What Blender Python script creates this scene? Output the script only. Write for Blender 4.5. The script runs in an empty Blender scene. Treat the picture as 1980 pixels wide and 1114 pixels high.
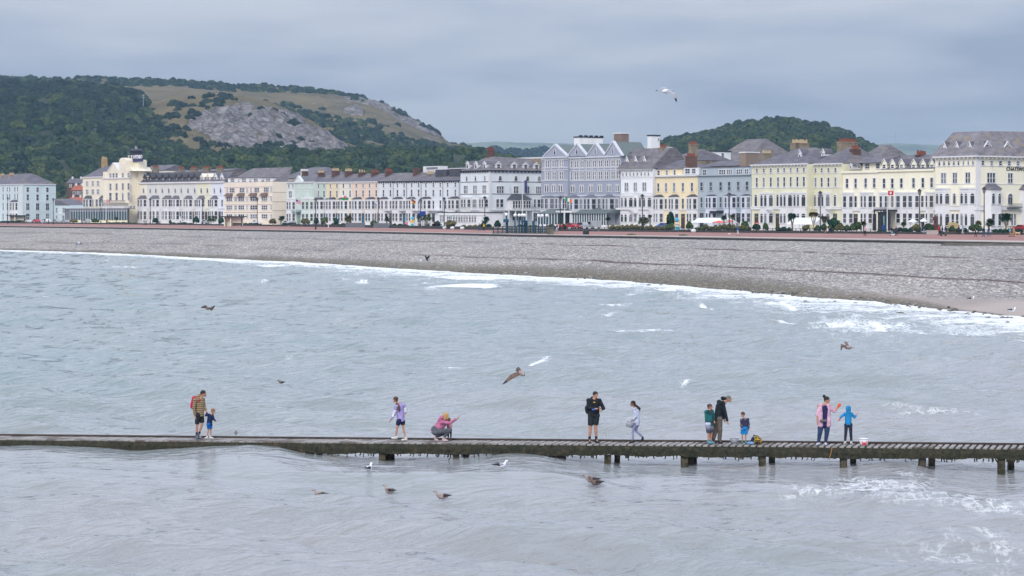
import bpy, math, random
import numpy as np
from mathutils import Vector, Matrix, noise as mnoise
random.seed(7); rng = np.random.default_rng(7)
SC = bpy.context.scene
# ---------------------------------------------------------------- camera
HC, F, CX, YH = 9.6, 4240.0, 990.0, 410.0      # eye height, focal length and horizon in pixels of the 1980 px photo
cam = bpy.data.cameras.new('camera'); cam.sensor_width = 36; cam.lens = 36*F/1980
cam.shift_y = -(557-YH)/1980; cam.clip_start = 1; cam.clip_end = 60000
co = bpy.data.objects.new('camera', cam); SC.collection.objects.link(co)
co.location = (0, 0, HC); co.rotation_euler = (math.radians(90), 0, 0); SC.camera = co
# ---------------------------------------------------------------- sky
SUN_EL, SUN_AZ = math.radians(36), math.radians(200)   # azimuth clockwise from +Y : behind the camera, to its left
w = bpy.data.worlds.new('World'); SC.world = w; w.use_nodes = True
nt = w.node_tree; nt.nodes.clear(); N = nt.nodes.new; L = nt.links.new
out = N('ShaderNodeOutputWorld'); bg = N('ShaderNodeBackground'); L(bg.outputs[0], out.inputs[0])
sky = N('ShaderNodeTexSky'); sky.sky_type = 'NISHITA'; sky.sun_disc = False
sky.sun_elevation = SUN_EL; sky.sun_rotation = SUN_AZ; sky.altitude = 10; sky.air_density = 1.2; sky.dust_density = 2.0
tc = N('ShaderNodeTexCoord'); sep = N('ShaderNodeSeparateXYZ'); L(tc.outputs['Generated'], sep.inputs[0])
# cloud deck: direction projected on a flat layer, so clouds flatten towards the horizon
dz = N('ShaderNodeMath'); dz.operation = 'ADD'; dz.inputs[1].default_value = 0.11; L(sep.outputs[2], dz.inputs[0])
mx = N('ShaderNodeMath'); mx.operation = 'MAXIMUM'; mx.inputs[1].default_value = 0.02; L(dz.outputs[0], mx.inputs[0])
dv = N('ShaderNodeVectorMath'); dv.operation = 'DIVIDE'; L(tc.outputs['Generated'], dv.inputs[0]); L(mx.outputs[0], dv.inputs[1])
n1 = N('ShaderNodeTexNoise'); n1.inputs['Scale'].default_value = 1.5; n1.inputs['Detail'].default_value = 5; n1.inputs['Roughness'].default_value = .5
L(dv.outputs[0], n1.inputs['Vector'])
n2 = N('ShaderNodeTexNoise'); n2.inputs['Scale'].default_value = 0.5; n2.inputs['Detail'].default_value = 3
mp = N('ShaderNodeMapping'); mp.inputs['Location'].default_value = (3.1, 1.7, 0); L(dv.outputs[0], mp.inputs[0]); L(mp.outputs[0], n2.inputs['Vector'])
av = N('ShaderNodeMath'); av.operation = 'ADD'; L(n1.outputs[0], av.inputs[0]); L(n2.outputs[0], av.inputs[1])
cr = N('ShaderNodeValToRGB'); L(av.outputs[0], cr.inputs[0])
hf = N('ShaderNodeMath'); hf.operation='MULTIPLY'; hf.inputs[1].default_value=.5; L(av.outputs[0], hf.inputs[0]); L(hf.outputs[0], cr.inputs[0])
e = cr.color_ramp.elements
e[0].position = .405; e[0].color = (.285, .35, .49, 1); e[1].position = .58; e[1].color = (.48, .535, .655, 1)
m_ = cr.color_ramp.elements.new(.48); m_.color = (.365, .43, .575, 1)
gr = N('ShaderNodeValToRGB'); L(sep.outputs[2], gr.inputs[0])      # an overcast sky is darker low down, brightest overhead
e = gr.color_ramp.elements; e[0].position = 0; e[0].color = (.53, .64, .77, 1); e[1].position = 1; e[1].color = (2.7, 2.6, 2.3, 1)
for p_, c_ in ((.03, (.60,.70,.81)), (.075, (.83,.87,.91)), (.11, (1.05, 1.05, 1.03)), (.17, (1.72, 1.62, 1.60)), (.3, (2.4, 2.2, 2.1))):
    q = gr.color_ramp.elements.new(p_); q.color = (*c_, 1)
mu = N('ShaderNodeMix'); mu.data_type = 'RGBA'; mu.blend_type = 'MULTIPLY'; mu.inputs[0].default_value = 1; mu.clamp_result = False
L(cr.outputs[0], mu.inputs[6]); L(gr.outputs[0], mu.inputs[7])
ns = N('ShaderNodeMix'); ns.data_type = 'RGBA'; ns.blend_type = 'MULTIPLY'; ns.inputs[0].default_value = 1
L(sky.outputs[0], ns.inputs[6]); ns.inputs[7].default_value = (.1, .1, .1, 1)
fm = N('ShaderNodeMix'); fm.data_type = 'RGBA'; fm.inputs[0].default_value = .93
L(ns.outputs[2], fm.inputs[6]); L(mu.outputs[2], fm.inputs[7]); L(fm.outputs[2], bg.inputs[0]); bg.inputs[1].default_value = 1.0
# ---------------------------------------------------------------- sun through the overcast
sl = bpy.data.lights.new('sun', 'SUN'); sl.energy = 1.5; sl.angle = math.radians(20); sl.color = (1, .95, .87)
so = bpy.data.objects.new('sun', sl); SC.collection.objects.link(so)
sd = Vector((math.sin(SUN_AZ)*math.cos(SUN_EL), math.cos(SUN_AZ)*math.cos(SUN_EL), math.sin(SUN_EL)))
so.rotation_euler = sd.to_track_quat('Z', 'Y').to_euler()
SC.view_settings.view_transform = 'Standard'; SC.view_settings.look = 'None'; SC.view_settings.gamma = 1; SC.view_settings.exposure = 0.22
SC.cycles.volume_bounces = 0; SC.cycles.max_bounces = 8; SC.cycles.transparent_max_bounces = 8

# ---------------------------------------------------------------- helpers
COL = SC.collection
def lin(c): return tuple((x/255/12.92 if x/255 <= .04045 else ((x/255+.055)/1.055)**2.4) for x in c)
MATS = {}
def mat(name, col, rough=.8, var=.12, scale=1.5, bump=0, spec=.3, metal=0, stretch=(1,1,1), var2=None, detail=6):
    """col is linear; var darkens/lightens it with a noise; var2=(colour, threshold) adds blotches"""
    if name in MATS: return MATS[name]
    m = bpy.data.materials.new(name); m.use_nodes = True; nt = m.node_tree; b = nt.nodes['Principled BSDF']
    b.inputs['Roughness'].default_value = rough; b.inputs['Specular IOR Level'].default_value = spec; b.inputs['Metallic'].default_value = metal
    N = nt.nodes.new; L = nt.links.new
    tc = N('ShaderNodeTexCoord'); mp = N('ShaderNodeMapping'); mp.inputs['Scale'].default_value = stretch; L(tc.outputs['Object'], mp.inputs[0])
    n = N('ShaderNodeTexNoise'); n.inputs['Scale'].default_value = scale; n.inputs['Detail'].default_value = detail; n.inputs['Roughness'].default_value = .65
    L(mp.outputs[0], n.inputs['Vector'])
    r = N('ShaderNodeValToRGB'); r.color_ramp.elements[0].position = .3; r.color_ramp.elements[1].position = .7
    r.color_ramp.elements[0].color = tuple(max(0, c*(1-var*1.4)) for c in col[:3])+(1,); r.color_ramp.elements[1].color = tuple(c*(1+var) for c in col[:3])+(1,)
    L(n.outputs[0], r.inputs[0]); last = r.outputs[0]
    if var2:
        c2, th, sc2 = var2
        n3 = N('ShaderNodeTexNoise'); n3.inputs['Scale'].default_value = sc2; n3.inputs['Detail'].default_value = 5; L(mp.outputs[0], n3.inputs['Vector'])
        rr = N('ShaderNodeMapRange'); rr.inputs[1].default_value = th; rr.inputs[2].default_value = th+.08; L(n3.outputs[0], rr.inputs[0])
        mm = N('ShaderNodeMix'); mm.data_type = 'RGBA'; L(rr.outputs[0], mm.inputs[0]); L(last, mm.inputs[6]); mm.inputs[7].default_value = (*c2, 1); last = mm.outputs[2]
    L(last, b.inputs['Base Color'])
    if bump:
        bp = N('ShaderNodeBump'); bp.inputs['Strength'].default_value = bump; bp.inputs['Distance'].default_value = .1; L(n.outputs[0], bp.inputs['Height']); L(bp.outputs[0], b.inputs['Normal'])
    MATS[name] = m; return m

class MB:
    """collects simple solids and links them as ONE mesh object"""
    def __init__(s): s.v = []; s.f = []; s.m = []
    def add(s, vs, fs, mi=0):
        o = len(s.v); s.v += [tuple(v) for v in vs]; s.f += [tuple(i+o for i in f) for f in fs]; s.m += [mi]*len(fs)
    def box(s, x0, x1, y0, y1, z0, z1, mi=0):
        s.add([(x0,y0,z0),(x1,y0,z0),(x1,y1,z0),(x0,y1,z0),(x0,y0,z1),(x1,y0,z1),(x1,y1,z1),(x0,y1,z1)],
              [(0,3,2,1),(4,5,6,7),(0,1,5,4),(1,2,6,5),(2,3,7,6),(3,0,4,7)], mi)
    def prism(s, poly, z0, z1, mi=0):      # poly ccw in xy
        n = len(poly); vs = [(x,y,z0) for x,y in poly]+[(x,y,z1) for x,y in poly]
        s.add(vs, [tuple(range(n))[::-1], tuple(range(n,2*n))]+[(i,(i+1)%n,(i+1)%n+n,i+n) for i in range(n)], mi)
    def prismy(s, poly, y0, y1, mi=0):     # poly in xz, extruded along y
        n = len(poly); vs = [(x,y0,z) for x,z in poly]+[(x,y1,z) for x,z in poly]
        s.add(vs, [tuple(range(n)), tuple(range(n,2*n))[::-1]]+[(i,i+n,(i+1)%n+n,(i+1)%n) for i in range(n)], mi)
    def prismx(s, poly, x0, x1, mi=0):     # poly in yz, extruded along x
        n = len(poly); vs = [(x0,y,z) for y,z in poly]+[(x1,y,z) for y,z in poly]
        s.add(vs, [tuple(range(n))[::-1], tuple(range(n,2*n))]+[(i,(i+1)%n,(i+1)%n+n,i+n) for i in range(n)], mi)
    def hull(s, bot, top, mi=0):           # two quads of (x,y,z)
        s.add(list(bot)+list(top), [(0,3,2,1),(4,5,6,7),(0,1,5,4),(1,2,6,5),(2,3,7,6),(3,0,4,7)], mi)
    def loft(s, path, radii, n=8, mi=0, up=(0,0,1), cap=True):
        """tube along path; radii: r or (rx, ry) with ry along up"""
        P = [Vector(p) for p in path]; up = Vector(up); rings = []; vs = []
        for i, p in enumerate(P):
            t = (P[min(i+1, len(P)-1)]-P[max(i-1, 0)]).normalized()
            a = t.cross(up)
            if a.length < 1e-3: a = t.cross(Vector((1,0,0)))
            a.normalize(); b = a.cross(t).normalized()
            r = radii[i] if isinstance(radii, (list, tuple)) else radii
            rx, ry = r if isinstance(r, (tuple, list)) else (r, r)
            for k in range(n):
                an = 2*math.pi*k/n; vs.append(p+a*rx*math.cos(an)+b*ry*math.sin(an))
        fs = []
        for i in range(len(P)-1):
            for k in range(n):
                k2 = (k+1) % n; fs.append((i*n+k, i*n+k2, (i+1)*n+k2, (i+1)*n+k))
        if cap: fs.append(tuple(range(n))[::-1]); fs.append(tuple((len(P)-1)*n+k for k in range(n)))
        s.add(vs, fs, mi)
    def sphere(s, c, r, n=10, m=7, mi=0, rot=None):
        rx, ry, rz = r if isinstance(r, (tuple, list)) else (r, r, r); c = Vector(c); vs = []; fs = []
        for i in range(m+1):
            th = math.pi*i/m
            for k in range(n):
                ph = 2*math.pi*k/n; v = Vector((rx*math.sin(th)*math.cos(ph), ry*math.sin(th)*math.sin(ph), rz*math.cos(th)))
                if rot: v = rot @ v
                vs.append(c+v)
        for i in range(m):
            for k in range(n):
                k2 = (k+1) % n; fs.append((i*n+k, (i+1)*n+k, (i+1)*n+k2, i*n+k2))
        s.add(vs, fs, mi)
    def mesh(s, name, mats, smooth=False):
        me = bpy.data.meshes.new(name); me.from_pydata(s.v, [], s.f)
        for m in (mats if isinstance(mats, (list, tuple)) else [mats]): me.materials.append(m)
        me.polygons.foreach_set('material_index', s.m)
        if smooth: me.polygons.foreach_set('use_smooth', [True]*len(s.f))
        me.update(); return me
    def build(s, name, mats, parent=None, smooth=False, loc=None, rz=0):
        o = bpy.data.objects.new(name, s.mesh(name, mats, smooth)); COL.objects.link(o); o.parent = parent
        if loc is not None: o.location = loc
        o.rotation_euler.z = rz; return o
def tag(o, label=None, cat=None, group=None, kind=None):
    for k, v in (('label', label), ('category', cat), ('group', group), ('kind', kind)):
        if v: o[k] = v
    return o
def empty(name, loc, rz=0, **k):
    o = bpy.data.objects.new(name, None); COL.objects.link(o); o.location = loc; o.rotation_euler.z = rz; o.empty_display_size = .3
    return tag(o, k.get('label'), k.get('cat'), k.get('group'), k.get('kind'))
def inst(name, mesh, parent=None, loc=(0,0,0), rz=0, scale=1):
    o = bpy.data.objects.new(name, mesh); COL.objects.link(o); o.parent = parent; o.location = loc; o.rotation_euler.z = rz
    o.scale = scale if isinstance(scale, (tuple, list)) else (scale,)*3; return o
def copy_tree(o, parent=None):
    c = o.copy(); COL.objects.link(c); c.parent = parent
    for ch in list(o.children): copy_tree(ch, c)
    return c
def PX(x, y, D): return Vector(((x-CX)/F*D, D, HC-(y-YH)*D/F))     # a photo pixel at distance D
def GP(x, y, z): D = F*(HC-z)/(y-YH); return Vector(((x-CX)/F*D, D, z))   # a photo pixel on the level z
def gmesh(name, V, nr, nc, mats, attrs=None, smooth=True, mask=None):
    """grid mesh from a (nr*nc,3) array"""
    idx = np.arange(nr*nc).reshape(nr, nc); q = np.stack([idx[:-1,:-1], idx[:-1,1:], idx[1:,1:], idx[1:,:-1]], -1).reshape(-1, 4)
    if mask is not None: q = q[mask]
    me = bpy.data.meshes.new(name); me.vertices.add(len(V)); me.vertices.foreach_set('co', np.asarray(V, np.float32).ravel())
    me.loops.add(len(q)*4); me.loops.foreach_set('vertex_index', q.ravel().astype(np.int32))
    me.polygons.add(len(q)); me.polygons.foreach_set('loop_start', np.arange(0, len(q)*4, 4, dtype=np.int32)); me.polygons.foreach_set('loop_total', np.full(len(q), 4, np.int32))
    me.update(calc_edges=True); me.validate()
    if smooth: me.polygons.foreach_set('use_smooth', [True]*len(me.polygons))
    for k, a in (attrs or {}).items():
        at = me.attributes.new(k, 'FLOAT', 'POINT'); at.data.foreach_set('value', np.asarray(a, np.float32).ravel())
    for m in (mats if isinstance(mats, (list, tuple)) else [mats]): me.materials.append(m)
    o = bpy.data.objects.new(name, me); COL.objects.link(o); return o
def vnoise(x, y, seed=0):
    """smooth value noise, vectorised"""
    xi = np.floor(x).astype(np.int64); yi = np.floor(y).astype(np.int64); xf = x-xi; yf = y-yi
    def h(a, b):
        n = (a*374761393+b*668265263+seed*1442695) & 0x7fffffff; n = ((n ^ (n >> 13))*1274126177) & 0x7fffffff; return ((n ^ (n >> 16)) & 0xffff)/65535.0
    u = xf*xf*(3-2*xf); v = yf*yf*(3-2*yf)
    return (h(xi,yi)*(1-u)+h(xi+1,yi)*u)*(1-v)+(h(xi,yi+1)*(1-u)+h(xi+1,yi+1)*u)*v
def fbm(x, y, oct=4, seed=0):
    a = 0; amp = 1; tot = 0
    for i in range(oct): a = a+amp*vnoise(x*2**i+17.3*i, y*2**i+5.1*i, seed+i); tot += amp; amp *= .5
    return a/tot
def curve(pts):
    xs = [p[0] for p in pts]; ys = [p[1] for p in pts]
    return lambda x: np.interp(x, xs, ys)
# the street: L0 is where the frontage line starts, U runs along it, V points inland
L0 = np.array((-193.0, 870.0)); U = np.array((.5744, -.8186)); V_ = np.array((.8186, .5744)); RZ = math.atan2(U[1], U[0]); GZ = 5.5
def s_at(x, d=0):
    k = (x-CX)/F; o = L0+d*V_; return (k*o[1]-o[0])/(U[0]-k*U[1])
def q_at(x, s):
    k = (x-CX)/F; o = L0+s*U; return (k*o[1]-o[0])/(V_[0]-k*V_[1])
def W(s, d, z=GZ): p = L0+s*U+d*V_; return Vector((p[0], p[1], z))
def z_at(y, s, d): return HC-(y-YH)*(L0+s*U+d*V_)[1]/F
# promenade edge line (the sea wall) and the shoreline, both as distance over the photo column
def wall_D(x): return np.interp(x, [-900,-100,0,500,1000,1500,1980,2900], [800,690,660,515,405,345,300,235])
shore_y = curve([(-900,470),(0,483),(200,489),(400,499),(600,508),(800,521),(1000,532),(1200,543),(1400,560),(1600,578),(1700,584),(1800,596),(1900,606),(1980,613),(2400,660),(3000,700)])
WZ = 0.32
def shore_D(x): return F*(HC-WZ)/(shore_y(x)-YH)
# ---------------------------------------------------------------- ground, promenade, beach
def attr_node(nt, name):
    a = nt.nodes.new('ShaderNodeAttribute'); a.attribute_name = name; return a.outputs['Fac']
def mixc(nt, fac, a, b):
    m = nt.nodes.new('ShaderNodeMix'); m.data_type = 'RGBA'
    if isinstance(fac, (int, float)): m.inputs[0].default_value = fac
    else: nt.links.new(fac, m.inputs[0])
    for i, c in ((6, a), (7, b)):
        if isinstance(c, tuple): m.inputs[i].default_value = (*c[:3], 1)
        else: nt.links.new(c, m.inputs[i])
    return m.outputs[2]
def node(nt, t, **k):
    n = nt.nodes.new(t)
    for a, b in k.items():
        if a in n.inputs: n.inputs[a].default_value = b
        else: setattr(n, a, b)
    return n
def mapr(nt, src, a, b, c=0, d=1):
    r = nt.nodes.new('ShaderNodeMapRange'); nt.links.new(src, r.inputs[0])
    for i, v in enumerate((a, b, c, d)): r.inputs[i+1].default_value = v
    return r.outputs[0]
def mathn(nt, op, a, b):
    m = nt.nodes.new('ShaderNodeMath'); m.operation = op
    for i, v in enumerate((a, b)):
        if isinstance(v, (int, float)): m.inputs[i].default_value = v
        else: nt.links.new(v, m.inputs[i])
    return m.outputs[0]

M_GROUND = mat('ground_soil', (.05,.065,.035), .95, .3, .02)
g = MB(); g.add([(-9000,-300,-4),(9000,-300,-4),(9000,12000,-4),(-9000,12000,-4)], [(0,1,2,3)]); tag(g.build('seabed', M_GROUND), kind='structure')
# land sheet behind the promenade edge, out to the horizon
xs = np.arange(-900, 2901, 50.0); v = []
for x in xs:
    D = float(wall_D(x)); k = (x-CX)/F
    v.append((k*(D+6), D+6, GZ-.06)); v.append((k*9000, 9000, GZ-.06))
M_ROAD = mat('asphalt', (.07,.07,.075), .9, .2, .3)
g = MB(); g.add(v, [(2*i, 2*i+2, 2*i+3, 2*i+1) for i in range(len(xs)-1)]); tag(g.build('ground', M_GROUND), kind='structure')
M_PROM = mat('red_promenade_tarmac', (.30,.155,.135), .9, .13, .25, stretch=(1,1,1), var2=((.36,.20,.175), .55, .05))
M_KERB = mat('pale_concrete', (.46,.41,.385), .9, .15, .8)
M_SEAWALL = mat('dark_wet_concrete', (.05,.05,.052), .9, .3, .6)
band = curve([(-900,31),(0,27),(500,20.5),(1000,17),(1980,15.5),(2900,15)])
def prom_back(x): return float(np.interp(x, [-900,0,500,1000,1500,1980,2900], [950,800,640,480,425,392,340]))
def strip(name, f0, f1, z, m, dz=None):
    v = []
    for x in xs:
        k = (x-CX)/F; a, b = f0(x), f1(x); v += [(k*a, a, z), (k*b, b, z)]
    g = MB(); g.add(v, [(2*i, 2*i+2, 2*i+3, 2*i+1) for i in range(len(xs)-1)])
    if dz:   # a face down towards the beach
        v = []
        for x in xs:
            k = (x-CX)/F; a = f0(x); v += [(k*a, a, z-dz), (k*a, a, z)]
        g.add(v, [(2*i, 2*i+2, 2*i+3, 2*i+1) for i in range(len(xs)-1)])
    return tag(g.build(name, m), kind='structure')
kw = lambda x: float(np.interp(x, [-900,0,600,1000,1980,2900], [4,5,6,9,13,13]))
strip('sea_wall', lambda x: float(wall_D(x)), lambda x: float(wall_D(x))+1.0, GZ-.12, M_SEAWALL, 1.4)
strip('pavement_edge', lambda x: float(wall_D(x))+1.0, lambda x: float(wall_D(x))+1.0+kw(x), GZ-.02, M_KERB, .1)
strip('promenade', lambda x: float(wall_D(x))+1.0+kw(x), lambda x: prom_back(x), GZ+.0, M_PROM, .02)
v = []
for s in np.arange(-60, 720, 20): v += [tuple(W(s, -34, GZ-.03)), tuple(W(s, -20, GZ-.03))]
g = MB(); g.add(v, [(2*i, 2*i+2, 2*i+3, 2*i+1) for i in range(len(v)//2-1)]); tag(g.build('road', M_ROAD), kind='structure')
v = []
for s in np.arange(-60, 720, 20): v += [tuple(W(s, -20, GZ+.06)), tuple(W(s, 1, GZ+.06))]
g = MB(); g.add(v, [(2*i, 2*i+2, 2*i+3, 2*i+1) for i in range(len(v)//2-1)]); tag(g.build('pavement', M_KERB), kind='structure')

# pebble beach: columns follow the photo, rows run from below the water line up to the sea wall
cols = np.arange(-900, 2901, 10.0); ts = np.concatenate([np.linspace(-.18, 0, 10)[:-1], np.linspace(0, 1, 150)])
cc, tt = np.meshgrid(cols, ts); Ds = shore_D(cc); Dw = wall_D(cc)+.4
DD = Ds+(Dw-Ds)*tt; XX = (cc-CX)/F*DD
prof = np.interp(tt, [-.18,0,.12,.35,.7,1], [-1.6,WZ-.02,1.25,2.7,4.15,5.05])
sandy = np.interp(cc, [-900,1350,1600,1980,2900], [0,0,.5,1,1])
prof2 = np.interp(tt, [-.18,0,.10,.28,.38,.7,1], [-.7,WZ-.02,.62,1.15,2.35,4.15,5.05])
ZZ = prof*(1-sandy)+prof2*sandy
ZZ += (fbm(XX*.05, DD*.05, 4, 3)-.5)*.5*np.clip(tt*4,0,1)*np.clip((1-tt)*6,0,1)+(fbm(XX*.6, DD*.6, 3, 9)-.5)*.04
ZZ += (fbm(XX*.16, DD*.05, 3, 61)-.5)*.35*np.exp(-(tt/.06)**2)
ZZ += .10*np.exp(-((tt-.52)/.015)**2)*(cc > 400)
# weed lines left by the tides (y over x in the photo), turned into a surface mask
yy = YH+F*(HC-ZZ)/DD
l1 = curve([(-900,440),(200,452),(500,461),(900,468),(1200,476),(1480,485),(1800,496),(1980,503),(2900,550)])
l2 = curve([(-900,455),(0,466),(400,474),(700,488),(1000,500),(1200,507),(1480,520),(1980,546),(2900,600)])
jit = (fbm(XX*.12, DD*.12, 4, 21)-.5)
weed = np.exp(-((yy-l1(cc)+jit*5)/1.0)**2)*np.clip((fbm(XX*.2, DD*.1, 3, 5)-.30)*5, 0, 1)
weed = np.maximum(weed, np.exp(-((yy-l2(cc)+jit*5)/np.interp(cc,[0,900,1400],[1.8,1.3,1.3]))**2)*np.clip((fbm(XX*.2, DD*.1, 3, 8)-np.interp(cc,[500,1100,1300],[.45,.42,.2]))*5, 0, 1))
weed *= np.interp(cc, [-900,700,1150], [.35,.45,1.0])
wet = 1.3*np.clip(1-(tt+jit*.05)/np.interp(cc, [-900,0,500,1000,1400,1700,1980], [.04,.05,.10,.16,.23,.12,.0]), 0, 1)**.55
wet *= np.clip(.4+1.6*fbm(XX*.3, DD*.12, 3, 31), 0, 1)
sand = np.clip((np.interp(cc, [1450,1700,1980,2900], [.02,.13,.25,.35])-tt+jit*.10)*16, 0, 1)*np.clip((cc-1430)/200+jit*1.6, 0, 1)
m = bpy.data.materials.new('pebbles'); m.use_nodes = True; nt = m.node_tree; b = nt.nodes['Principled BSDF']; b.inputs['Roughness'].default_value = .85; b.inputs['Specular IOR Level'].default_value = .2
tcn = nt.nodes.new('ShaderNodeTexCoord')
bmp = nt.nodes.new('ShaderNodeMapping'); bmp.inputs['Scale'].default_value = (2.6, .75, 1.0); nt.links.new(tcn.outputs['Object'], bmp.inputs[0])
vo = node(nt, 'ShaderNodeTexVoronoi', Scale=2.6); nt.links.new(bmp.outputs[0], vo.inputs['Vector'])
vo2 = node(nt, 'ShaderNodeTexVoronoi', Scale=1.2); nt.links.new(bmp.outputs[0], vo2.inputs['Vector'])
s1 = nt.nodes.new('ShaderNodeSeparateColor'); nt.links.new(vo.outputs['Color'], s1.inputs[0])
s2 = nt.nodes.new('ShaderNodeSeparateColor'); nt.links.new(vo2.outputs['Color'], s2.inputs[0])
rr = nt.nodes.new('ShaderNodeValToRGB'); nt.links.new(mathn(nt, 'ADD', mathn(nt, 'MULTIPLY', s1.outputs[0], .62), mathn(nt, 'MULTIPLY', s2.outputs[0], .38)), rr.inputs[0])
el = rr.color_ramp.elements; el[0].position = .08; el[0].color = (.12,.112,.11,1); el[1].position = .92; el[1].color = (.58,.55,.52,1)
for p_, c_ in ((.3,(.215,.20,.195)), (.5,(.30,.28,.265)), (.7,(.365,.34,.32))): q = el.new(p_); q.color = (*c_, 1)
nz = node(nt, 'ShaderNodeTexNoise', Scale=.06, Detail=5.0); nt.links.new(tcn.outputs['Object'], nz.inputs['Vector'])
tone = mixc(nt, mapr(nt, nz.outputs[0], .35, .65), (.90,.89,.90), (1.08,1.07,1.05))
mm = nt.nodes.new('ShaderNodeMix'); mm.data_type = 'RGBA'; mm.blend_type = 'MULTIPLY'; mm.inputs[0].default_value = 1; nt.links.new(rr.outputs[0], mm.inputs[6]); nt.links.new(tone, mm.inputs[7])
n4 = node(nt, 'ShaderNodeTexNoise', Scale=.9, Detail=6.0); nt.links.new(bmp.outputs[0], n4.inputs['Vector'])
wetc = mixc(nt, mapr(nt, n4.outputs[0], .40, .60), (.04,.038,.027), (.20,.175,.13))
sandc = mixc(nt, mapr(nt, nz.outputs[0], .4, .6), (.33,.285,.26), (.40,.345,.315))
c = mixc(nt, attr_node(nt, 'sand'), mm.outputs[2], sandc)
c = mixc(nt, mathn(nt, 'MULTIPLY', attr_node(nt, 'wet'), mapr(nt, n4.outputs[0], .30, .50)), c, wetc)
c = mixc(nt, attr_node(nt, 'weed'), c, (.05,.022,.02))
nt.links.new(c, b.inputs['Base Color'])
bp = node(nt, 'ShaderNodeBump', Strength=.6, Distance=.12); nt.links.new(vo.outputs['Distance'], bp.inputs['Height']); bp.invert = True; nt.links.new(bp.outputs[0], b.inputs['Normal'])
tag(gmesh('beach', np.stack([XX, DD, ZZ], -1).reshape(-1, 3), *cc.shape, m, dict(weed=weed, wet=wet, sand=sand)), kind='structure')

# steps down to the beach at the far right
st = MB(); base = GP(1975, 468, GZ-.3)
for i in range(9): st.box(-13, 14, -i*.75-.75, -i*.75, -i*.17-1.4, -i*.17)
o = st.build('beach_steps', mat('old_steps', (.17,.16,.14), .9, .3, .5)); o.location = PX(1975, 468, 300); o.location.z = GZ-.25; o.rotation_euler.z = math.radians(-52)
tag(o, 'wide concrete steps going down from the promenade to the pebbles', 'steps')
# seaweedy boulders on the water's edge
M_ROCKW = mat('weedy_rock', (.11,.10,.08), .8, .4, 3)
g = MB()
for i in range(260):
    x = rng.uniform(1380, 1985) if i < 190 else rng.uniform(900, 1500); y = shore_y(x)+rng.normal(-3, 4.5) if i < 190 else shore_y(x)-abs(rng.normal(3, 3))
    D = F*(HC-.75)/(y-YH); r = rng.uniform(.07, .20)*(1.0 if rng.random() > .1 else 1.8)
    zz = np.interp(D-shore_D(x), [-8, 0, 20], [.22, .4, .95]); rot = Matrix.Rotation(rng.uniform(0, 6), 3, 'Z')
    g.sphere(((x-CX)/F*D, D, zz), (r*1.5, r, r*.6), 6, 4, 0, rot)
tag(g.build('shore_stones', M_ROCKW), kind='stuff')
# ---------------------------------------------------------------- the sea
cols = np.concatenate([np.arange(-900, -40, 12.0), np.arange(-40, 2021, 3.2), np.arange(2030, 2901, 12.0)])
rows = [34.0]
while rows[-1] < 760: rows.append(rows[-1]*(1.0028 if 56 < rows[-1] < 130 else 1.0052))
rows = np.array(rows); cc, DD = np.meshgrid(cols, rows); XX = (cc-CX)/F*DD
def swell(X, Y):
    z = np.zeros_like(X); r = np.random.default_rng(11)
    for i in range(46):
        lam = 1.3*(13/1.3)**(r.random()); th = math.radians(62)+r.normal(0, .42); k = 2*math.pi/lam
        A = .0125*lam**.82*r.uniform(.5, 1.2)
        fade = np.clip((lam*9-Y*.10)/6, 0.25, 1)
        p = k*(X*math.cos(th)+Y*math.sin(th))+r.uniform(0, 6.3)
        z += A*fade*(np.sin(p)+.18*np.cos(2*p))
    return z
# height of the water along the jetty, read off the photo where it meets the timber
jet_y = curve([(-400,862),(0,864),(100,866),(250,877),(350,873),(420,867),(480,864.5),(540,868),(600,880),(680,888),(750,892),(860,889),(980,879),(1040,880),(1110,891),(1200,899),(1330,899),(1420,902),(1500,901),(1635,908),(1700,902),(1760,900),(1800,912),(1938,924),(2300,922)])
def jet_D(x): return np.interp(x, [-900,0,1980,2900], [82.7,81.3,78.1,76.6])
def water_z(c, X, D):
    u = D-jet_D(c); zj = HC-(jet_y(c)-YH)*(jet_D(c)-.3)/F
    ww = np.exp(-(np.maximum(-u-1, 0)/7.0)**2)*np.exp(-(np.maximum(u, 0)/3.5)**2)
    s = swell(X, D)
    return WZ+s*(1-.75*ww)+(zj-WZ)*ww*np.cos(np.clip(-u, 0, 12)*.10)
ZZ = water_z(cc, XX, DD)
yg = YH+F*(HC-WZ)/DD; sy = shore_y(cc); dy = yg-sy        # rows below the water's edge, in the photo
dist = shore_D(cc)-DD
foam = np.zeros_like(XX)
crest = np.zeros_like(XX)
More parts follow.
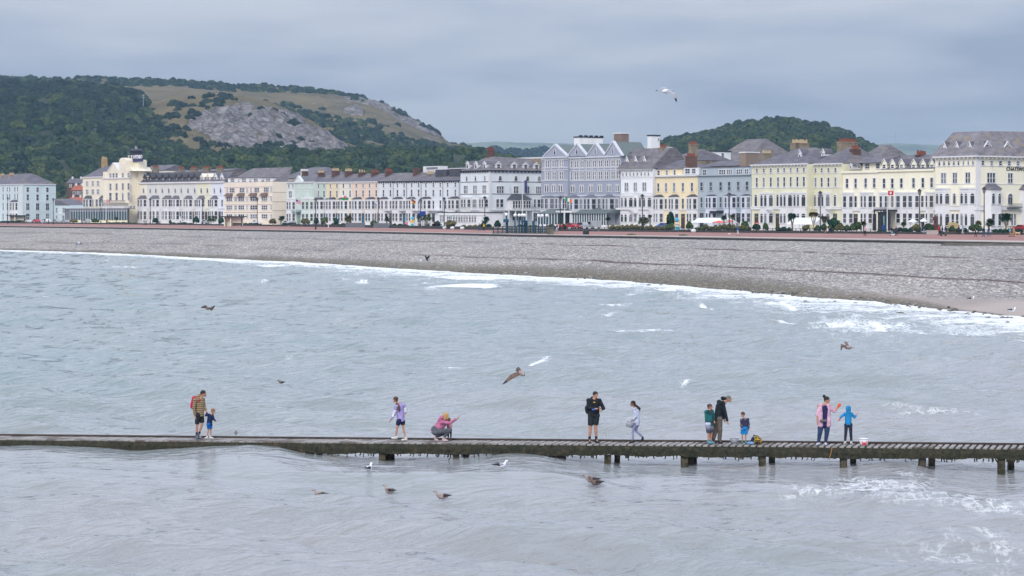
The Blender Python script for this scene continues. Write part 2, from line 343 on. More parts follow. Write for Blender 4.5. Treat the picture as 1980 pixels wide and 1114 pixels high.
# wash along the shore, wide and broken to the right
wash = np.interp(cc, [-900,0,500,800,1100,1400,1700,1980,2900], [4,4,13,28,26,40,58,66,70])
A = np.clip(1-dy/np.maximum(wash, 1), 0, 1)*(dy > -4)
foam += A*np.interp(cc, [0,500,800,1300,1600,1980], [.9,.95,.95,.85,.95,1.0])
foam += np.exp(-((dy-1.2)/np.interp(cc, [0,300,600,1980], [2.0,2.8,2.6,2.4]))**2)*1.3
def patch(cx, cy, rx, ry, st, tilt=0, bend=0):
    u = cc-cx; v_ = yg-cy-tilt*u-bend*u*u
    return st*np.exp(-(np.abs(u)/rx)**4-(v_/ry)**2)
for p in [(900,556,85,3.2,1.0,0,.0004),(840,549,60,2,.6,-.05),(960,545,40,2,.6),(700,518,170,7,.95,.035),(800,530,170,7,.9,.03),(620,514,70,3,.9,.02),(560,509,60,2.5,.9,.03),(930,538,120,4,.85,.02),(1050,540,80,3.5,.8),(1180,545,50,3,.7),
          (1290,560,70,4,.75),(1250,571,50,1.8,.75,-.02),(1350,562,40,3,.6),(1430,572,70,3,.7),(1500,592,55,6,1.0,.02),(1530,596,30,3,1.0,.3),(1560,580,80,6,.55),
          (1640,598,90,10,.5),(1690,640,105,11,1.05,.05),(1620,632,70,7,.85,-.06),(1760,646,60,5,.9,.06),(1520,628,22,2.4,.8,.2),(1860,622,110,16,.85,.04),(1900,640,110,10,.75),(1560,600,90,12,.6),
          (1740,606,70,6,.55),(1360,594,9,3,1.0,.3),(1372,598,8,2,1.0,.3),(1180,590,50,1.6,.6),(1160,612,50,1.8,.55,-.12),(1240,639,80,2,.6,.01),(1320,640,40,1.8,.55),
          (240,517,30,1.6,.85),(90,580,7,1.6,.9),(205,504,8,1.4,.5),(520,515,50,2.2,.8,.02),(512,546,9,1.8,.7),(700,547,14,2,.8),(665,541,12,1.5,.6),(925,596,9,2,.5),
          (960,710,62,1.8,.72),(1040,705,45,2.4,.8,-.22),(870,709,30,1.4,.6),(1352,748,10,2.2,.8),(1325,752,18,1.6,.6,-.2),(1800,795,90,4,.52,.04),(1940,756,60,2.6,.55),(1950,806,50,4,.45),
          (1470,675,50,2.2,.42),(1690,668,60,2.6,.45),(1880,664,60,2.4,.5),(1900,578,60,12,.5),
          (1760,955,190,22,.30,.10),(1860,985,150,12,.55,.05),(1700,935,120,18,.26),(1620,962,120,10,.30),(1900,1050,110,22,.14),(1740,1075,330,36,.13),(1960,1075,60,30,.22),(1480,958,150,8,.32),(560,690,8,1.5,.4)]:
    foam = np.maximum(foam, patch(*p)) if p[1] < 700 else foam+patch(*p)
    if p[3] <= 4.2 and p[4] >= .55: crest = np.maximum(crest, patch(*p))
foam *= (dist > -6)
brk = patch(1690,632,110,7,1,.05)+patch(1500,588,50,4,.6)+patch(900,554,70,2.4,.5)+patch(1620,626,60,5,.5)
ZZ = ZZ*np.clip(dist/25, .12, 1)+WZ*(1-np.clip(dist/25, .12, 1))+brk*.55-.07*np.maximum(-dist, 0)+(fbm(XX*.25, DD*.25, 3, 71)-.5)*.16*np.exp(-(dist/8)**2)
calm = np.exp(-((DD-jet_D(cc)+3.5)/4.5)**4)
sea_tone = np.clip(np.interp(cc, [0,800,1980], [.1,.40,.85])*np.clip((yg-470)/300, .1, 1)+np.clip((118-DD)/50, 0, 1)*.75, 0, 1)  # base colour mix: greyer to the right, brightened towards the camera
m = bpy.data.materials.new('sea_water'); m.use_nodes = True; nt = m.node_tree; b = nt.nodes['Principled BSDF']
tcn = nt.nodes.new('ShaderNodeTexCoord'); ln = nt.links.new
def mapped(scale, rz=0):
    mp = nt.nodes.new('ShaderNodeMapping'); mp.inputs['Rotation'].default_value = (0, 0, rz); mp.inputs['Scale'].default_value = scale; ln(tcn.outputs['Object'], mp.inputs[0]); return mp.outputs[0]
fr = node(nt, 'ShaderNodeTexNoise', Scale=1.0, Detail=7.0, Roughness=.68, Distortion=1.1); ln(mapped((.9, .30, 1), math.radians(0)), fr.inputs['Vector'])
fr2 = node(nt, 'ShaderNodeTexNoise', Scale=1.0, Detail=5.0, Roughness=.6, Distortion=2.0); ln(mapped((.22, .10, 1), math.radians(0)), fr2.inputs['Vector'])
fn = mathn(nt, 'ADD', mathn(nt, 'MULTIPLY', fr.outputs[0], .62), mathn(nt, 'MULTIPLY', fr2.outputs[0], .38))
# lace: thin ridges where a warped noise crosses its middle value
lc = node(nt, 'ShaderNodeTexNoise', Scale=1.0, Detail=5.0, Roughness=.62, Distortion=.5); ln(mapped((2.0, 1.1, 1), 0), lc.inputs['Vector'])
rd = mathn(nt, 'MAXIMUM', mathn(nt, 'SUBTRACT', 1.0, mathn(nt, 'MULTIPLY', mathn(nt, 'ABSOLUTE', mathn(nt, 'SUBTRACT', lc.outputs[0], .5), 0), 16.0)), 0.0)
ff = mathn(nt, 'ADD', attr_node(nt, 'foam'), mathn(nt, 'MULTIPLY', mathn(nt, 'SUBTRACT', fr2.outputs[0], .5), 2.2))
thin = mathn(nt, 'MULTIPLY', mathn(nt, 'MULTIPLY', mapr(nt, ff, .15, .75), rd), .85)
solid = mapr(nt, mathn(nt, 'ADD', ff, mathn(nt, 'MULTIPLY', mathn(nt, 'SUBTRACT', fr.outputs[0], .5), 3.6)), .72, 1.25)
st = node(nt, 'ShaderNodeTexNoise', Scale=1.0, Detail=6.0, Roughness=.68, Distortion=.8); ln(mapped((.07, .16, 1), math.radians(-8)), st.inputs['Vector'])
sr = mathn(nt, 'SUBTRACT', 1.0, mathn(nt, 'MULTIPLY', mathn(nt, 'ABSOLUTE', mathn(nt, 'SUBTRACT', st.outputs[0], .5), 0), 17.0))
streak = mapr(nt, mathn(nt, 'ADD', sr, mathn(nt, 'MULTIPLY', mathn(nt, 'SUBTRACT', attr_node(nt, 'wash'), .55), 1.5)), .25, .95)
streak = mathn(nt, 'MULTIPLY', streak, mapr(nt, attr_node(nt, 'wash'), .03, .35))
cst = mapr(nt, mathn(nt, 'ADD', attr_node(nt, 'crest'), mathn(nt, 'MULTIPLY', mathn(nt, 'SUBTRACT', fr.outputs[0], .5), 1.6)), .42, .72)
fmask = mathn(nt, 'MAXIMUM', mathn(nt, 'MAXIMUM', thin, solid), mathn(nt, 'MAXIMUM', streak, cst))
fmask = mathn(nt, 'MULTIPLY', fmask, mapr(nt, attr_node(nt, 'foam'), .02, .14))
c1 = mixc(nt, attr_node(nt, 'sea_tone'), (.165,.24,.25), (.30,.30,.31))
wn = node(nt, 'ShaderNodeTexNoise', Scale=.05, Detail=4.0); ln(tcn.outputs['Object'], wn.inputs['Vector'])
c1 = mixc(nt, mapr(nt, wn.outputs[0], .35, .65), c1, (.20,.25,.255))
c1 = mixc(nt, mathn(nt, 'MULTIPLY', attr_node(nt, 'sea_tone'), .45), c1, (.30,.30,.315))
fmask = mathn(nt, 'MULTIPLY', fmask, .86)
ln(mixc(nt, fmask, c1, (.86,.88,.90)), b.inputs['Base Color'])
ln(mapr(nt, fmask, 0, 1, .045, .85), b.inputs['Roughness']); b.inputs['IOR'].default_value = 1.33
b.inputs['Specular IOR Level'].default_value = .5
# ripples
r1 = node(nt, 'ShaderNodeTexNoise', Scale=1.0, Detail=8.0, Roughness=.62, Distortion=.0); ln(mapped((.85, 1.6, 1), math.radians(-8)), r1.inputs['Vector'])
r2 = node(nt, 'ShaderNodeTexNoise', Scale=1.0, Detail=4.0, Roughness=.6, Distortion=.0); ln(mapped((3.2, 6.5, 1), math.radians(10)), r2.inputs['Vector'])
b1 = node(nt, 'ShaderNodeBump', Strength=1.0, Distance=.072); ln(r1.outputs[0], b1.inputs['Height'])
b2 = node(nt, 'ShaderNodeBump', Strength=.7, Distance=.024); ln(r2.outputs[0], b2.inputs['Height']); ln(b1.outputs[0], b2.inputs['Normal'])
r3 = node(nt, 'ShaderNodeTexNoise', Scale=1.0, Detail=3.0, Roughness=.5, Distortion=.1); ln(mapped((1.2, 2.6, 1), math.radians(4)), r3.inputs['Vector'])
b3 = node(nt, 'ShaderNodeBump', Strength=1.0, Distance=.12); ln(mapr(nt, r3.outputs[0], .40, .85), b3.inputs['Height']); ln(b2.outputs[0], b3.inputs['Normal']); ln(b3.outputs[0], b.inputs['Normal'])
cs = mathn(nt, 'SUBTRACT', 1.0, mathn(nt, 'MULTIPLY', attr_node(nt, 'calm'), .62))
for q_ in (b1, b2, b3): ln(cs, q_.inputs['Strength'])
keep = (dist > -9)[:-1, :-1].ravel()
tag(gmesh('sea', np.stack([XX, DD, ZZ], -1).reshape(-1, 3), *cc.shape, m, dict(foam=foam, sea_tone=sea_tone, calm=calm, crest=crest*(dist > -6), wash=A*(dist > -6)), mask=keep), kind='structure')
def wz(x, D): return .03+ float(water_z(np.array([float(x)]), np.array([(x-CX)/F*D]), np.array([float(D)]))[0])
# ---------------------------------------------------------------- hills, each a real terrain with its own distance
def inpoly(x, y, poly):
    r = np.zeros(np.shape(x), bool); n = len(poly)
    for i in range(n):
        (x1, y1), (x2, y2) = poly[i], poly[(i+1) % n]
        c = ((y1 > y) != (y2 > y)) & (x < (x2-x1)*(y-y1)/(y2-y1+1e-9)+x1); r ^= c
    return r
def hill_mat(name, grass, grass2, rock, rocksc=.05):
    m = bpy.data.materials.new(name); m.use_nodes = True; nt = m.node_tree; b = nt.nodes['Principled BSDF']; b.inputs['Roughness'].default_value = .95; b.inputs['Specular IOR Level'].default_value = .1
    t = nt.nodes.new('ShaderNodeTexCoord'); ln = nt.links.new
    a = node(nt, 'ShaderNodeTexNoise', Scale=.02, Detail=7.0, Roughness=.65); ln(t.outputs['Object'], a.inputs['Vector'])
    g_ = mixc(nt, mapr(nt, a.outputs[0], .38, .62), grass, grass2)
    mp = nt.nodes.new('ShaderNodeMapping'); mp.inputs['Scale'].default_value = (1, 1, .45); ln(t.outputs['Object'], mp.inputs[0])
    v = node(nt, 'ShaderNodeTexNoise', Scale=rocksc*3.2, Detail=6.0, Roughness=.7); ln(mp.outputs[0], v.inputs['Vector'])
    v2 = node(nt, 'ShaderNodeTexVoronoi', Scale=rocksc*2.4); v2.feature = 'DISTANCE_TO_EDGE'; ln(mp.outputs[0], v2.inputs['Vector'])
    rk = mixc(nt, mapr(nt, v.outputs[0], .34, .64), tuple(c*.32 for c in rock), tuple(min(1, c*1.25) for c in rock))
    rk = mixc(nt, mapr(nt, v2.outputs['Distance'], 0, .10, .75, 0), rk, (.07,.075,.06))
    n5 = node(nt, 'ShaderNodeTexNoise', Scale=.07, Detail=8.0, Roughness=.75); ln(t.outputs['Object'], n5.inputs['Vector'])
    f = mathn(nt, 'ADD', attr_node(nt, 'rock'), mathn(nt, 'MULTIPLY', mathn(nt, 'SUBTRACT', n5.outputs[0], .5), 3.6))
    ln(mixc(nt, mapr(nt, f, .40, .80), g_, rk), b.inputs['Base Color'])
    bp = node(nt, 'ShaderNodeBump', Strength=1.0, Distance=5.0)
    ln(mathn(nt, 'MULTIPLY', v.outputs[0], mathn(nt, 'ADD', attr_node(nt, 'rock'), .15)), bp.inputs['Height']); ln(bp.outputs[0], b.inputs['Normal'])
    return m
M_HILL = hill_mat('limestone_hill', (.095,.086,.048), (.155,.13,.070), (.295,.275,.285))
M_FAR = mat('far_fields', (.10,.14,.085), .95, .25, .0012, var2=((.045,.07,.05), .54, .0022), stretch=(1,2.5,1))
def hill(name, sky, D0, D1, foot, rockf=None, mt=None, pw=.8, bumps=7, x0=None, x1=None, rough=1.0, nx=3.0, back=.25, seed=1):
    """sky: crest pixels; D0/D1: distance of foot and crest; foot: level of the foot"""
    cr = curve(sky); x0 = x0 if x0 is not None else sky[0][0]; x1 = x1 if x1 is not None else sky[-1][0]
    cols = np.arange(x0, x1+.1, nx); t = np.concatenate([np.linspace(0, 1, 170), np.linspace(1, 1.6, 10)[1:]])
    c, T = np.meshgrid(cols, t)
    d1 = D1(c) if callable(D1) else D1; D = D0+(d1-D0)*T
    zc = HC-(cr(c)-YH)*d1/F; X = (c-CX)/F*D
    z = foot+(zc-foot)*np.minimum(T, 1)**pw
    z = np.where(T > 1, zc-(T-1)*(zc-foot)*back, z)
    n = fbm(X*.011+seed, D*.011, 4, seed)-.5; n2 = fbm(X*.06, D*.045, 4, seed+5)-.5
    w_ = np.sin(np.clip(T, 0, 1)*math.pi)**.6
    z += n*bumps*2*w_+n2*4.5*rough*(.35+w_)
    yv = YH+F*(HC-z)/D
    rk = rockf(c, yv, T) if rockf else np.zeros_like(c)
    z += rk*(fbm(X*.09, D*.07, 4, 44)-.5)*12
    o = gmesh(name, np.stack([X, D, z], -1).reshape(-1, 3), *c.shape, mt or M_HILL, dict(rock=rk)); tag(o, kind='structure')
    return dict(c=c, y=YH+F*(HC-z)/D, T=T, X=X, D=D, z=z)
def soft(mask, c, y): return np.clip(mask.astype(float), 0, 1)
skyB = [(-400,150),(-50,149),(0,151),(60,153),(100,153),(160,151),(200,153),(260,156),(330,156),(400,163),(460,168),(500,168),(560,170),(600,174),(650,180),(690,186),(720,193),(750,206),(775,218),(800,232),(825,247),(850,262),(872,276),(900,281),(925,290),(950,300),(1000,318),(1060,345)]
rockB = [(660,181),(700,184),(730,196),(760,209),(800,231),(850,261),(862,272),(820,256),(790,240),(750,219),(720,206),(690,195),(665,190)]
rockB2 = [(664,208),(690,206),(704,216),(700,224),(680,219),(662,214)]
def rB(c, y, T):
    j = (fbm(c*.03, y*.05, 3, 4)-.5)*14
    r = inpoly(c+j, y+j*.6, rockB)*.62+inpoly(c+j*.4, y+j*.3, rockB2)*.9
    return np.clip(r+.22*(c > 600)*(y < 285), 0, 1)
HB = hill('far_ridge', skyB, 1500, 2350, 25, rB, pw=.82, bumps=9, seed=3)
skyA = [(225,300),(250,215),(300,195),(340,188),(380,186),(420,184),(470,187),(520,198),(560,214),(600,234),(630,254),(655,272),(672,285),(681,298),(700,330)]
rockA = [(372,226),(395,212),(430,205),(470,205),(520,212),(560,222),(590,232),(640,262),(672,282),(678,296),(600,300),(560,296),(530,298),(500,290),(470,296),(440,300),(430,285),(400,262),(360,248)]
def rA(c, y, T):
    j = (fbm(c*.03, y*.05, 3, 14)-.5)*16
    return np.clip(inpoly(c+j, y+j*.6, rockA)*.78+.14, 0, 1)
HA = hill('limestone_spur', skyA, 1330, 1640, 25, rA, pw=.62, bumps=5, rough=1.6, nx=2.0, seed=8)
skyC = [(-400,155),(0,160),(60,166),(120,164),(190,168),(235,172),(262,182),(290,205),(312,222),(340,240),(375,262),(410,280),(450,292),(520,300),(600,310),(700,330)]
HCc = hill('wooded_slope', skyC, 1080, lambda c: np.interp(c, [-400,240,600], [1750,1700,1280]), 6, pw=.8, bumps=11, seed=12, mt=mat('wood_floor', (.03,.042,.02), .95, .3, .05))
skyD = [(150,380),(260,330),(330,318),(400,305),(470,298),(540,296),(600,300),(680,296),(740,298),(800,292),(860,296),(930,300),(980,310),(1020,318),(1100,330),(1200,345)]
HD = hill('foothill', skyD, 1010, 1260, 6, pw=.8, bumps=5, seed=22, mt=MATS['wood_floor'])
skyR = [(1180,330),(1240,302),(1280,279),(1310,272),(1350,266),(1385,258),(1415,250),(1440,243),(1470,240),(1500,238),(1530,239),(1560,243),(1600,250),(1630,260),(1660,276),(1690,291),(1720,305),(1800,330)]
HR = hill('wooded_hill', skyR, 1100, 1750, 6, pw=.75, bumps=7, seed=31, mt=MATS['wood_floor'])
skyF = [(600,300),(860,282),(905,277),(960,274),(1010,276),(1050,276),(1120,278),(1200,284),(1300,294),(1400,305),(1500,305),(1600,292),(1680,279),(1730,277),(1800,281),(1900,284),(2000,290),(2100,300)]
hill('far_hills', skyF, 4200, 7200, -4, pw=.9, bumps=30, x0=600, x1=2100, nx=6, mt=M_FAR, rough=2, seed=41)
skyG = [(880,305),(900,296),(960,290),(1000,294),(1050,292),(1100,294),(1200,290),(1280,296),(1320,310)]
HG = hill('valley_woods', skyG, 2300, 3300, 0, pw=.9, bumps=6, seed=51, mt=MATS['wood_floor'])

# tree crowns for the woods: lumps of foliage made of many small faces
def crown_mesh(seed, n=26, faces=1, leaf=.16, flat=.85, mats=None):
    r = np.random.default_rng(seed); me = MB()
    cs = []
    for i in range(n):
        th = r.uniform(0, 2*math.pi); ph = math.acos(r.uniform(-.35, 1)); rad = r.uniform(.25, .68)
        cs.append((np.array((math.sin(ph)*math.cos(th), math.sin(ph)*math.sin(th), math.cos(ph)*flat))*rad, r.uniform(.20, .40)))
    V = []; Fc = []
    for c, rr in cs:
        k = int(46*rr*rr*16*faces)
        d = r.normal(size=(k, 3)); d /= np.linalg.norm(d, axis=1)[:, None]; p = c+d*rr*r.uniform(.72, 1.06, (k, 1))
        a = np.cross(d, r.normal(size=(k, 3))); a /= np.linalg.norm(a, axis=1)[:, None]; b_ = np.cross(d, a)
        nrm = (b_+d*r.uniform(-.6, .6, (k, 1))); s = leaf*r.uniform(.6, 1.25, (k, 1))
        q = np.stack([p-a*s-nrm*s*.6, p+a*s*.2-nrm*s*.75, p+a*s+nrm*s*.4, p-a*s*.2+nrm*s*.8], 1).reshape(-1, 3)
        o = len(V)*4 if False else sum(len(v) for v in V); V.append(q); Fc.append(np.arange(k*4).reshape(-1, 4)+o)
    V = np.concatenate(V); Fc = np.concatenate(Fc); V[:, 2] = V[:, 2]-V[:, 2].min()*.0
    m = bpy.data.meshes.new('crown'); m.from_pydata(V.tolist(), [], Fc.tolist())
    for x in (mats or []): m.materials.append(x)
    m.update(); return m
def foliage(name, c0, c1, c2, sc=1.2, transl=.0):
    if name in MATS: return MATS[name]
    m = bpy.data.materials.new(name); m.use_nodes = True; nt = m.node_tree; b = nt.nodes['Principled BSDF']; b.inputs['Roughness'].default_value = .75; b.inputs['Specular IOR Level'].default_value = .15
    oi = nt.nodes.new('ShaderNodeObjectInfo'); r = nt.nodes.new('ShaderNodeValToRGB'); nt.links.new(oi.outputs['Random'], r.inputs[0])
    e = r.color_ramp.elements; e[0].color = (*c0, 1); e[1].color = (*c2, 1); q = e.new(.55); q.color = (*c1, 1)
    t = nt.nodes.new('ShaderNodeTexCoord'); n = node(nt, 'ShaderNodeTexNoise', Scale=sc, Detail=4.0); nt.links.new(t.outputs['Object'], n.inputs['Vector'])
    k = mixc(nt, mapr(nt, n.outputs[0], .35, .65), (.6,.6,.6), (1.35,1.3,1.2)); mm = nt.nodes.new('ShaderNodeMix'); mm.data_type = 'RGBA'; mm.blend_type = 'MULTIPLY'; mm.inputs[0].default_value = 1
    nt.links.new(r.outputs[0], mm.inputs[6]); nt.links.new(k, mm.inputs[7]); nt.links.new(mm.outputs[2], b.inputs['Base Color'])
    MATS[name] = m; return m
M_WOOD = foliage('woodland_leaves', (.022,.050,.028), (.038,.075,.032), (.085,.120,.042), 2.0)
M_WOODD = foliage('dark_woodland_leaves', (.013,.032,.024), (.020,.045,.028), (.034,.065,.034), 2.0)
def crown_coll(name, m, seeds, **k):
    c = bpy.data.collections.new(name)
    for s in seeds:
        o = bpy.data.objects.new('crown', crown_mesh(s, mats=[m], **k)); c.objects.link(o)
    return c
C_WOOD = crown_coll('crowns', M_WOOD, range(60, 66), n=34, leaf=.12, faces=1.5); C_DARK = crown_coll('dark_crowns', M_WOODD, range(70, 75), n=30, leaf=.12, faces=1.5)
def scatter(name, pts, coll, label=None):
    """a wood that reads as one mass: one object, crowns instanced on its points"""
    P = np.array(pts, np.float32)
    me = bpy.data.meshes.new(name); me.vertices.add(len(P)); me.vertices.foreach_set('co', P[:, :3].ravel())
    a = me.attributes.new('scl', 'FLOAT', 'POINT'); a.data.foreach_set('value', P[:, 3].copy())
    a = me.attributes.new('rot', 'FLOAT', 'POINT'); a.data.foreach_set('value', rng.uniform(0, 6.28, len(P)).astype(np.float32))
    o = bpy.data.objects.new(name, me); COL.objects.link(o)
    ng = bpy.data.node_groups.new(name, 'GeometryNodeTree'); ng.interface.new_socket('Geometry', in_out='INPUT', socket_type='NodeSocketGeometry'); ng.interface.new_socket('Geometry', in_out='OUTPUT', socket_type='NodeSocketGeometry')
    N = ng.nodes.new; L = ng.links.new; gi = N('NodeGroupInput'); go = N('NodeGroupOutput')
    ip = N('GeometryNodeInstanceOnPoints'); ci = N('GeometryNodeCollectionInfo'); ci.inputs[0].default_value = coll; ci.inputs['Separate Children'].default_value = True; ci.inputs['Reset Children'].default_value = True
    ip.inputs['Pick Instance'].default_value = True; L(gi.outputs[0], ip.inputs['Points']); L(ci.outputs[0], ip.inputs['Instance'])
    na = N('GeometryNodeInputNamedAttribute'); na.data_type = 'FLOAT'; na.inputs[0].default_value = 'scl'; L(na.outputs[0], ip.inputs['Scale'])
    nb = N('GeometryNodeInputNamedAttribute'); nb.data_type = 'FLOAT'; nb.inputs[0].default_value = 'rot'; cx = N('ShaderNodeCombineXYZ'); L(nb.outputs[0], cx.inputs[2]); L(cx.outputs[0], ip.inputs['Rotation'])
    L(ip.outputs[0], go.inputs[0]); md = o.modifiers.new('wood', 'NODES'); md.node_group = ng
    return tag(o, label, kind='stuff')
def sample(H, mask, dens, rmin, rmax):
    """points on hill H where mask(c, y) holds; dens in trees per square metre"""
    c, y, X, D, z, T = (H[k] for k in ('c','y','X','D','z','T'))
    ar = np.abs((X[:-1,1:]-X[:-1,:-1])*(D[1:,:-1]-D[:-1,:-1])); pr = mask(c, y, T)[:-1,:-1]*ar*dens
    n = rng.poisson(pr); I, J = np.nonzero(n); out = []
    for i, j in zip(I, J):
        for _ in range(min(n[i, j], 3)):
            u, v = rng.random(2); f = lambda A: A[i,j]*(1-u)*(1-v)+A[i,j+1]*u*(1-v)+A[i+1,j]*(1-u)*v+A[i+1,j+1]*u*v
            r = rmin+(rmax-rmin)*rng.beta(1.6, 2.2)*1.25; out.append((f(X), f(D), f(z)-r*.1, r))
    return out
one = lambda c, y, T: np.ones_like(c)
edge = lambda c, y, s=.02, a=14: (fbm(c*s, y*s*1.6, 3, 77)-.5)*a
pts = sample(HCc, lambda c, y, T: (T > .02)*(c > -250)*1.0, .0155, 3.5, 7.4)
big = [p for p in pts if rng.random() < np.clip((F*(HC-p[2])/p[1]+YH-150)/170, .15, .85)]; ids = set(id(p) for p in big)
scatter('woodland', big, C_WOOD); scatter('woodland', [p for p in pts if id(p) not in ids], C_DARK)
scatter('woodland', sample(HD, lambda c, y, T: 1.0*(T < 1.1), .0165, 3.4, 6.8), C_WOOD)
vb = curve([(560,200),(600,217),(640,232),(700,247),(760,262),(820,281),(870,291),(900,292),(1060,292)])
def mB(c, y, T):
    low = (y+edge(c, y) > vb(c)); top = (T > .90)*(c < 690)*(y < curve([(0,170),(240,168),(400,178),(500,180),(600,186),(690,189)])(c)+edge(c, y, .03, 8))
    sc = (fbm(c*.05, y*.09, 3, 91) > .60)*(c > 560)*.30
    return np.clip(low*1.0+top*1.0+sc*(T > .2), 0, 1)
pB = sample(HB, mB, .0115, 3.2, 6.4)
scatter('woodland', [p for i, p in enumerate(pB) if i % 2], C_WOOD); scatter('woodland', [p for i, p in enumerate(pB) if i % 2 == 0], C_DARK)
def mA(c, y, T):
    e_ = edge(c, y, .04, 20)
    bushes = inpoly(c+e_, y+e_*.5, [(322,210),(340,193),(372,196),(385,212),(380,228),(350,236),(325,226)])|inpoly(c+e_, y+e_*.4, [(378,200),(400,184),(440,184),(455,192),(440,200),(410,214),(390,214)])|inpoly(c+e_*.5, y+e_*.4, [(290,180),(322,178),(325,188),(295,188)])
    low = y+e_ > curve([(225,250),(340,250),(372,270),(430,285),(470,296),(520,300),(600,298),(700,302)])(c)
    gul = inpoly(c+e_*.5, y, [(560,240),(575,236),(585,262),(560,262)])|inpoly(c+e_*.5, y, [(480,285),(540,276),(560,296),(500,300)])
    sc = (fbm(c*.06, y*.1, 3, 95) > .58)*.12
    return np.clip(bushes*1.0+low*1.0+gul*.8+sc, 0, 1)*(T < 1.05)
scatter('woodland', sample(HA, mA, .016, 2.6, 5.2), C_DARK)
scatter('woodland', sample(HR, lambda c, y, T: 1.0*(T < 1.15), .0125, 3.7, 7.6), C_WOOD)
scatter('woodland', sample(HG, lambda c, y, T: 1.0*(T > .3)*(T < 1.1), .0028, 7, 12), C_DARK)
# masts on the hills
def mast(x, y0, y1, D, r, label):
    p = PX(x, y1, D); q = PX(x, y0, D); g = MB(); g.loft([(0,0,-3), (0,0,q.z-p.z)], [r, r*.5], 6)
    t = empty('radio_mast', p, label=label, cat='mast'); g.build('mast_pole', mat('mast_steel', (.30,.31,.33), .6), t)
    for f in (.55, .8): h = MB(); h.box(-r*3, r*3, -r, r, (q.z-p.z)*f, (q.z-p.z)*f+r*2); h.build('antenna', MATS['mast_steel'], t)
mast(1732, 254, 279, 7000, .8, 'thin tall mast alone on the far hills at the right')
mast(160, 153, 174, 1720, .28, 'thin pole among the trees at the top of the wooded slope')
mast(277, 182, 198, 1560, .3, 'small pale lattice mast on the brown grass of the hillside')
# ---------------------------------------------------------------- the seafront buildings
def wallm(name, rgb, var=.06):
    c = lin(rgb); g_ = sum(c)/3; c = tuple(min(.86, (x*.62+g_*.38)*1.06) for x in c)
    return mat('wall_'+name, c, .85, var, .35, stretch=(1,1,.35), var2=(tuple(x*.86 for x in c), .62, .5))
M_WHITE = mat('white_paint', (.70,.71,.73), .6, .05, .5); M_TRIM = mat('stucco_trim', (.70,.70,.72), .7, .06, .5)
M_SLATE = mat('slate', (.135,.130,.155), .8, .28, .55, stretch=(1,1,4), var2=((.19,.165,.165), .56, .25))
M_SLATE2 = mat('old_slate', (.165,.155,.17), .85, .32, .5, stretch=(1,1,3), var2=((.19,.165,.14), .58, .4))
M_SLATED = mat('dark_slate', (.075,.075,.09), .75, .25, .6)
M_BRICK = mat('brick', (.125,.072,.055), .9, .25, 1.2); M_TANB = mat('rendered_stack', (.27,.225,.165), .9, .25, .8, var2=((.15,.12,.09), .55, .5)); M_YELB = mat('buff_brick', (.42,.29,.15), .9, .2, .8)
M_POTR = mat('red_pots', (.25,.085,.055), .8, .15, 2); M_POTB = mat('buff_pots', (.52,.42,.27), .8, .15, 2)
M_IRON = mat('black_iron', (.025,.027,.032), .5, .1, 2); M_BLUEI = mat('blue_ironwork', (.03,.13,.22), .5, .1, 2)
M_BAR = mat('glazing_bars', (.68,.70,.74), .5, .04, 1)
def glass(name, c, r=.12):
    m = mat(name, c, r, .25, .9, spec=.6); return m
GL = [glass('glass_dark', (.04,.045,.055)), glass('glass_mid', (.085,.092,.105)), glass('glass_curtain', (.20,.21,.24), .3), glass('glass_green', (.05,.09,.10))]
WC = {}
def win_mesh(w, h, style, sm, gl, deep):
    w = round(w*8)/8; h = round(h*8)/8; key = (w, h, style, sm.name if sm else '', gl, deep)
    if key in WC: return WC[key]
    a = MB(); p = MB(); t = .16 if style != 'bare' else .05; pr = .14
    hw = w/2
    if style == 'arch':
        n = 8; R = hw; hz = max(h-R, .1)
        arc = [(R*math.cos(math.pi*i/n), hz+R*math.sin(math.pi*i/n)) for i in range(n+1)]; arc2 = [((R+t)*math.cos(math.pi*i/n), hz+(R+t)*math.sin(math.pi*i/n)) for i in range(n+1)]
        for i in range(n): a.prismy([arc[i], arc2[i], arc2[i+1], arc[i+1]], -pr, 0)
        a.box(-hw-t, -hw, -pr, 0, 0, hz); a.box(hw, hw+t, -pr, 0, 0, hz)
        p.prismy([(hw,0)]+arc+[(-hw,0)], -.03, 0)
        a.box(-hw, hw, -.07, -.03, hz-.04, hz+.04, 1)
    else:
        a.box(-hw-t, -hw, -pr, 0, 0, h); a.box(hw, hw+t, -pr, 0, 0, h); a.box(-hw-t-(.06 if style == 'hood' else 0), hw+t+(.06 if style == 'hood' else 0), -pr-(.22 if style == 'hood' else .02), 0, h, h+t)
        p.box(-hw, hw, -.03, 0, 0, h)
        a.box(-hw, hw, -.07, -.03, h*.48-.045, h*.48+.045, 1)
    if style == 'triple' or w > 2.1:
        k = 3 if w > 1.6 else 2
        for i in range(1, k): a.box(-hw+w*i/k-.09, -hw+w*i/k+.09, -.10, -.03, .05, h-.0, 0)
    elif w > 1.15: a.box(-.03, .03, -.07, -.03, 0, h*.48, 1); a.box(-.03, .03, -.07, -.03, h*.53, h*.98, 1)
    a.box(-hw-t-.04, hw+t+.04, -pr-.06, 0, -.14, 0)
    if deep: r = (a.mesh('window', [sm, M_BAR]), p.mesh('pane', [GL[gl]]))
    else:
        o = len(a.v); a.add(p.v, p.f, 2); r = (a.mesh('window', [sm, M_BAR, GL[gl]]), None)
    WC[key] = r; return r
def put_win(parent, x, y, z, w, h, style='sash', rz=0, sm=None, deep=True, gl=None):
    gl = gl if gl is not None else random.choice([0, 0, 0, 1, 1, 2]); ms = win_mesh(w, h, style, sm or M_WHITE, gl, deep)
    o = inst('window', ms[0], parent, (x, y, z), rz)
    if ms[1]: inst('pane', ms[1], o)
    return o
pot_me = {}
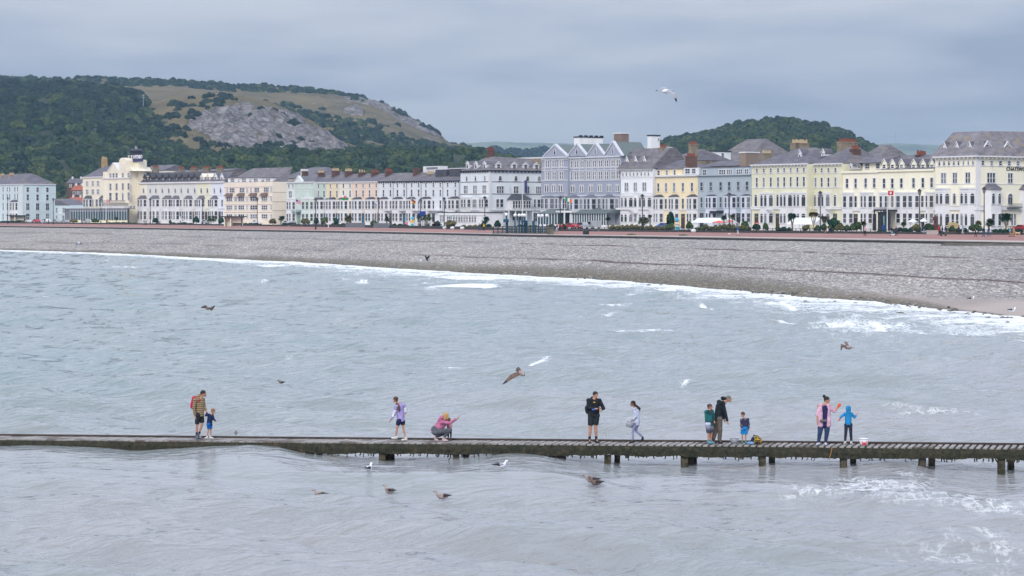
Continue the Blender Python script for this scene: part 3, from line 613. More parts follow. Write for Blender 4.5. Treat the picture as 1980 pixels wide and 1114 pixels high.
def pot_mesh(m):
    if m.name not in pot_me:
        g = MB(); g.loft([(0,0,0), (0,0,.15), (0,0,.75), (0,0,.8)], [.2, .17, .13, .17], 8); pot_me[m.name] = g.mesh('chimney_pot', m)
    return pot_me[m.name]
class B:
    def __init__(s, name, label, x0, x1, wall, d=0, depth=12, cat='house', group=None, trim=None, xm=None):
        s.d = d; s.x0 = x0; s.x1 = x1; s.s0 = s_at(x0, d); s.s1 = s_at(x1, d); s.w = s.s1-s.s0-.02; s.depth = depth; s.wall = wall; s.trim = trim or M_WHITE
        s.xm = xm or (x0+x1)/2; s.root = empty(name, W(s.s0, d), RZ, label=label, cat=cat, group=group)
    def lx(s, x, k=0): return s_at(x, s.d+k)-s.s0
    def lz(s, y, x=None, k=0): return z_at(y, s_at(s.xm if x is None else x, s.d+k), s.d+k)-GZ
    def ly(s, x): return q_at(x, s.s1)-s.d
    def lzf(s, y, x): return z_at(y, s.s1, q_at(x, s.s1))-GZ
    def body(s, yt, name='wall'):
        s.H = s.lz(yt); g = MB(); g.box(0, s.w, 0, s.depth, 0, s.H); s.wallo = g.build(name, s.wall, s.root); return s
    def bx(s, name, m, *b, parent=None): g = MB(); g.box(*b); return g.build(name, m, parent or s.root)
    def cornice(s, h=.45, pr=.4, m=None, brackets=True, flank=False, z=None):
        z = s.H if z is None else z; g = MB(); e = s.depth if flank else .4
        g.box(0, s.w+(pr if flank else 0), -pr, e, z-.12, z+h*.4)
        if brackets:
            n = int(s.w/1.1)
            for i in range(n): xx = (i+.5)*s.w/n; g.box(xx-.1, xx+.1, -pr*.8, 0, z-.45, z-.12)
            if flank:
                n = int(s.depth/1.2)
                for i in range(n): yy = (i+.5)*s.depth/n; g.box(s.w, s.w+pr*.8, yy-.1, yy+.1, z-.45, z-.12)
        g.build('cornice', m or s.trim, s.root)
    def band(s, y, h=.22, pr=.10, m=None, flank=False, name='string_course'):
        z = s.lz(y); g = MB(); g.box(0, s.w+(pr if flank else 0), -pr, 0, z-h/2, z+h/2)
        if flank: g.box(s.w, s.w+pr, 0, s.depth, z-h/2, z+h/2)
        g.build(name, m or s.trim, s.root)
    def row(s, xs, yt, yb, wp, style='sash', sm=None, gl=None, k=0):
        zt, zb = s.lz(yt), s.lz(yb)
        for x in xs:
            ww = wp
            if isinstance(x, tuple): x, ww = x
            c = s.lx(x, -k); put_win(s.root, c, -k-.0, zb, s.lx(x+ww/2)-s.lx(x-ww/2), zt-zb, style, 0, sm, True, gl)
    def frow(s, xs, yt, yb, wp, style='sash', sm=None, gl=None):
        xr = xs[0] if not isinstance(xs[0], tuple) else xs[0][0]
        for x in xs:
            ww = wp
            if isinstance(x, tuple): x, ww = x
            xr2 = s.x1+8; zt, zb = s.lzf(yt, xr2), s.lzf(yb, xr2)
            put_win(s.root, s.w, s.ly(x), zb, s.ly(x+ww/2)-s.ly(x-ww/2), zt-zb, style, math.pi/2, sm, True, gl)
    def bay(s, x0, x1, rows, yt, roof='slate', k=1.2, m=None, style='sash', yb=None, y_roof=None, mroof=None):
        a, b = s.lx(x0, -k*.3), s.lx(x1, -k*.8); zt = s.lz(yt, k=-k); m = m or s.trim; c = min(.75, (b-a)*.28)
        a = max(a, .05); b = min(b, s.w-.05)
        g = MB(); g.prism([(a,0),(a+c,-k),(b-c,-k),(b,0)], 0, zt); o = g.build('bay', m, s.root)
        h = MB(); p2 = [(a-.15,0),(a+c-.1,-k-.18),(b-c+.1,-k-.18),(b+.15,0)]
        if roof == 'slate':
            zr = zt+(.9 if y_roof is None else s.lz(y_roof)-zt); h.add([(x,y,zt) for x,y in p2]+[(a+c+.2,0,zr),(b-c-.2,0,zr)], [(0,1,4),(1,2,5,4),(2,3,5),(0,3,2,1),(0,4,5,3)]); h.build('bay_roof', mroof or M_SLATED, o)
        else: h.prism(p2, zt, zt+.35); h.build('bay_cornice', s.trim, o)
        an = math.atan2(k, c); L_ = math.hypot(c, k)
        for (y0, y1) in rows:
            z0, z1 = s.lz(y1, k=-k), s.lz(y0, k=-k); hh = z1-z0; fw = b-a-2*c
            if fw > 1.9:
                for q in (-.25, .25): put_win(o, (a+b)/2+q*fw, -k, z0, fw*.32, hh, style, 0, m, False)
            else: put_win(o, (a+b)/2, -k, z0, max(.5, fw*.62), hh, style, 0, m, False)
            put_win(o, b-c/2, -k/2, z0, L_*.56, hh, style, an, m, False); put_win(o, a+c/2, -k/2, z0, L_*.56, hh, style, -an, m, False)
            h = MB(); h.prism([(a-.06,0),(a+c-.04,-k-.08),(b-c+.04,-k-.08),(b+.06,0)], z1+.2, z1+.36); h.build('bay_moulding', m, o)
        return o
    def ridge(s, y, m=None, hipl=0, hipr=0, x=None, over=.3, kk=.5, name='roof'):
        """roof whose ridge runs along the street"""
        dp = s.depth; zr = s.lz(y, x, dp*kk); z = s.H+.12; g = MB(); m = m or M_SLATE
        g.add([(0,-over,z),(s.w,-over,z),(s.w,dp,z),(0,dp,z),(hipl,dp*kk,zr),(s.w-hipr,dp*kk,zr)], [(0,1,5,4),(1,2,5),(2,3,4,5),(3,0,4),(0,3,2,1)])
        s.ZR = zr; s.kk = kk; s.roofo = g.build(name, m, s.root); return s.roofo
    def mansard(s, y, k=2.2, m=None, hipl=0, hipr=0, over=.2):
        zr = s.lz(y, None, k); z = s.H+.1; g = MB(); dp = s.depth
        g.add([(0,-over,z),(s.w+(over if hipr else 0),-over,z),(s.w+(over if hipr else 0),dp,z),(0,dp,z),(hipl,k,zr),(s.w-hipr,k,zr),(s.w-hipr,dp-k,zr),(hipl,dp-k,zr)], [(0,1,5,4),(1,2,6,5),(2,3,7,6),(3,0,4,7),(4,5,6,7),(0,3,2,1)])
        s.roofo = g.build('roof', m or M_SLATE, s.root); return s.roofo
    def chimney(s, x0, x1, yt, yb, k, m=None, pots=5, pm=None, ws=.95, capm=None):
        D = (L0+s_at(x0, s.d+k)*U+(s.d+k)*V_)[1]; ext = (x1-x0)/F*D; wd = max(.8, (ext-.574*ws)/.82); a = s.lx(x0, k); z0, z1 = s.lz(yb, x0, k)-1.2, s.lz(yt, x0, k)
        ph = .8 if pots else 0; z1 -= ph; m = m or M_BRICK
        g = MB(); g.box(a, a+ws, k, k+wd, z0, z1-.3); g.box(a-.1, a+ws+.1, k-.1, k+wd+.1, z1-.3, z1); o = g.build('chimney', m, s.root)
        n = pots
        for i in range(n): inst('chimney_pot', pot_mesh(pm or M_POTR), o, (a+ws/2, k+wd*(i+.5)/n, z1), 0, (1.15, 1.15, random.uniform(.8, 1.2)))
        return o
    def dormer(s, x, yt, yb, wp, k=.9, m=None, sm=None, roof='gable', mroof=None, gl=None, arch=False, deep=2.2, rise=.75):
        c = s.lx(x, k); w = s.lx(x+wp/2, k)-s.lx(x-wp/2, k); z0, z1 = s.lz(yb, x, k), s.lz(yt, x, k); m = m or M_WHITE
        hw = w/2; g = MB(); zt = z1-rise if roof == 'gable' else z1-.15
        g.box(-hw, hw, 0, deep, 0, zt-z0)
        if roof == 'gable': g.prismy([(-hw,zt-z0),(hw,zt-z0),(0,z1-z0)], 0, deep)
        o = g.build('dormer', m, s.root, loc=(c, k, z0))
        h = MB(); th = .12
        if roof == 'gable':
            for sg in (-1, 1): pl = [(sg*(hw+.22),zt-z0-.12),(sg*(hw+.22),zt-z0+th-.12),(0,z1-z0+th),(0,z1-z0)][::sg]; h.prismy(pl, -.05, deep+.3); h.prismy(pl, -.22, -.05, 1)
        else: h.box(-hw-.15, hw+.15, -.2, deep, zt-z0, zt-z0+.16)
        h.build('dormer_roof', [M_SLATE if mroof in (None, M_WHITE) else mroof, mroof or M_SLATED], o)
        put_win(o, 0, 0, (zt-z0)*.22, min(w*.55, 2.6), (zt-z0)*.66, 'arch' if arch else 'bare', 0, sm or M_WHITE, False, gl)
        return o
    def gable(s, x0, x1, yp, yb, m=None, deep=6, trim=None, wstyle=None, th=.35, k=-.05):
        a, b = s.lx(x0, k), s.lx(x1, k); z0, z1 = s.lz(yb, (x0+x1)/2), s.lz(yp, (x0+x1)/2); c = (a+b)/2
        g = MB(); g.prismy([(a,z0),(b,z0),(c,z1)], k, deep); o = g.build('gable', m or s.wall, s.root)
        h = MB()
        for sg, e_ in ((-1, a), (1, b)): h.prismy([(e_+sg*.25,z0),(e_+sg*.25,z0+th),(c,z1+th+.1),(c,z1)][::sg], k-.15, k+.75); h.prismy([(e_+sg*.2,z0),(e_+sg*.2,z0+th*.6),(c,z1+th*.6),(c,z1)][::sg], k+.75, deep, 1)
        h.build('barge_board', [trim or s.trim, mat('green_grey_lead', (.13,.16,.16), .6)], o)
        if wstyle: put_win(o, c, k, z0+(z1-z0)*.2, .7, (z1-z0)*.42, wstyle, 0, trim or s.trim, False)
        return o
    def pipe(s, x, yt, m=None):
        a = s.lx(x); g = MB(); g.loft([(a,-.12,0),(a,-.12,s.lz(yt))], .06, 5); g.build('drainpipe', m or M_IRON, s.root)
    def sign(s, x, y, text, size, m, z=None, flank=False, name='lettering', ex=.06, font_scale=1.0, bold=False):
        c = bpy.data.curves.new(name, 'FONT'); c.body = text; c.size = size; c.extrude = ex; c.align_x = 'LEFT'; c.space_character = 1.08
        if bold: c.offset = .03
        t = bpy.data.objects.new('t', c); COL.objects.link(t); bpy.context.view_layer.update()
        me = bpy.data.meshes.new_from_object(t.evaluated_get(bpy.context.evaluated_depsgraph_get())); bpy.data.objects.remove(t); me.materials.clear(); me.materials.append(m)
        me.name = name; o = bpy.data.objects.new(name, me); COL.objects.link(o); o.parent = s.root
        if flank: o.location = (s.w+.1, s.ly(x), s.lzf(y, s.x1+8)); o.rotation_euler = (math.pi/2, 0, math.pi/2)
        else: o.location = (s.lx(x, -.2), -.25, s.lz(y, x)); o.rotation_euler = (math.pi/2, 0, 0)
        return o
def iron_rail(o_parent, x0, x1, y, z, h=.9, m=None, name='balcony_rail', step=.35):
    g = MB(); m = m or M_IRON; g.box(x0, x1, y-.04, y+.04, z+h-.06, z+h); g.box(x0, x1, y-.03, y+.03, z, z+.05); n = int((x1-x0)/step)
    for i in range(n+1): xx = x0+(x1-x0)*i/n; g.box(xx-.025, xx+.025, y-.02, y+.02, z, z+h)
    return g.build(name, m, o_parent)
def door(b, x, yt, yb, wp, m, arch=True):
    c = b.lx(x); w_ = b.lx(x+wp/2)-b.lx(x-wp/2); zt = b.lz(yt); g = MB(); g.box(c-w_/2, c+w_/2, -.05, 0, 0, zt*.78); g.box(c-w_/2-.15, c-w_/2, -.14, 0, 0, zt); g.box(c+w_/2, c+w_/2+.15, -.14, 0, 0, zt)
    o = g.build('door', m, b.root); h = MB(); h.box(c-w_/2, c+w_/2, -.06, 0, zt*.8, zt); h.build('fanlight', GL[1], o); return o

# ---- pale blue hotel at the far left, its long flank turned to the beach
M_PB = wallm('paleblue', (184,212,222))
b = B('seafront_hotel', 'pale blue four-storey hotel with a hipped slate roof at the far left', -62, 42, M_PB, depth=1, cat='hotel')
b.depth = b.ly(108); b.body(358); b.cornice(flank=True, brackets=False)
for y in (373, 390.5, 409): b.band(y, flank=True)
b.ridge(338, hipl=4, hipr=b.depth*.45)
for yt, yb in ((362.5,371),(376,387),(393,406),(413,424.5)):
    b.row([-50,-38,-26,-14,-4,6.5,14.5,19.3,29.3,34.3], yt, yb, 2.0); b.frow([53.5,72.5,91.5], yt, yb, 4.6 if yt < 390 else 6.5)
b.chimney(0, 9, 335, 346, 5, M_YELB, 4, M_POTB); b.chimney(17, 28, 334, 346, 5, M_YELB, 5, M_POTB)
b.bay(21, 31, [(393,406),(413,424.5)], 391, k=1.1); g = MB(); g.box(b.w, b.w+.25, -.25, .6, 0, b.H); g.build('quoins', M_WHITE, b.root)
# ---- low blue annexe with a lean-to roof
b = B('annexe', 'low two-storey pale blue annexe with a sloping slate roof beside the blue hotel', 107, 136, M_PB, d=7, depth=8, cat='building')
b.body(397); g = MB(); z = b.H; g.add([(0,-.2,z),(b.w,-.2,z),(b.w,8,z),(0,8,z),(0,-.2,z+2.6),(0,8,z+2.6)], [(0,1,4),(1,2,5,4),(2,3,5),(0,4,5,3),(0,3,2,1)]); g.build('roof', M_SLATE, b.root)
b.row([(110,3),(124,5)], 402, 411, 5); b.row([(110,3),(123,4),(129.5,4)], 417, 423, 4); b.band(414, .2)
b = B('conservatory', 'flat-roofed glass conservatory between the blue annexe and the cream hotel', 136, 160, M_PB, d=5, depth=9, cat='building')
b.body(398, 'back_wall'); z = b.lz(404.5, k=-2); g = MB(); g.box(0, b.w, -2.2, 0, z, z+.22); g.build('roof', M_IRON, b.root); b.bx('glazing', GL[2], 0, b.w, -2, -1.9, .9, z); b.bx('plinth', M_PB, 0, b.w, -2.02, -1.8, 0, .9)
for i in range(6): b.bx('mullion', M_IRON, b.w*i/5-.06, b.w*i/5+.06, -2.12, -2, 0, z)

# ---- the cream hydro hotel
M_CR = wallm('hydro', (232,222,192))
b = B('grand_hotel', 'large cream hotel with a dark rooftop cupola and white letters spelling HYDRO', 160, 270, M_CR, d=-2, depth=16, cat='hotel')
w1 = b.lx(207); w2 = b.lx(257); H1 = b.lz(343, 184); H2 = b.lz(331.5, 232)
g = MB(); g.box(0, w1, 0, 14, 0, H1); g.box(w1, w2, -1.6, 16, 0, H2); g.box(w2, b.w, 3, 14, 0, H1); g.build('wall', M_CR, b.root)
g = MB(); zt = b.lz(322, 195, 7); g.add([(-.2,-.4,H1),(w1,-.4,H1),(w1,14,H1),(-.2,14,H1),(3.5,7,zt),(w1,7,zt)], [(0,1,5,4),(1,2,5),(2,3,4,5),(3,0,4),(0,3,2,1)]); g.build('roof', M_SLATE, b.root)
g = MB(); g.box(0, w1, -.35, .2, H1-.2, H1+.25); z3 = b.lz(345, 232); g.box(w1, w2, -1.95, -1.4, z3-.15, z3+.3); g.build('cornice', M_TRIM, b.root)
b.xm = 184; b.row([169,180,190,202], 350.5, 359, 4.2, 'triple'); b.row([169,180,190,202], 366.5, 375, 4.6, 'triple')
b.bay(163, 174, [(386,399)], 385, y_roof=378); b.bay(193, 206, [(386,399)], 385, y_roof=378); b.row([(179,4),(187.5,4)], 386, 399, 4, 'hood')
b.chimney(196, 207.5, 303, 322, 6, M_YELB, 4, M_POTB)
# centre block in front of the plane
b.d -= 1.6; b.xm = 232; off = b.s0; 
sv = b.root; c2 = B.__new__(B); c2.__dict__.update(b.__dict__)
def crow(xs, yt, yb, wp, st='sash'):
    for x in xs:
        zb_, zt_ = b.lz(yb), b.lz(yt); put_win(b.root, b.lx(x), -1.6, zb_, b.lx(x+wp/2)-b.lx(x-wp/2), zt_-zb_, st, 0, M_TRIM)
crow([214,226,238,249], 355, 367, 3.6); crow([214,226], 373, 387, 4.2, 'hood'); crow([238], 373, 387, 3.0, 'arch'); crow([249.5], 373, 387, 4.2, 'hood'); crow([214,220,226], 335, 343.5, 3.4); crow([238,249], 335, 343.5, 3.8)
g = MB(); a, c = b.lx(209), b.lx(230); zz = b.lz(331.5); zp = b.lz(316.5, 220); g.prismy([(a,zz),(c,zz),((a+c)/2,zp)], -1.65, 8); o = g.build('gable', M_CR, b.root)
h = MB()
for sg, e_ in ((-1, a), (1, c)): h.prismy([(e_+sg*.3,zz-.1),(e_+sg*.3,zz+.25),((a+c)/2,zp+.4),((a+c)/2,zp)][::sg], -1.85, 8)
h.build('barge_board', M_TRIM, o)
a, c = b.lx(245), b.lx(257); zz = b.lz(331.5); zp = b.lz(323, 250); g = MB(); g.prismy([(a,zz),(c,zz),((a+c)/2,zp)], -1.65, 6); g.build('gable', M_CR, b.root)
a, c = b.lx(231), b.lx(244); zt = b.lz(311, 236); g = MB(); g.box(a, c, -1.7, 5, zz, zt); g.prismy([(a,zt)]+[((a+c)/2-(c-a)/2*math.cos(t_), zt+1.1*math.sin(t_)) for t_ in np.linspace(0, math.pi, 9)][1:-1][::1]+[(c,zt)], -1.7, 5); g.build('tower', M_CR, b.root)
crow([235,240], 319, 326, 2.4)
a, c = b.lx(244, 3), b.lx(268, 3); zt = b.lz(313, 255, 3); g = MB(); g.box(a, c, 1.5, 4.6, 0, zt); g.box(a-.1, c+.1, 1.4, 4.7, zt, zt+.25); g.box(c-.9, c, 2.2, 4.4, zt, b.lz(309, 265, 3)); g.build('tower', M_CR, b.root)
zc0, zc1, zc2, zc3 = [b.lz(y, 252, 3) for y in (313, 293, 288, 282)]; cx = b.lx(255, 3); g = MB()
for (z0, z1, r0, r1) in ((zc0, zc1, 2.6, 2.3), (zc1, zc1+.35, 3.2, 3.2), (zc1+.35, zc2, 2.9, 1.7)): g.loft([(cx,3,z0),(cx,3,z1)], [r0, r1], 8)
o = g.build('cupola', mat('dark_lead', (.045,.045,.065), .6, .15, 1), b.root)
for dx in (-.5, .8): h = MB(); h.loft([(cx+dx,3,zc2-.1),(cx+dx,3,zc3)], [.14, .06], 5); h.build('finial', M_TRIM, o)
zs = b.lz(307.5, 250, 1); b.bx('sign_board', mat('navy_board', (.03,.03,.12), .5), b.lx(243,1), b.lx(268,1), 1.0, 1.2, b.lz(313, 250, 1), zs+.05)
t = b.sign(244.5, 307, 'THE HYDRO', 1.75, mat('white_letters', (.85,.86,.9), .4), bold=True); t.location = (b.lx(240.0, .9), .8, zs+.1)
t.scale.x = (b.lx(267.5, .9)-b.lx(240.0, .9))/max(t.dimensions.x, .1)
b.chimney(222, 232, 309, 320, 8, M_YELB, 4, M_POTB)
zr = b.lz(392, 232); g = MB(); g.box(w1, w2, -3.0, -1.6, zr-.15, zr); g.build('balcony', M_TRIM, b.root); iron_rail(b.root, w1, w2, -2.95, zr, .9)
zt = b.lz(404.5, 215, -4); g = MB(); g.box(.1, b.w, -5, -1.6, zt, zt+.25); g.build('lounge_roof', M_IRON, b.root)
b.bx('lounge_glazing', GL[3], .1, b.w, -4.85, -4.75, 1.1, zt-.9); b.bx('lounge_plinth', wallm('lemon', (235,228,170)), .1, b.w, -4.9, -4.6, 0, 1.1); b.bx('lounge_fascia', GL[2], .1, b.w, -4.86, -4.7, zt-.9, zt)
for i in range(23): b.bx('mullion', M_BAR, .1+(b.w-.2)*i/22, .22+(b.w-.2)*i/22, -4.98, -4.86, 0, zt)
za = b.lz(396.5, 232); b.bx('awning', M_TRIM, w1, w2, -3.4, -1.7, zt+.25, za-.4); b.row([213,219,226,232,239,246,252], 398.5, 402.5, 4.0, 'bare', k=1.8)

# ---- Victorian terrace with dark dormers: seven houses
CG, YG_, PBW = wallm('greystone', (208,210,205)), wallm('lemongreen', (222,222,182)), wallm('icewhite', (208,218,236)); CRM = wallm('cream', (232,226,200))
M_WOODD2 = mat('dark_brown_wood', (.07,.05,.04), .8, .2, 2)
T1 = [(261.5,284.5,CRM,[267,278],(268,282),[275],[268,280.5],'dark', 'cream four-storey guest house joined to the right side of the hydro hotel'),
      (284.5,309,CG,[291,302],(291,306),[300],[291.5,303.5],'dark', 'grey-white terraced house with a bay, next right of the cream guest house'),
      (309,333,CG,[314.5,327],(316,330),[324],[316,328],'dark', 'grey-white terraced house third from the left end of the dark-dormered terrace'),
      (333,357,CG,[339.5,351],(331,344),[338],[342,353],'dark', 'grey-white terraced house behind the red car, with a glazed porch'),
      (357,382,CG,[364,377],(353,369),[361],[366,377.5],'dark', 'grey-white terraced house with steps, left neighbour of the lemon-coloured one'),
      (382,408,YG_,[389.5,401.5],(379,393),[387],[391,403],'cream', 'lemon-coloured terraced house with two cream dormers'),
      (408,434,PBW,[415,427],(404,418),[411],[417,429],'white', 'icy blue-white terraced house with white dormers beside the beige flats')]
for i, (x0, x1, wm, up, by, gx, dm, dc, lab) in enumerate(T1):
    b = B('terraced_house', lab, x0, x1, wm, depth=13, group='dormered terrace left of the beige flats'); ye = 355-i*.35; b.body(ye); b.cornice(.9, .5, M_TRIM, False)
    b.row(up, 364-i*.1, 373, 3.0, 'arch', M_TRIM); b.band(377.5, .2); b.band(403, .3, .3)
    b.bay(max(by[0], x0), by[1]-1.5, [(386.5,399),(409,424)], 385, y_roof=378, k=1.3, mroof=M_SLATE); b.row([x1-4 if i not in (3,) else x1-7], 387, 399, 3, 'hood', M_TRIM)
    b.row([x0+5, x0+10.5, x1-4], 409, 423, 3.0, 'sash'); door(b, x1-9, 409, 424, 3, M_WOODD2)
    b.mansard(334.5-i*.2, k=3.5, m=M_SLATE if i > 4 else M_SLATED)
    for x in dm: b.dormer(x, 337.5-i*.3, 352-i*.3, 6.6, k=.8, m={'dark': M_WOODD2, 'cream': CRM, 'white': M_WHITE}[dc], sm=M_WOODD2 if dc == 'dark' else M_WHITE, mroof=M_SLATED if dc == 'dark' else (CRM if dc == 'cream' else M_WHITE), rise=1.1)
    ch = {0: (273,284,326,336,M_TANB), 1: (294,307,319,334,M_TANB), 3: (345,357,322,334,M_TANB), 4: (368,382,321,334,M_TANB), 5: (392,407,320,334,M_TANB), 6: (419,432,320,334,M_TANB)}.get(i)
    if ch: b.chimney(ch[0], ch[1], ch[2], ch[3], 4.5, ch[4], 6 if i else 0, M_POTR)

# ---- beige flats
M_BG = wallm('beige', (230,214,190)); M_BG2 = wallm('beige_gable', (222,208,182))
b = B('apartment_block', 'beige five-storey flats with white flat dormers and slanted bay tops', 434, 527, M_BG, d=-1, depth=14, cat='flats')
b.depth = b.ly(556); b.body(352.5)
for y in (362, 381, 396, 411): b.band(y, .15, .06, mat('pinkish_trim', (.42,.30,.28), .8))
z = b.lz(344, 480, 2); g = MB(); g.box(0, b.w, 1.0, b.depth-1, b.H, b.H+.05); g.build('terrace_floor', M_SLATE, b.root); g = MB(); zr = b.lz(326, 480, 9)
g.add([(0,.8,b.H),(b.w,.8,b.H),(b.w,b.depth,b.H),(0,b.depth,b.H),(3,9,zr),(b.w-3,9,zr)], [(0,1,5,4),(1,2,5),(2,3,4,5),(3,0,4)]); g.build('roof', M_SLATE2, b.root)
for x, w_ in ((450,19), (472,18), (495,18), (519,16)): b.dormer(x, 343.5, 355, w_, k=1.0, roof='flat', mroof=M_WHITE, deep=4)
b.row([(440,2.4),(449.5,9),(468.5,9),(478.5,2.6),(486,2.6),(497,9),(515.5,9),(525,2.4)], 363.5, 371.5, 9, 'triple'); xx = [(444,11),(456,4),(467,11),(478.5,2.6),(491,13),(512,11),(525,2.4)]
b.row(xx, 380.5, 388.5, 9, 'triple'); b.row(xx, 397.5, 405, 9, 'triple'); b.row(xx, 414.5, 422, 9, 'triple')
for x in (444, 467, 491, 512):
    a, c = b.lx(x-7), b.lx(x+6); z0, z1 = b.lz(379), b.lz(373.5); g = MB(); g.add([(a,0,z1),(c,0,z1),(c,-1.0,z0),(a,-1.0,z0),(a,0,z0),(c,0,z0)], [(0,3,2,1),(0,4,3),(1,2,5),(3,4,5,2)]); g.build('slanted_hood', mat('brown_tiles', (.16,.11,.09), .9), b.root)
for y in (373, 391, 408): z = b.lz(y); b.bx('floor_line', MATS['pinkish_trim'], b.w, b.w+.05, 0, b.depth, z, z+.15)
b.bx('roof_terrace_box', M_WHITE, b.w-6.5, b.w-5, 14, 16, b.H+2, b.lz(329.5, 500, 14))
b = B('backland_building', 'long grey slate roof rising behind the beige flats and mint hotel', 540, 592, M_BG2, d=14, depth=22, cat='building'); b.body(346); b.ridge(325, M_SLATE, 2, 5)

# ---- mint hotel and mint house
M_MINT, M_MINTP, M_MINTD = wallm('mint', (176,206,192)), wallm('palemint', (200,216,210)), wallm('celadon', (130,172,160))
b = B('guest_house', 'mint and white guest house with a small front gable, right of the beige flats', 554, 607, M_MINTP, d=-1.2, depth=12, cat='hotel'); b.body(353); b.cornice(brackets=False)
g = MB(); g.box(b.lx(570), b.w, -.05, 0, .2, b.H-.2); g.build('painted_panel', M_MINT, b.root)
b.ridge(338, M_SLATE, 6, 7); b.gable(569, 584, 341, 352.5, M_MINTP, deep=4, th=.14); b.band(364); b.band(383)
b.row([559,567,578,591,598], 356.5, 362.5, 2.6); b.row([(562,6),(577,7),(594,6.5)], 370, 382, 6, 'triple')
b.bay(556, 567, [(390.5,404),(413.5,427)], 385.5, roof='flat'); b.row([(577,6)], 390.5, 404, 6, 'triple'); b.bay(585, 602, [(390.5,404),(413.5,427)], 385.5, roof='flat', m=M_MINTP)
b.row([(606,3)], 391, 404, 3); door(b, 578, 411, 428, 5, M_MINTD); b.bx('porch_hood', M_MINTD, b.lx(571), b.lx(586), -1.5, 0, b.lz(409.5), b.lz(406.5))
b.chimney(583, 596, 331, 345, 5, M_BRICK, 0)
TR = [(607,631,M_MINT,[616.5,627],(609,621),627,(614,628,329,346),'pale mint terraced house next to the mint guest house',False),
      (631,656,wallm('butter', (232,208,148)),[639.5,652],(631.5,645),652,(641,657,325,344),'butter-yellow terraced house right of the mint one',False),
      (656,681,wallm('oat', (226,217,196)),[664.5,677.5],(655,668),677.5,(666,682,326,343),'oat-coloured terraced house behind the Welsh flag',False),
      (681,706.5,wallm('peach', (232,196,164)),[689.5,702.5],(682,695),702.5,(692,708,328,343),'peach terraced house next to the oat-coloured one',False),
      (706.5,732,wallm('apricot', (232,198,168)),[715,728],(708,721),728,(717,733,328,343),'apricot terraced house at the start of the long pale blue terrace',False)]
M_TB = wallm('skywhite', (204,214,226))
TR += [(732,762,M_TB,[742,755.5],(733,746),755.5,(744,760,326,341),'pale blue-white terraced house next to the apricot one',True),
       (762,788,M_TB,[769,782],(760,774),782,None,'second pale blue-white house right of the apricot one',True),
       (788,816,M_TB,[796.5,810],(787,799),810,(798,813,325,340),'pale blue-white house behind the black, red and yellow flag',True),
       (816,858,M_TB,[824,838.5,852],(814,829),838.5,(825,841,331,342),'wide pale blue-white house with a white rooftop box',True),
       (858,889.5,M_TB,[866,881],(868,886),862,None,'pale blue-white end house with a dark slate box dormer, beside the corner hotel',True)]
for i, (x0, x1, wm, up, by, sx, ch, lab, blu) in enumerate(TR):
    b = B('terraced_house', lab, x0, x1, wm, depth=12, group='long terrace in the middle of the seafront'); t_ = (x0-607)/280; b.body(353-3.2*t_); b.cornice(.35, .35, M_IRON if blu else M_WHITE, True)
    sm = M_WHITE if not blu else M_TRIM
    b.ridge(337.5-5*t_, M_SLATE if i not in (5,6) else M_SLATE2)
    b.row(up, 356.5-3.5*t_, 363.2-2.5*t_, 2.7, 'sash', sm); b.row(up, 369.5-3.5*t_, 381-2.5*t_, 3.0, 'sash', sm); b.band(365-2.5*t_, .12, .06, sm); 
    b.bay(by[0], by[1], [(390-3*t_,404-1*t_),(413-.5*t_,427)], 385.8-2*t_, y_roof=381.5-1.5*t_, roof='slate', m=M_WHITE if not blu else M_TRIM)
    b.row([(sx,3.2)], 390-2.5*t_, 403.5, 3.2, 'sash', sm); door(b, sx, 412.5, 427, 3.2, random.choice([M_WOODD2, M_IRON, M_BLUEI])); 
    if blu: b.bx('balcony', M_TRIM, b.lx(by[1])-.4, b.w-.1, -1.3, 0, b.lz(407.5), b.lz(406)); b.pipe(x1-1.2, 353-3.2*t_)
    b.band(408, .25, .15)
    if i == 8: b.row([(852,3.2)], 388, 403, 3.2, 'sash', sm)
    if ch: b.chimney(*ch, 3.2, M_BRICK if i != 8 else M_TANB, 6 if i not in (3, 7) else (3 if i == 3 else 0), M_POTR if i in (4, 5) else M_POTB)
    if i == 7: pass
    if i == 8:
        a, c = b.lx(818, 7), b.lx(849, 7); b.bx('rooftop_box', M_WHITE, a, c, 7, 10, b.H+2, b.lz(321.5, 833, 7)); b.bx('rooftop_window', GL[2], a+2, c-.6, 6.9, 7.0, b.lz(327.5, 833, 7), b.lz(323.5, 833, 7))
        a, c = b.lx(844, 3), b.lx(869, 3)-1; b.bx('box_dormer', M_SLATED, a, min(c, b.w-.2), 2.6, 8, b.H, b.lz(328, 855, 3)); b.bx('dormer_coping', M_WHITE, a-.1, min(c, b.w-.2), 2.5, 8, b.lz(328, 855, 3), b.lz(328, 855, 3)+.2)
    if i == 9: a, c = b.lx(871, 3), b.w-.3; b.bx('box_dormer', M_SLATED, a, c, 2.6, 8, b.H, b.lz(326.5, 880, 3)); b.bx('dormer_coping', M_WHITE, a-.1, c, 2.5, 8, b.lz(326.5, 880, 3), b.lz(326.5, 880, 3)+.2)

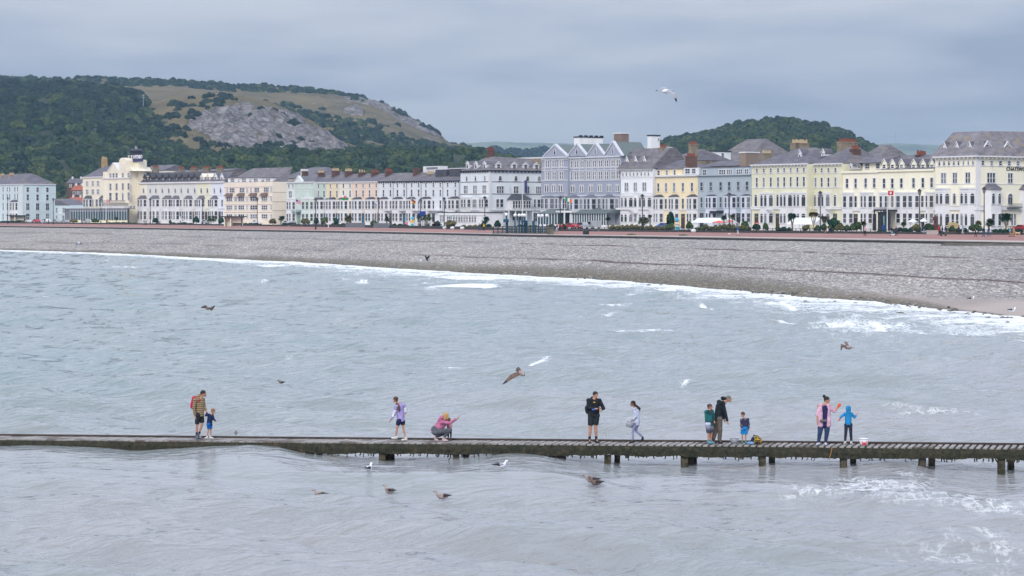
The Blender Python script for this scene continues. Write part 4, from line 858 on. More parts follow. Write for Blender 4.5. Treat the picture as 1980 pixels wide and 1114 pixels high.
# ---- pale blue corner hotel with dormers; its flank faces the side street
M_SG = wallm('paleice', (206,217,226))
b = B('corner_hotel', 'large pale blue corner hotel with white dormers and a tall brick chimney', 890.5, 946, M_SG, d=-.8, depth=10, cat='hotel'); b.depth = b.ly(1047); b.body(331); b.cornice(.5, .5, M_IRON, True, True)
z = b.H+.1; zr = b.lz(303.5, 950, 7); g = MB(); w_, dp = b.w, b.depth; g.add([(0,-.4,z),(w_+.4,-.4,z),(w_+.4,dp,z),(0,dp,z),(4,6,zr),(w_-6,6,zr),(w_-6,dp,zr-.4),(4,dp,zr-.4)], [(0,1,5,4),(1,2,6,5),(2,3,7,6),(3,0,4,7),(4,5,6,7),(0,3,2,1)]); g.build('roof', M_SLATE2, b.root)
for x in (904, 920.5, 937): b.dormer(x, 312.5, 328, 6.2, k=.8, arch=True, mroof=M_WHITE, rise=.6)
for x in (967.5, 998, 1020, 1041):
    q = b.ly(x); zb_, zt_ = b.lzf(329, 990), b.lzf(313.5, 990); g = MB(); hw = 1.0; g.box(-hw, hw, 0, 2.5, 0, zt_-zb_-.8); g.prismy([(-hw,zt_-zb_-.8),(hw,zt_-zb_-.8),(0,zt_-zb_)], 0, 2.5); o = g.build('dormer', M_WHITE, b.root, loc=(b.w-.9, q, zb_), rz=math.pi/2)
    h = MB()
    for sg in (-1, 1): h.prismy([(sg*(hw+.2),zt_-zb_-.95),(sg*(hw+.2),zt_-zb_-.8),(0,zt_-zb_+.15),(0,zt_-zb_)][::sg], -.02, 2.6); h.prismy([(sg*(hw+.2),zt_-zb_-.95),(sg*(hw+.2),zt_-zb_-.8),(0,zt_-zb_+.15),(0,zt_-zb_)][::sg], -.2, -.02, 1)
    h.build('dormer_roof', [M_SLATE, M_WHITE], o); put_win(o, 0, 0, .4, 1.0, (zt_-zb_)*.52, 'bare', 0, M_WHITE, False, 0)
for y in (352, 375.5): b.band(y, .14, .07, M_IRON, True)
b.band(406, .4, .25, M_WHITE, True)
b.row([903,920,938], 340.5, 349.5, 3.0, 'arch'); b.row([(901,7),(919,7),(937,7)], 359.5, 374, 7, 'triple'); b.bay(893, 906, [(386,400)], 383, roof='flat'); b.row([(918,7.5)], 386, 401, 7.5, 'triple'); b.bay(928, 943, [(386,400)], 383, roof='flat')
b.frow([967,997.5,1020,1042.5], 340, 349, 5.6, 'arch'); b.frow([(967,13),(997.5,8.5),(1020,5.6),(1041,9)], 360, 373.5, 7, 'triple'); b.frow([(962,5),(970,5.5),(1034,3.5),(1042,5.5)], 386, 400.5, 5)
b.frow([(962,4.5),(969,6),(1035,7)], 412.5, 428, 5, 'sash')
g = MB(); q0, q1 = b.ly(982), b.ly(1019); z0, z1, z2 = [b.lzf(y, 992) for y in (402, 386, 376.5)]; k = 1.9; g.box(b.w, b.w+k, q0, q1, z0-.6, z1); o = g.build('oriel', M_TRIM, b.root)
h = MB(); h.hull([(b.w,q0-.4,z1),(b.w+k+.3,q0-.4,z1),(b.w+k+.3,q1+.4,z1),(b.w,q1+.4,z1)], [(b.w,q0+1.2,z2),(b.w+.4,q0+1.2,z2),(b.w+.4,q1-1.2,z2),(b.w,q1-1.2,z2)]); h.build('oriel_roof', M_SLATED, o)
for f in (.1, .24, .38, .52, .66, .8, .92): put_win(o, b.w+k, q0+(q1-q0)*f, z0, (q1-q0)*.1, (z1-z0)*.8, 'bare', math.pi/2, M_WHITE, False, 0)
g = MB(); g.box(b.w, b.w+2.3, b.ly(975), b.ly(1024), b.lzf(407.5, 992), b.lzf(405, 992)); g.build('porch_roof', M_WHITE, b.root)
for x in (976, 989, 1010, 1022): q = b.ly(x); g = MB(); g.loft([(b.w+2,q,0),(b.w+2,q,b.lzf(407.5, 992))], .22, 8); g.build('porch_column', M_WHITE, b.root)
b.frow([(999,17)], 412, 426, 17, 'triple', gl=0)
b.chimney(941, 957, 285, 312, 5.5, M_BRICK, 5, mat('dark_red_pots', (.19,.045,.04), .8)); g = MB(); g.box(b.w, b.w+.2, -.2, .7, 0, b.H); g.build('quoins', M_WHITE, b.root)
# banner on the flank
g = MB(); q = b.ly(1013); g.box(b.w+.3, b.w+1.5, q-.03, q+.03, b.lzf(373, 992), b.lzf(348.5, 992)); o = g.build('banner', mat('navy_banner', (.055,.06,.17), .7), b.root)
# sun lounge along the ground floor of the hotel and its neighbour
b = B('sun_lounge', 'long white single-storey sun lounge with tall multi-pane windows', 848, 941, M_WHITE, d=-6, depth=5.5, cat='building'); b.body(411.5, 'wall'); b.bx('roof', M_IRON, -.2, b.w+.2, -.3, 5.4, b.H, b.H+.22); b.bx('fascia', M_WHITE, -.1, b.w+.1, -.2, 0, b.H-.7, b.H)
for x in (883, 898, 914): b.row([(x,14)], 415, 419, 14, 'bare', gl=0); b.row([(x,14)], 420.5, 429, 14, 'bare', gl=0); [b.bx('mullion', M_WHITE, b.lx(x-7+i*2.8)-.06, b.lx(x-7+i*2.8)+.06, -.12, 0, b.lz(429), b.lz(415)) for i in range(6)]
b.row([(855,8)], 415, 429, 8, 'sash', gl=2); b.bx('turquoise_door_panel', mat('turquoise', (.16,.42,.42), .6), b.lx(864), b.lx(875), -.12, 0, b.lz(417.5), b.lz(412.5)); b.row([(869.5,9)], 419, 430, 9, 'sash', gl=3)

# ---- grey gabled hotel
M_GB = wallm('bluegrey', (146,156,182)); M_GT = mat('pale_grey_trim', (.58,.60,.66), .7, .06, .5)
b = B('gabled_hotel', 'tall blue-grey gabled hotel, the short left block of the pair with one gable', 1047.5, 1098, M_GB, d=-1.0, depth=14, cat='hotel', group='blue-grey gabled hotel blocks', trim=M_GT); b.body(305); b.cornice(.6, .5)
def greyfac(b, pr, ar, extra):
    for y in (324.5, 329, 349, 378): b.band(y, .28, .14)
    for y in (308.5,): b.band(y, .3, .2)
    for yt, yb in ((311,322.5),(332.5,346.5)):
        for x in pr: b.row([(x-1.9,2.3),(x+1.9,2.3)], yt, yb, 2.3)
    for x in ar: b.row([(x-2.2,2.5),(x+2.2,2.5)], 357.5, 371, 2.5, 'arch')
    for i, x in enumerate(pr): 
        a = b.lx(x-5.5); b.bx('pilaster', M_GT, max(a, 0), max(a, 0)+.22, -.16, 0, b.lz(349), b.H)
greyfac(b, [1059,1072,1086], [1057.5,1071,1084], None); b.gable(1051, 1095, 281.5, 303.5, wstyle='arch', deep=9); b.bay(1048, 1066, [(385,403)], 382.5, y_roof=377.5, k=1.5, mroof=mat('grey_lead', (.15,.16,.20), .6)); b.bay(1076, 1093, [(385,403)], 382.5, y_roof=377.5, k=1.5, mroof=MATS['grey_lead']); b.row([(1071,4)], 385, 402, 4)
b.ridge(296, M_SLATE)
b = B('gabled_hotel', 'tall blue-grey gabled hotel, the wide right block of the pair with three gables', 1098, 1200, M_GB, d=-.2, depth=14, cat='hotel', group='blue-grey gabled hotel blocks', trim=M_GT); b.body(304.5, 'wall'); b.cornice(.6, .5)
greyfac(b, [1103.5,1115,1126,1139,1150.5,1162,1173.5,1186,1196], [1108,1125,1143,1160,1178,1194], None)
for x0, x1, yp in ((1098.5,1133,280),(1135,1168,279),(1169,1201,275.5)): b.gable(x0, x1, yp, 302.5, wstyle='arch', deep=9)
for x0, x1 in ((1099,1113),(1131,1147),(1167,1182)): b.bay(x0, x1, [(385,404)], 382, y_roof=376.5, k=1.5, mroof=MATS['grey_lead'])
b.row([(1124,6),(1159,6),(1193,6)], 385, 404, 6, 'sash'); b.ridge(291, M_SLATE)
b.bx('glazed_lounge', GL[3], b.lx(1106,-4), b.w-.2, -4.5, -4.4, .8, b.lz(413, k=-4)); b.bx('lounge_plinth', M_WHITE, b.lx(1106,-4), b.w-.1, -4.6, -.1, 0, .8)
a = b.lx(1105,-4); z = b.lz(413, k=-4); g = MB(); g.add([(a,-5,z),(b.w,-5,z),(b.w,0,z),(a,0,z),(a+1,0,z+1.4),(b.w,0,z+1.4)], [(0,1,5,4),(1,2,5),(2,3,4,5),(3,0,4),(0,3,2,1)]); g.build('lounge_roof', mat('green_grey_lead', (.13,.16,.16), .6), b.root)
for i in range(16): xx = a+(b.w-a-.2)*i/15; b.bx('mullion', M_BAR, xx, xx+.2, -4.62, -4.5, 0, z)
b = B('verandah', 'low glazed verandah with a lead roof in front of the single grey gable', 1040, 1078, M_WHITE, d=-6, depth=4.8, cat='building'); b.H = b.lz(413); b.bx('wall', GL[3], 0, b.w, 0, 4.5, .9, b.H); b.bx('plinth', M_WHITE, -.05, b.w+.05, -.1, 4.6, 0, .9)
g = MB(); z = b.H; g.hull([(-.4,-.4,z),(b.w+.4,-.4,z),(b.w+.4,4.8,z),(-.4,4.8,z)], [(1,3.5,z+1.2),(b.w-1,3.5,z+1.2),(b.w-1,4.8,z+1.2),(1,4.8,z+1.2)]); g.build('roof', MATS['green_grey_lead'], b.root)
for i in range(8): xx = b.w*i/7; b.bx('mullion', M_BAR, xx-.1, xx+.1, -.12, 0, 0, z)
b = B('entrance_porch', 'white hotel entrance porch with brown timber doors between the glazed fronts', 1078, 1106, M_WHITE, d=-5, depth=5, cat='porch'); b.H = b.lz(407.5); b.bx('canopy', M_WHITE, -.3, b.w+.3, -.3, 5, b.H-.5, b.H); M_ORW = mat('orange_wood', (.30,.13,.05), .6, .15, 2)
for x in (1080, 1091, 1104): a = b.lx(x); b.bx('post', M_WHITE, a-.15, a+.15, -.1, .2, 0, b.H-.5)
b.bx('back_wall', M_GT, 0, b.w, 3.4, 3.9, 0, b.H-.5); b.bx('timber_door', M_ORW, b.lx(1080), b.lx(1090), 3.2, 3.35, 0, 2.6); b.bx('timber_door', M_ORW, b.lx(1098), b.lx(1105), 3.2, 3.35, 0, 2.6); iron_rail(b.root, 0, b.w, 0, b.H, .5, step=.3)

# ---- white house with the steep slate hip
M_WH = wallm('coolwhite', (222,228,240))
b = B('steep_roofed_house', 'white Italianate house under a steep slate roof with three pointed dormers', 1200.5, 1263, M_WH, d=-.8, depth=12, cat='house'); b.body(327.5); b.cornice(.35, .6, M_WHITE, True)
zr = b.lz(287.5, 1240, 5.5); g = MB(); z = b.H+.15; g.add([(-.9,-.8,z),(b.w+.3,-.8,z),(b.w+.3,12,z),(-.9,12,z),(b.lx(1226,5.5),5.5,zr),(b.w,5.5,zr),(b.w,7.5,zr),(b.lx(1226,5.5),7.5,zr)], [(0,1,5,4),(1,2,6,5),(2,3,7,6),(3,0,4,7),(4,5,6,7),(0,3,2,1)]); g.build('roof', M_SLATE2, b.root)
for x in (1212,1229,1246): b.dormer(x, 302.5, 319.5, 8, k=1.5, mroof=M_WHITE, rise=1.5, deep=2.6)
b.row([1205,1212,1219,1226,1233,1240.5,1247.5,1254.5], 333.5, 339.5, 2.4, 'arch'); b.row([(1212,7),(1229,6),(1246.5,7)], 353.5, 369, 7, 'triple'); b.band(343.5, .2); b.band(374, .3, .15)
b.bay(1201.5, 1219, [(382.5,400),(414,429)], 380, roof='flat', style='arch', k=1.3); b.row([1229], 382.5, 400, 5, 'arch'); b.bay(1236, 1255, [(382.5,400),(414,429)], 380, roof='flat', style='arch', k=1.3); b.row([1229], 414, 429, 4.5, 'sash')
b.bx('balustrade', M_WHITE, 0, b.w, -1.7, -1.5, b.lz(405.5), b.lz(402)); g = MB(); g.box(b.w, b.w+.15, -.15, .6, 0, b.H); g.build('quoins', M_WHITE, b.root)
b.chimney(1273, 1291.5, 279.5, 318, 4.5, M_TANB, 6, M_POTR, ws=1.6)
# ---- bright yellow house
M_YW = wallm('primrose', (240,218,158))
b = B('yellow_house', 'bright primrose-yellow house with five upper windows behind the blue play tower', 1264, 1349.5, M_YW, depth=13, cat='house'); b.body(340.5); b.cornice(.55, .5, M_TRIM, False)
z = b.H; b.bx('attic_wall', M_YW, 0, b.lx(1318), .3, 12, z+.25, b.lz(326.5)); b.row([1274,1290,1305], 329.5, 338, 4, 'sash', k=-.3); zr = b.lz(310, 1300, 6); za = b.lz(326.5); g = MB(); g.add([(0,0,za),(b.lx(1320),0,za),(b.lx(1320),12,za),(0,12,za),(2,6,zr),(b.lx(1324,6),6,zr)], [(0,1,5,4),(1,2,5),(2,3,4,5),(3,0,4),(0,3,2,1)]); g.build('roof', M_SLATE, b.root)
b.bx('box_dormer', M_WHITE, b.lx(1319), b.w-.1, .4, 8, z+.25, b.lz(325.5)); b.row([(1330,9),(1342,7)], 327.5, 336, 8, 'bare', k=-.4, gl=1)
b.row([1273.5,1288.5,1304,1321,1338.5], 354.5, 370, 3.8); b.row([1288,1321], 384.5, 403.5, 4.0)
for x0, x1 in ((1264.5,1278),(1294,1308),(1329,1343)): b.bay(x0, x1, [(385,404),(413.5,429.5)], 380.5, y_roof=376, k=1.2)
door(b, 1321, 413.5, 430, 5, M_WOODD2); b.band(406, .3, .2); b.band(343.5, .15, .1)
b.chimney(1325, 1348, 296, 323, 2.5, M_BRICK, 6, M_POTR, ws=1.3); b.chimney(1331, 1350, 273, 300, 12, M_TANB, 7, M_POTR, ws=1.2)
# ---- grey-blue house with box attic
M_GBL = wallm('stormblue', (158,176,190)); M_GBB = wallm('bluebay', (196,206,226))
b = B('grey_blue_house', 'plain grey-blue seafront house with a boxy attic and a black door awning', 1350, 1453, M_GBL, depth=13, cat='house'); b.body(338.5); b.cornice(.4, .5, M_GBL, False)
z = b.H; b.bx('box_attic', M_GBL, b.lx(1350.5), b.w-.1, .8, 9, z+.15, b.lz(323.5)); b.row([(1363,7)], 328, 337, 7, 'bare', k=-.8, gl=1); b.row([(1397,12),(1411,10),(1430,11),(1444,7)], 328, 336.5, 9, 'triple', k=-.8); b.bx('attic_roof', M_SLATE, 0, b.w, .6, 12, b.lz(323.5), b.lz(322.5))
b.row([1357,1375,1394,1410.5,1428,1445], 352, 367.5, 4.6, 'sash', M_GBL); b.row([1357,1394,1428], 382, 401, 4.0, 'sash', M_GBL)
for x0, x1 in ((1365,1381),(1401,1419),(1434,1451.5)): b.bay(x0, x1, [(382.5,401.5),(413,429)], 378.5, y_roof=376, k=1.1, m=M_GBB)
door(b, 1357, 412, 430, 5, M_IRON); door(b, 1428, 412, 430, 5, M_IRON); b.bx('awning', M_IRON, b.lx(1381), b.lx(1399), -1.5, 0, b.lz(412.5), b.lz(408)); b.band(405.5, .3, .15, M_GBL)
# ---- pale lime hotel
M_LM = wallm('lime', (216,214,172))
def lime(b, c12, c3, bays, ground):
    b.row(c12, 325.5, 333, 3.4); b.row(c12, 343.5, 361, 3.6); b.band(335.5, .12, .06); b.band(363, .2, .1); b.band(403, .5, .3, M_WHITE); b.band(400.5, .15, .35, M_WHITE)
    for x in c3: b.row([x], 376.5, 398.5, 4.6, 'arch')
    for x0, x1 in bays: b.bay(x0, x1, [(377,398.5),(413.5,431)], 375, roof='flat', style='arch', k=1.3)
    for x in ground: door(b, x, 413, 432, 5, M_WOODD2)
b = B('lime_hotel', 'pale lime-yellow hotel, forward left block with eight top windows', 1453.5, 1561, M_LM, d=-2.5, depth=14, cat='hotel', group='pale lime hotel blocks'); b.body(318.5); b.cornice(.4, .6, M_WHITE, True)
b.ridge(287, M_SLATE, 7, 6, x=1530, kk=.6); lime(b, [1464,1477.5,1491,1505,1517,1529.5,1542.5,1555], [1462,1504], [(1471,1490),(1509,1527),(1535,1553)], [1463,1504])
b.dormer(1546.5, 290, 306, 6, k=3.6, arch=True, mroof=M_WHITE, rise=.9); b.chimney(1528, 1567, 269.5, 297, 8, M_TANB, 10, M_POTB, ws=1.5); b.bx('sign_board', M_WHITE, b.lx(1492), b.lx(1507), -1.9, -1.75, b.lz(405), b.lz(400.5))
b = B('lime_hotel', 'pale lime-yellow hotel, set-back right block with four top windows', 1566, 1628, M_LM, d=-.3, depth=14, cat='hotel', group='pale lime hotel blocks'); b.body(317.5); b.cornice(.4, .6, M_WHITE, True)
b.ridge(284, M_SLATE, 5, 4, kk=.6); lime(b, [1577.5,1589.5,1602.5,1616], [1576,1615], [(1582,1600)], [1615]); b.dormer(1591.5, 288, 302, 6, k=4, arch=True, mroof=M_WHITE, rise=.9)
b.chimney(1618, 1661, 267.5, 292, 8, M_TANB, 12, M_POTR, ws=1.5); b.bx('sign_board', mat('cream_board', (.8,.72,.6), .6), b.lx(1566), b.lx(1577), -1.3, -1.15, b.lz(404.5), b.lz(399.5)); b.bx('sign_board', M_WHITE, b.lx(1604), b.lx(1617), -1.3, -1.15, b.lz(404.5), b.lz(400))
# ---- two cream hotels
M_C1, M_C2 = wallm('vanilla', (240,230,200)), wallm('custard', (242,232,198))
b = B('cream_hotel', 'cream hotel with a plain parapet between the lime hotel and the dormered one', 1628, 1700, M_C1, depth=13, cat='hotel'); b.body(333.5); b.cornice(.9, .35, M_C1, False)
b.row([1638.5,1655,1674.5,1691], 346, 363, 4.4); b.bay(1629.5, 1645, [(379.5,400.5),(413.5,431)], 374.5, roof='flat'); b.bay(1664, 1682.5, [(379.5,400.5),(413.5,431)], 374.5, roof='flat'); b.row([1655,1691], 379.5, 400.5, 4.6); b.band(404.5, .8, .35, M_WHITE)
door(b, 1655, 413.5, 432, 5, M_IRON); door(b, 1691, 413.5, 432, 5, M_IRON)
b.dormer(1645.5, 316.5, 328, 5.5, k=1.2, arch=True, mroof=M_WHITE, rise=.4); b.dormer(1661.5, 315.5, 327, 5.5, k=1.2, arch=True, mroof=M_WHITE, rise=.4); b.bx('attic_wall', M_C1, b.lx(1668,1), b.w, 1, 9, b.H, b.lz(315.5, 1685, 1)); b.row([(1677.5,8),(1698,7)], 317.5, 326, 8, 'bare', k=-1.0, gl=0)
g = MB(); z = b.lz(315, 1685, 1); zr = b.lz(303.5, 1685, 6); g.add([(b.lx(1660,1),0,z),(b.w,0,z),(b.w,12,z),(b.lx(1660,1),12,z),(b.lx(1676,6),6,zr),(b.w,6,zr)], [(0,1,5,4),(1,2,5),(2,3,4,5),(3,0,4),(0,3,2,1)]); g.build('roof', M_SLATE, b.root); b.chimney(1643, 1665, 281.5, 314, 5, M_BRICK, 7, M_POTR, ws=1.2)
b = B('dormered_hotel', 'cream hotel with six white dormers and a dark ironwork entrance porch', 1700, 1807.5, M_C2, depth=13, cat='hotel'); b.body(330.5); b.cornice(.8, .35, M_C2, False)
up = [1710,1726,1743.5,1767,1785,1802]; b.row(up, 345.5, 363, 5); b.mansard(309, k=4.2, m=M_SLATE)
zr = b.lz(300.5, 1750, 8); g = MB(); z = b.lz(309, 1750, 4.2); g.add([(0,4.2,z),(b.w,4.2,z),(b.w,12,z),(0,12,z),(0,8,zr),(b.w,8,zr)], [(0,1,5,4),(1,2,5),(2,3,4,5),(3,0,4)]); g.build('upper_roof', M_SLATE, b.root)
for x in up: b.dormer(x, 308, 327.5, 10, k=.8, m=M_C2, mroof=M_WHITE, rise=1.1, deep=3)
b.chimney(1770, 1794, 292, 309, 6, M_BRICK, 8, M_POTR)
for x0, x1 in ((1700.5,1714),(1732,1749),(1755,1773),(1790,1806.5)): b.bay(x0, x1, [(379.5,400.5),(413.5,431)], 374.5, roof='flat')
b.row([1726,1784], 379.5, 400.5, 4.8); door(b, 1784, 413.5, 432, 5, M_IRON); b.band(404.5, .8, .35, M_WHITE)
a, c = b.lx(1703,-2), b.lx(1730,-2); z0, z1 = b.lz(408), b.lz(401.5); b.bx('porch_roof', M_IRON, a, c, -4.2, -.5, z0, z0+.3); iron_rail(b.root, a, c, -4.1, z0+.3, z1-z0-.3, step=.28)
for xx in (a+.1, (a+c)/2, c-.1): b.bx('porch_post', M_IRON, xx-.1, xx+.1, -4.1, -3.9, 0, z0)
b.bx('porch_glazing', GL[0], a+.3, c-.2, -3.2, -3.1, 0, z0-.2)
# ---- the big cream corner hotel at the right with its lettering
M_CH = wallm('chatsworth', (244,230,196))
b = B('corner_hotel', 'big cream corner hotel at the right edge with mossy slate roof and dark lettering', 1808, 1887.5, M_CH, d=-1.0, depth=10, cat='hotel'); b.depth = b.ly(2080); b.body(303.5); b.cornice(.4, .8, M_WHITE, True, True)
w_, dp = b.w, b.depth; z = b.H+.15; zr = b.lz(255.5, 1850, 6); g = MB(); hx = b.lx(1843, 6)
g.add([(-.6,-.8,z),(w_+.8,-.8,z),(w_+.8,dp,z),(-.6,dp,z),(hx,6,zr),(w_-4,6,zr),(w_-4,dp,zr+.3),(hx,dp,zr+.3)], [(0,1,5,4),(1,2,6,5),(2,3,7,6),(3,0,4,7),(4,5,6,7),(0,3,2,1)])
mroof = mat('mossy_slate', (.20,.185,.205), .85, .3, .5, stretch=(1,1,2), var2=((.24,.20,.15), .58, .35)); g.build('roof', mroof, b.root)
for x in (1826,1850,1875): b.dormer(x, 274.5, 295.5, 9, k=1.6, m=M_WHITE, mroof=M_WHITE, rise=1.5, deep=3)
for x in (1916.5,1955,2000):
    q = b.ly(x); zb_, zt_ = b.lzf(294, 1895), b.lzf(273, 1895); g = MB(); hw = 1.05; H_ = zt_-zb_; g.box(-hw, hw, 0, 3, 0, H_-1.2); g.prismy([(-hw,H_-1.2),(hw,H_-1.2),(0,H_)], 0, 3); o = g.build('dormer', M_WHITE, b.root, loc=(b.w-1.1, q, zb_), rz=math.pi/2)
    h = MB()
    for sg in (-1, 1): h.prismy([(sg*(hw+.35),H_-1.5),(sg*(hw+.35),H_-1.3),(0,H_+.2),(0,H_)][::sg], -.02, 3); h.prismy([(sg*(hw+.35),H_-1.5),(sg*(hw+.35),H_-1.3),(0,H_+.2),(0,H_)][::sg], -.3, -.02, 1)
    h.build('dormer_roof', [M_SLATE, M_WHITE], o); put_win(o, 0, 0, .5, 1.1, H_*.5, 'arch', 0, M_WHITE, False, 0)
b.row([1817,1826,1835.5,1845,1854,1863.5,1873,1882], 311.5, 319.5, 3.0, 'arch'); b.frow([1900,1917,1934,1951,1968,1985], 310.5, 319, 5.2)
b.row([(1825,9),(1847,8),(1872,9)], 335, 354, 8, 'triple'); b.frow([(1916,15),(1953,9),(1992,15)], 335, 353, 9, 'triple')
for y in (321.5, 356): b.band(y, .18, .08, M_WHITE, True)
b.band(403.5, .7, .35, M_WHITE, True); b.band(398, .12, .2, M_WHITE, True)
b.bay(1810, 1831, [(374,394),(414,436)], 366, roof='flat', style='arch', k=1.4); b.row([(1846,5)], 374, 394, 5, 'arch'); b.bay(1857, 1880, [(374,394),(414,436)], 366, roof='flat', style='arch', k=1.4)
b.row([(1843,5),(1851.5,5)], 414, 437, 5, gl=0)
for x0, x1 in ((1901, 1931), (1972, 2000)):
    q0, q1 = b.ly(x0), b.ly(x1); zt_ = b.lzf(366, 1895); k = 1.5; g = MB(); g.prism([(b.w,q0),(b.w+k,q0+.8),(b.w+k,q1-.8),(b.w,q1)], 0, zt_); o = g.build('bay', M_WHITE, b.root)
    h = MB(); h.hull([(b.w,q0-.3,zt_),(b.w+k+.3,q0+.5,zt_),(b.w+k+.3,q1-.5,zt_),(b.w,q1+.3,zt_)], [(b.w,q0+1,zt_+1.1),(b.w+.2,q0+1,zt_+1.1),(b.w+.2,q1-1,zt_+1.1),(b.w,q1-1,zt_+1.1)]); h.build('bay_roof', M_SLATE, o)
    for yt, yb in ((374,394),(414,436)):
        for f in (.3, .7): put_win(o, b.w+k, q0+(q1-q0)*f, b.lzf(yb, 1895), (q1-q0)*.2, b.lzf(yt, 1895)-b.lzf(yb, 1895), 'arch' if yt < 400 else 'sash', math.pi/2, M_WHITE, False)
b.frow([(1953,9)], 374.5, 394, 9, 'arch'); b.frow([(1948,3.5),(1956.5,3.5),(1962,3.5)], 414, 436, 4); iron_rail(b.root, 0, .01, 0, 0) if False else None
g = MB(); q0, q1 = b.ly(1944), b.ly(1969); z0 = b.lzf(401, 1895); g.box(b.w, b.w+1.1, q0, q1, z0-.15, z0); g.box(b.w+1.02, b.w+1.1, q0, q1, z0+.7, z0+.78)
for i in range(13): q = q0+(q1-q0)*i/12; g.box(b.w+1.03, b.w+1.08, q-.03, q+.03, z0, z0+.7)
g.build('iron_balcony', M_IRON, b.root); g = MB(); g.box(b.w, b.w+.2, -.2, 1.1, 0, b.H); g.build('quoins', M_WHITE, b.root)
b.sign(1945.5, 329.3, 'CHATSWORTH HOUSE', 1.12, M_IRON, flank=True)
b.sign(1945.5, 329.3, '', .1, M_IRON) if False else None

# ---- things that rise behind the roofs
def block(name, label, x0, x1, yt, d, m, depth=6, cap=None, capm=None, zb=0, cat='building', wins=None):
    b = B(name, label, x0, x1, m, d=d, depth=depth, cat=cat); D = W((b.s0+b.s1)/2, d)[1]; ext = (x1-x0)/F*D; b.w = max(1.5, (ext-.82*depth)/.574) if False else b.w
    return b
def tower(name, label, xl, xc, xr, yt, d, m, m2=None, cap=M_WHITE, cat='building', base='wall'):
    """box whose street face spans xl..xc and whose flank spans xc..xr"""
    b = B(name, label, xl, xc, m, d=d, depth=5, cat=cat); b.depth = b.ly(xr); b.body(yt, base); b.bx('roof', cap, -.15, b.w+.15, -.15, b.depth+.15, b.H, b.H+.3); return b
b = tower('lift_tower', 'big plain white box standing on the roofs behind the grey gables', 1110, 1120, 1166, 266, 34, wallm('liftwhite', (228,230,240)), cap=M_IRON)
for i in range(5): b.bx('vent', M_IRON, b.w-.4, b.w+.2, b.depth*(i+.1)/4.6, b.depth*(i+.1)/4.6+.9, b.H+.3, b.H+.65)
tower('water_tank_tower', 'brown rooftop tower with a white rim behind the grey gabled hotel', 1187, 1200, 1216, 259, 26, mat('brown_render', (.23,.17,.145), .9, .1, .5), cap=M_WHITE)
b = tower('white_stair_tower', 'small white rooftop tower with one dark window, right of the brown one', 1252, 1259, 1276, 263, 26, wallm('stairwhite', (226,230,242)), cap=M_IRON); b.frow([(1273,3)], 267, 271, 3, 'bare', gl=0)
b = tower('rear_block', 'long white flat-roofed rear block behind the gabled hotel and steep roof', 1200, 1216, 1300, 285, 28, wallm('rearwhite', (218,222,232)), cap=M_WHITE); b.frow([(1222,3),(1230,3)], 288, 296, 3, 'bare', gl=0)
b = tower('rear_block', 'white flat-roofed rear building with windows behind the grey-blue house', 1345, 1352, 1413, 293, 30, wallm('rearwhite2', (222,228,236)), cap=M_IRON); b.frow([(1362,4),(1378,5),(1397,5)], 295.5, 303, 4, 'bare', gl=1)
def hipback(label, xl, xr, ye, yt, d, m, inset=.35, wall=M_TANB, depth=16):
    b = B('rear_house', label, xl, xr, wall, d=d, depth=depth); b.body(ye); b.ridge(yt, m, b.w*inset, b.w*inset); return b
hipback('pale slate pyramid roof standing high behind the grey-blue house', 1372, 1446, 312, 271, 44, M_SLATE2, .25, depth=20)
hipback('dark slate gabled roof with a tan wall behind the yellow house', 1290, 1326, 311, 290, 22, M_SLATE, .3)
b = hipback('low slate roofs and sheds behind the attic of the grey-blue house', 1352, 1440, 322, 311, 17, M_SLATE, .1, depth=10)
tower('brown_stair_block', 'tan rooftop block with a white coping beside the pale slate pyramid', 1430, 1443, 1468, 296, 16, mat('tan_render', (.26,.205,.165), .9, .1, .5), cap=M_WHITE)
b = B('rear_house', 'slate roof with one tan chimney behind the lime hotel', 1466, 1492, M_TANB, d=22, depth=10); b.body(318); b.ridge(306, M_SLATE); b.chimney(1470, 1495, 290, 312, 4, M_TANB, 5, M_POTB, ws=1.4)
hipback('slate roof with skylights rising right of the lime hotel', 1640, 1690, 320, 282, 20, M_SLATE2, .3)
b = B('rear_house', 'grey roofs with a pale end wall behind the dark-dormered terrace', 272, 318, wallm('rearpink', (214,200,190)), d=22, depth=10); b.body(331); b.ridge(320, M_SLATE)
b = B('rear_house', 'long low slate roof behind the middle of the dark-dormered terrace', 318, 440, M_TANB, d=24, depth=10); b.body(333); b.ridge(328.5, M_SLATE)
b = B('rear_house', 'flat pale rooftop behind the slate roof of the pale blue corner hotel', 1000, 1050, M_TANB, d=34, depth=8); b.body(307); b.bx('roof', M_TRIM, 0, b.w, 0, 8, b.H, b.H+.4)
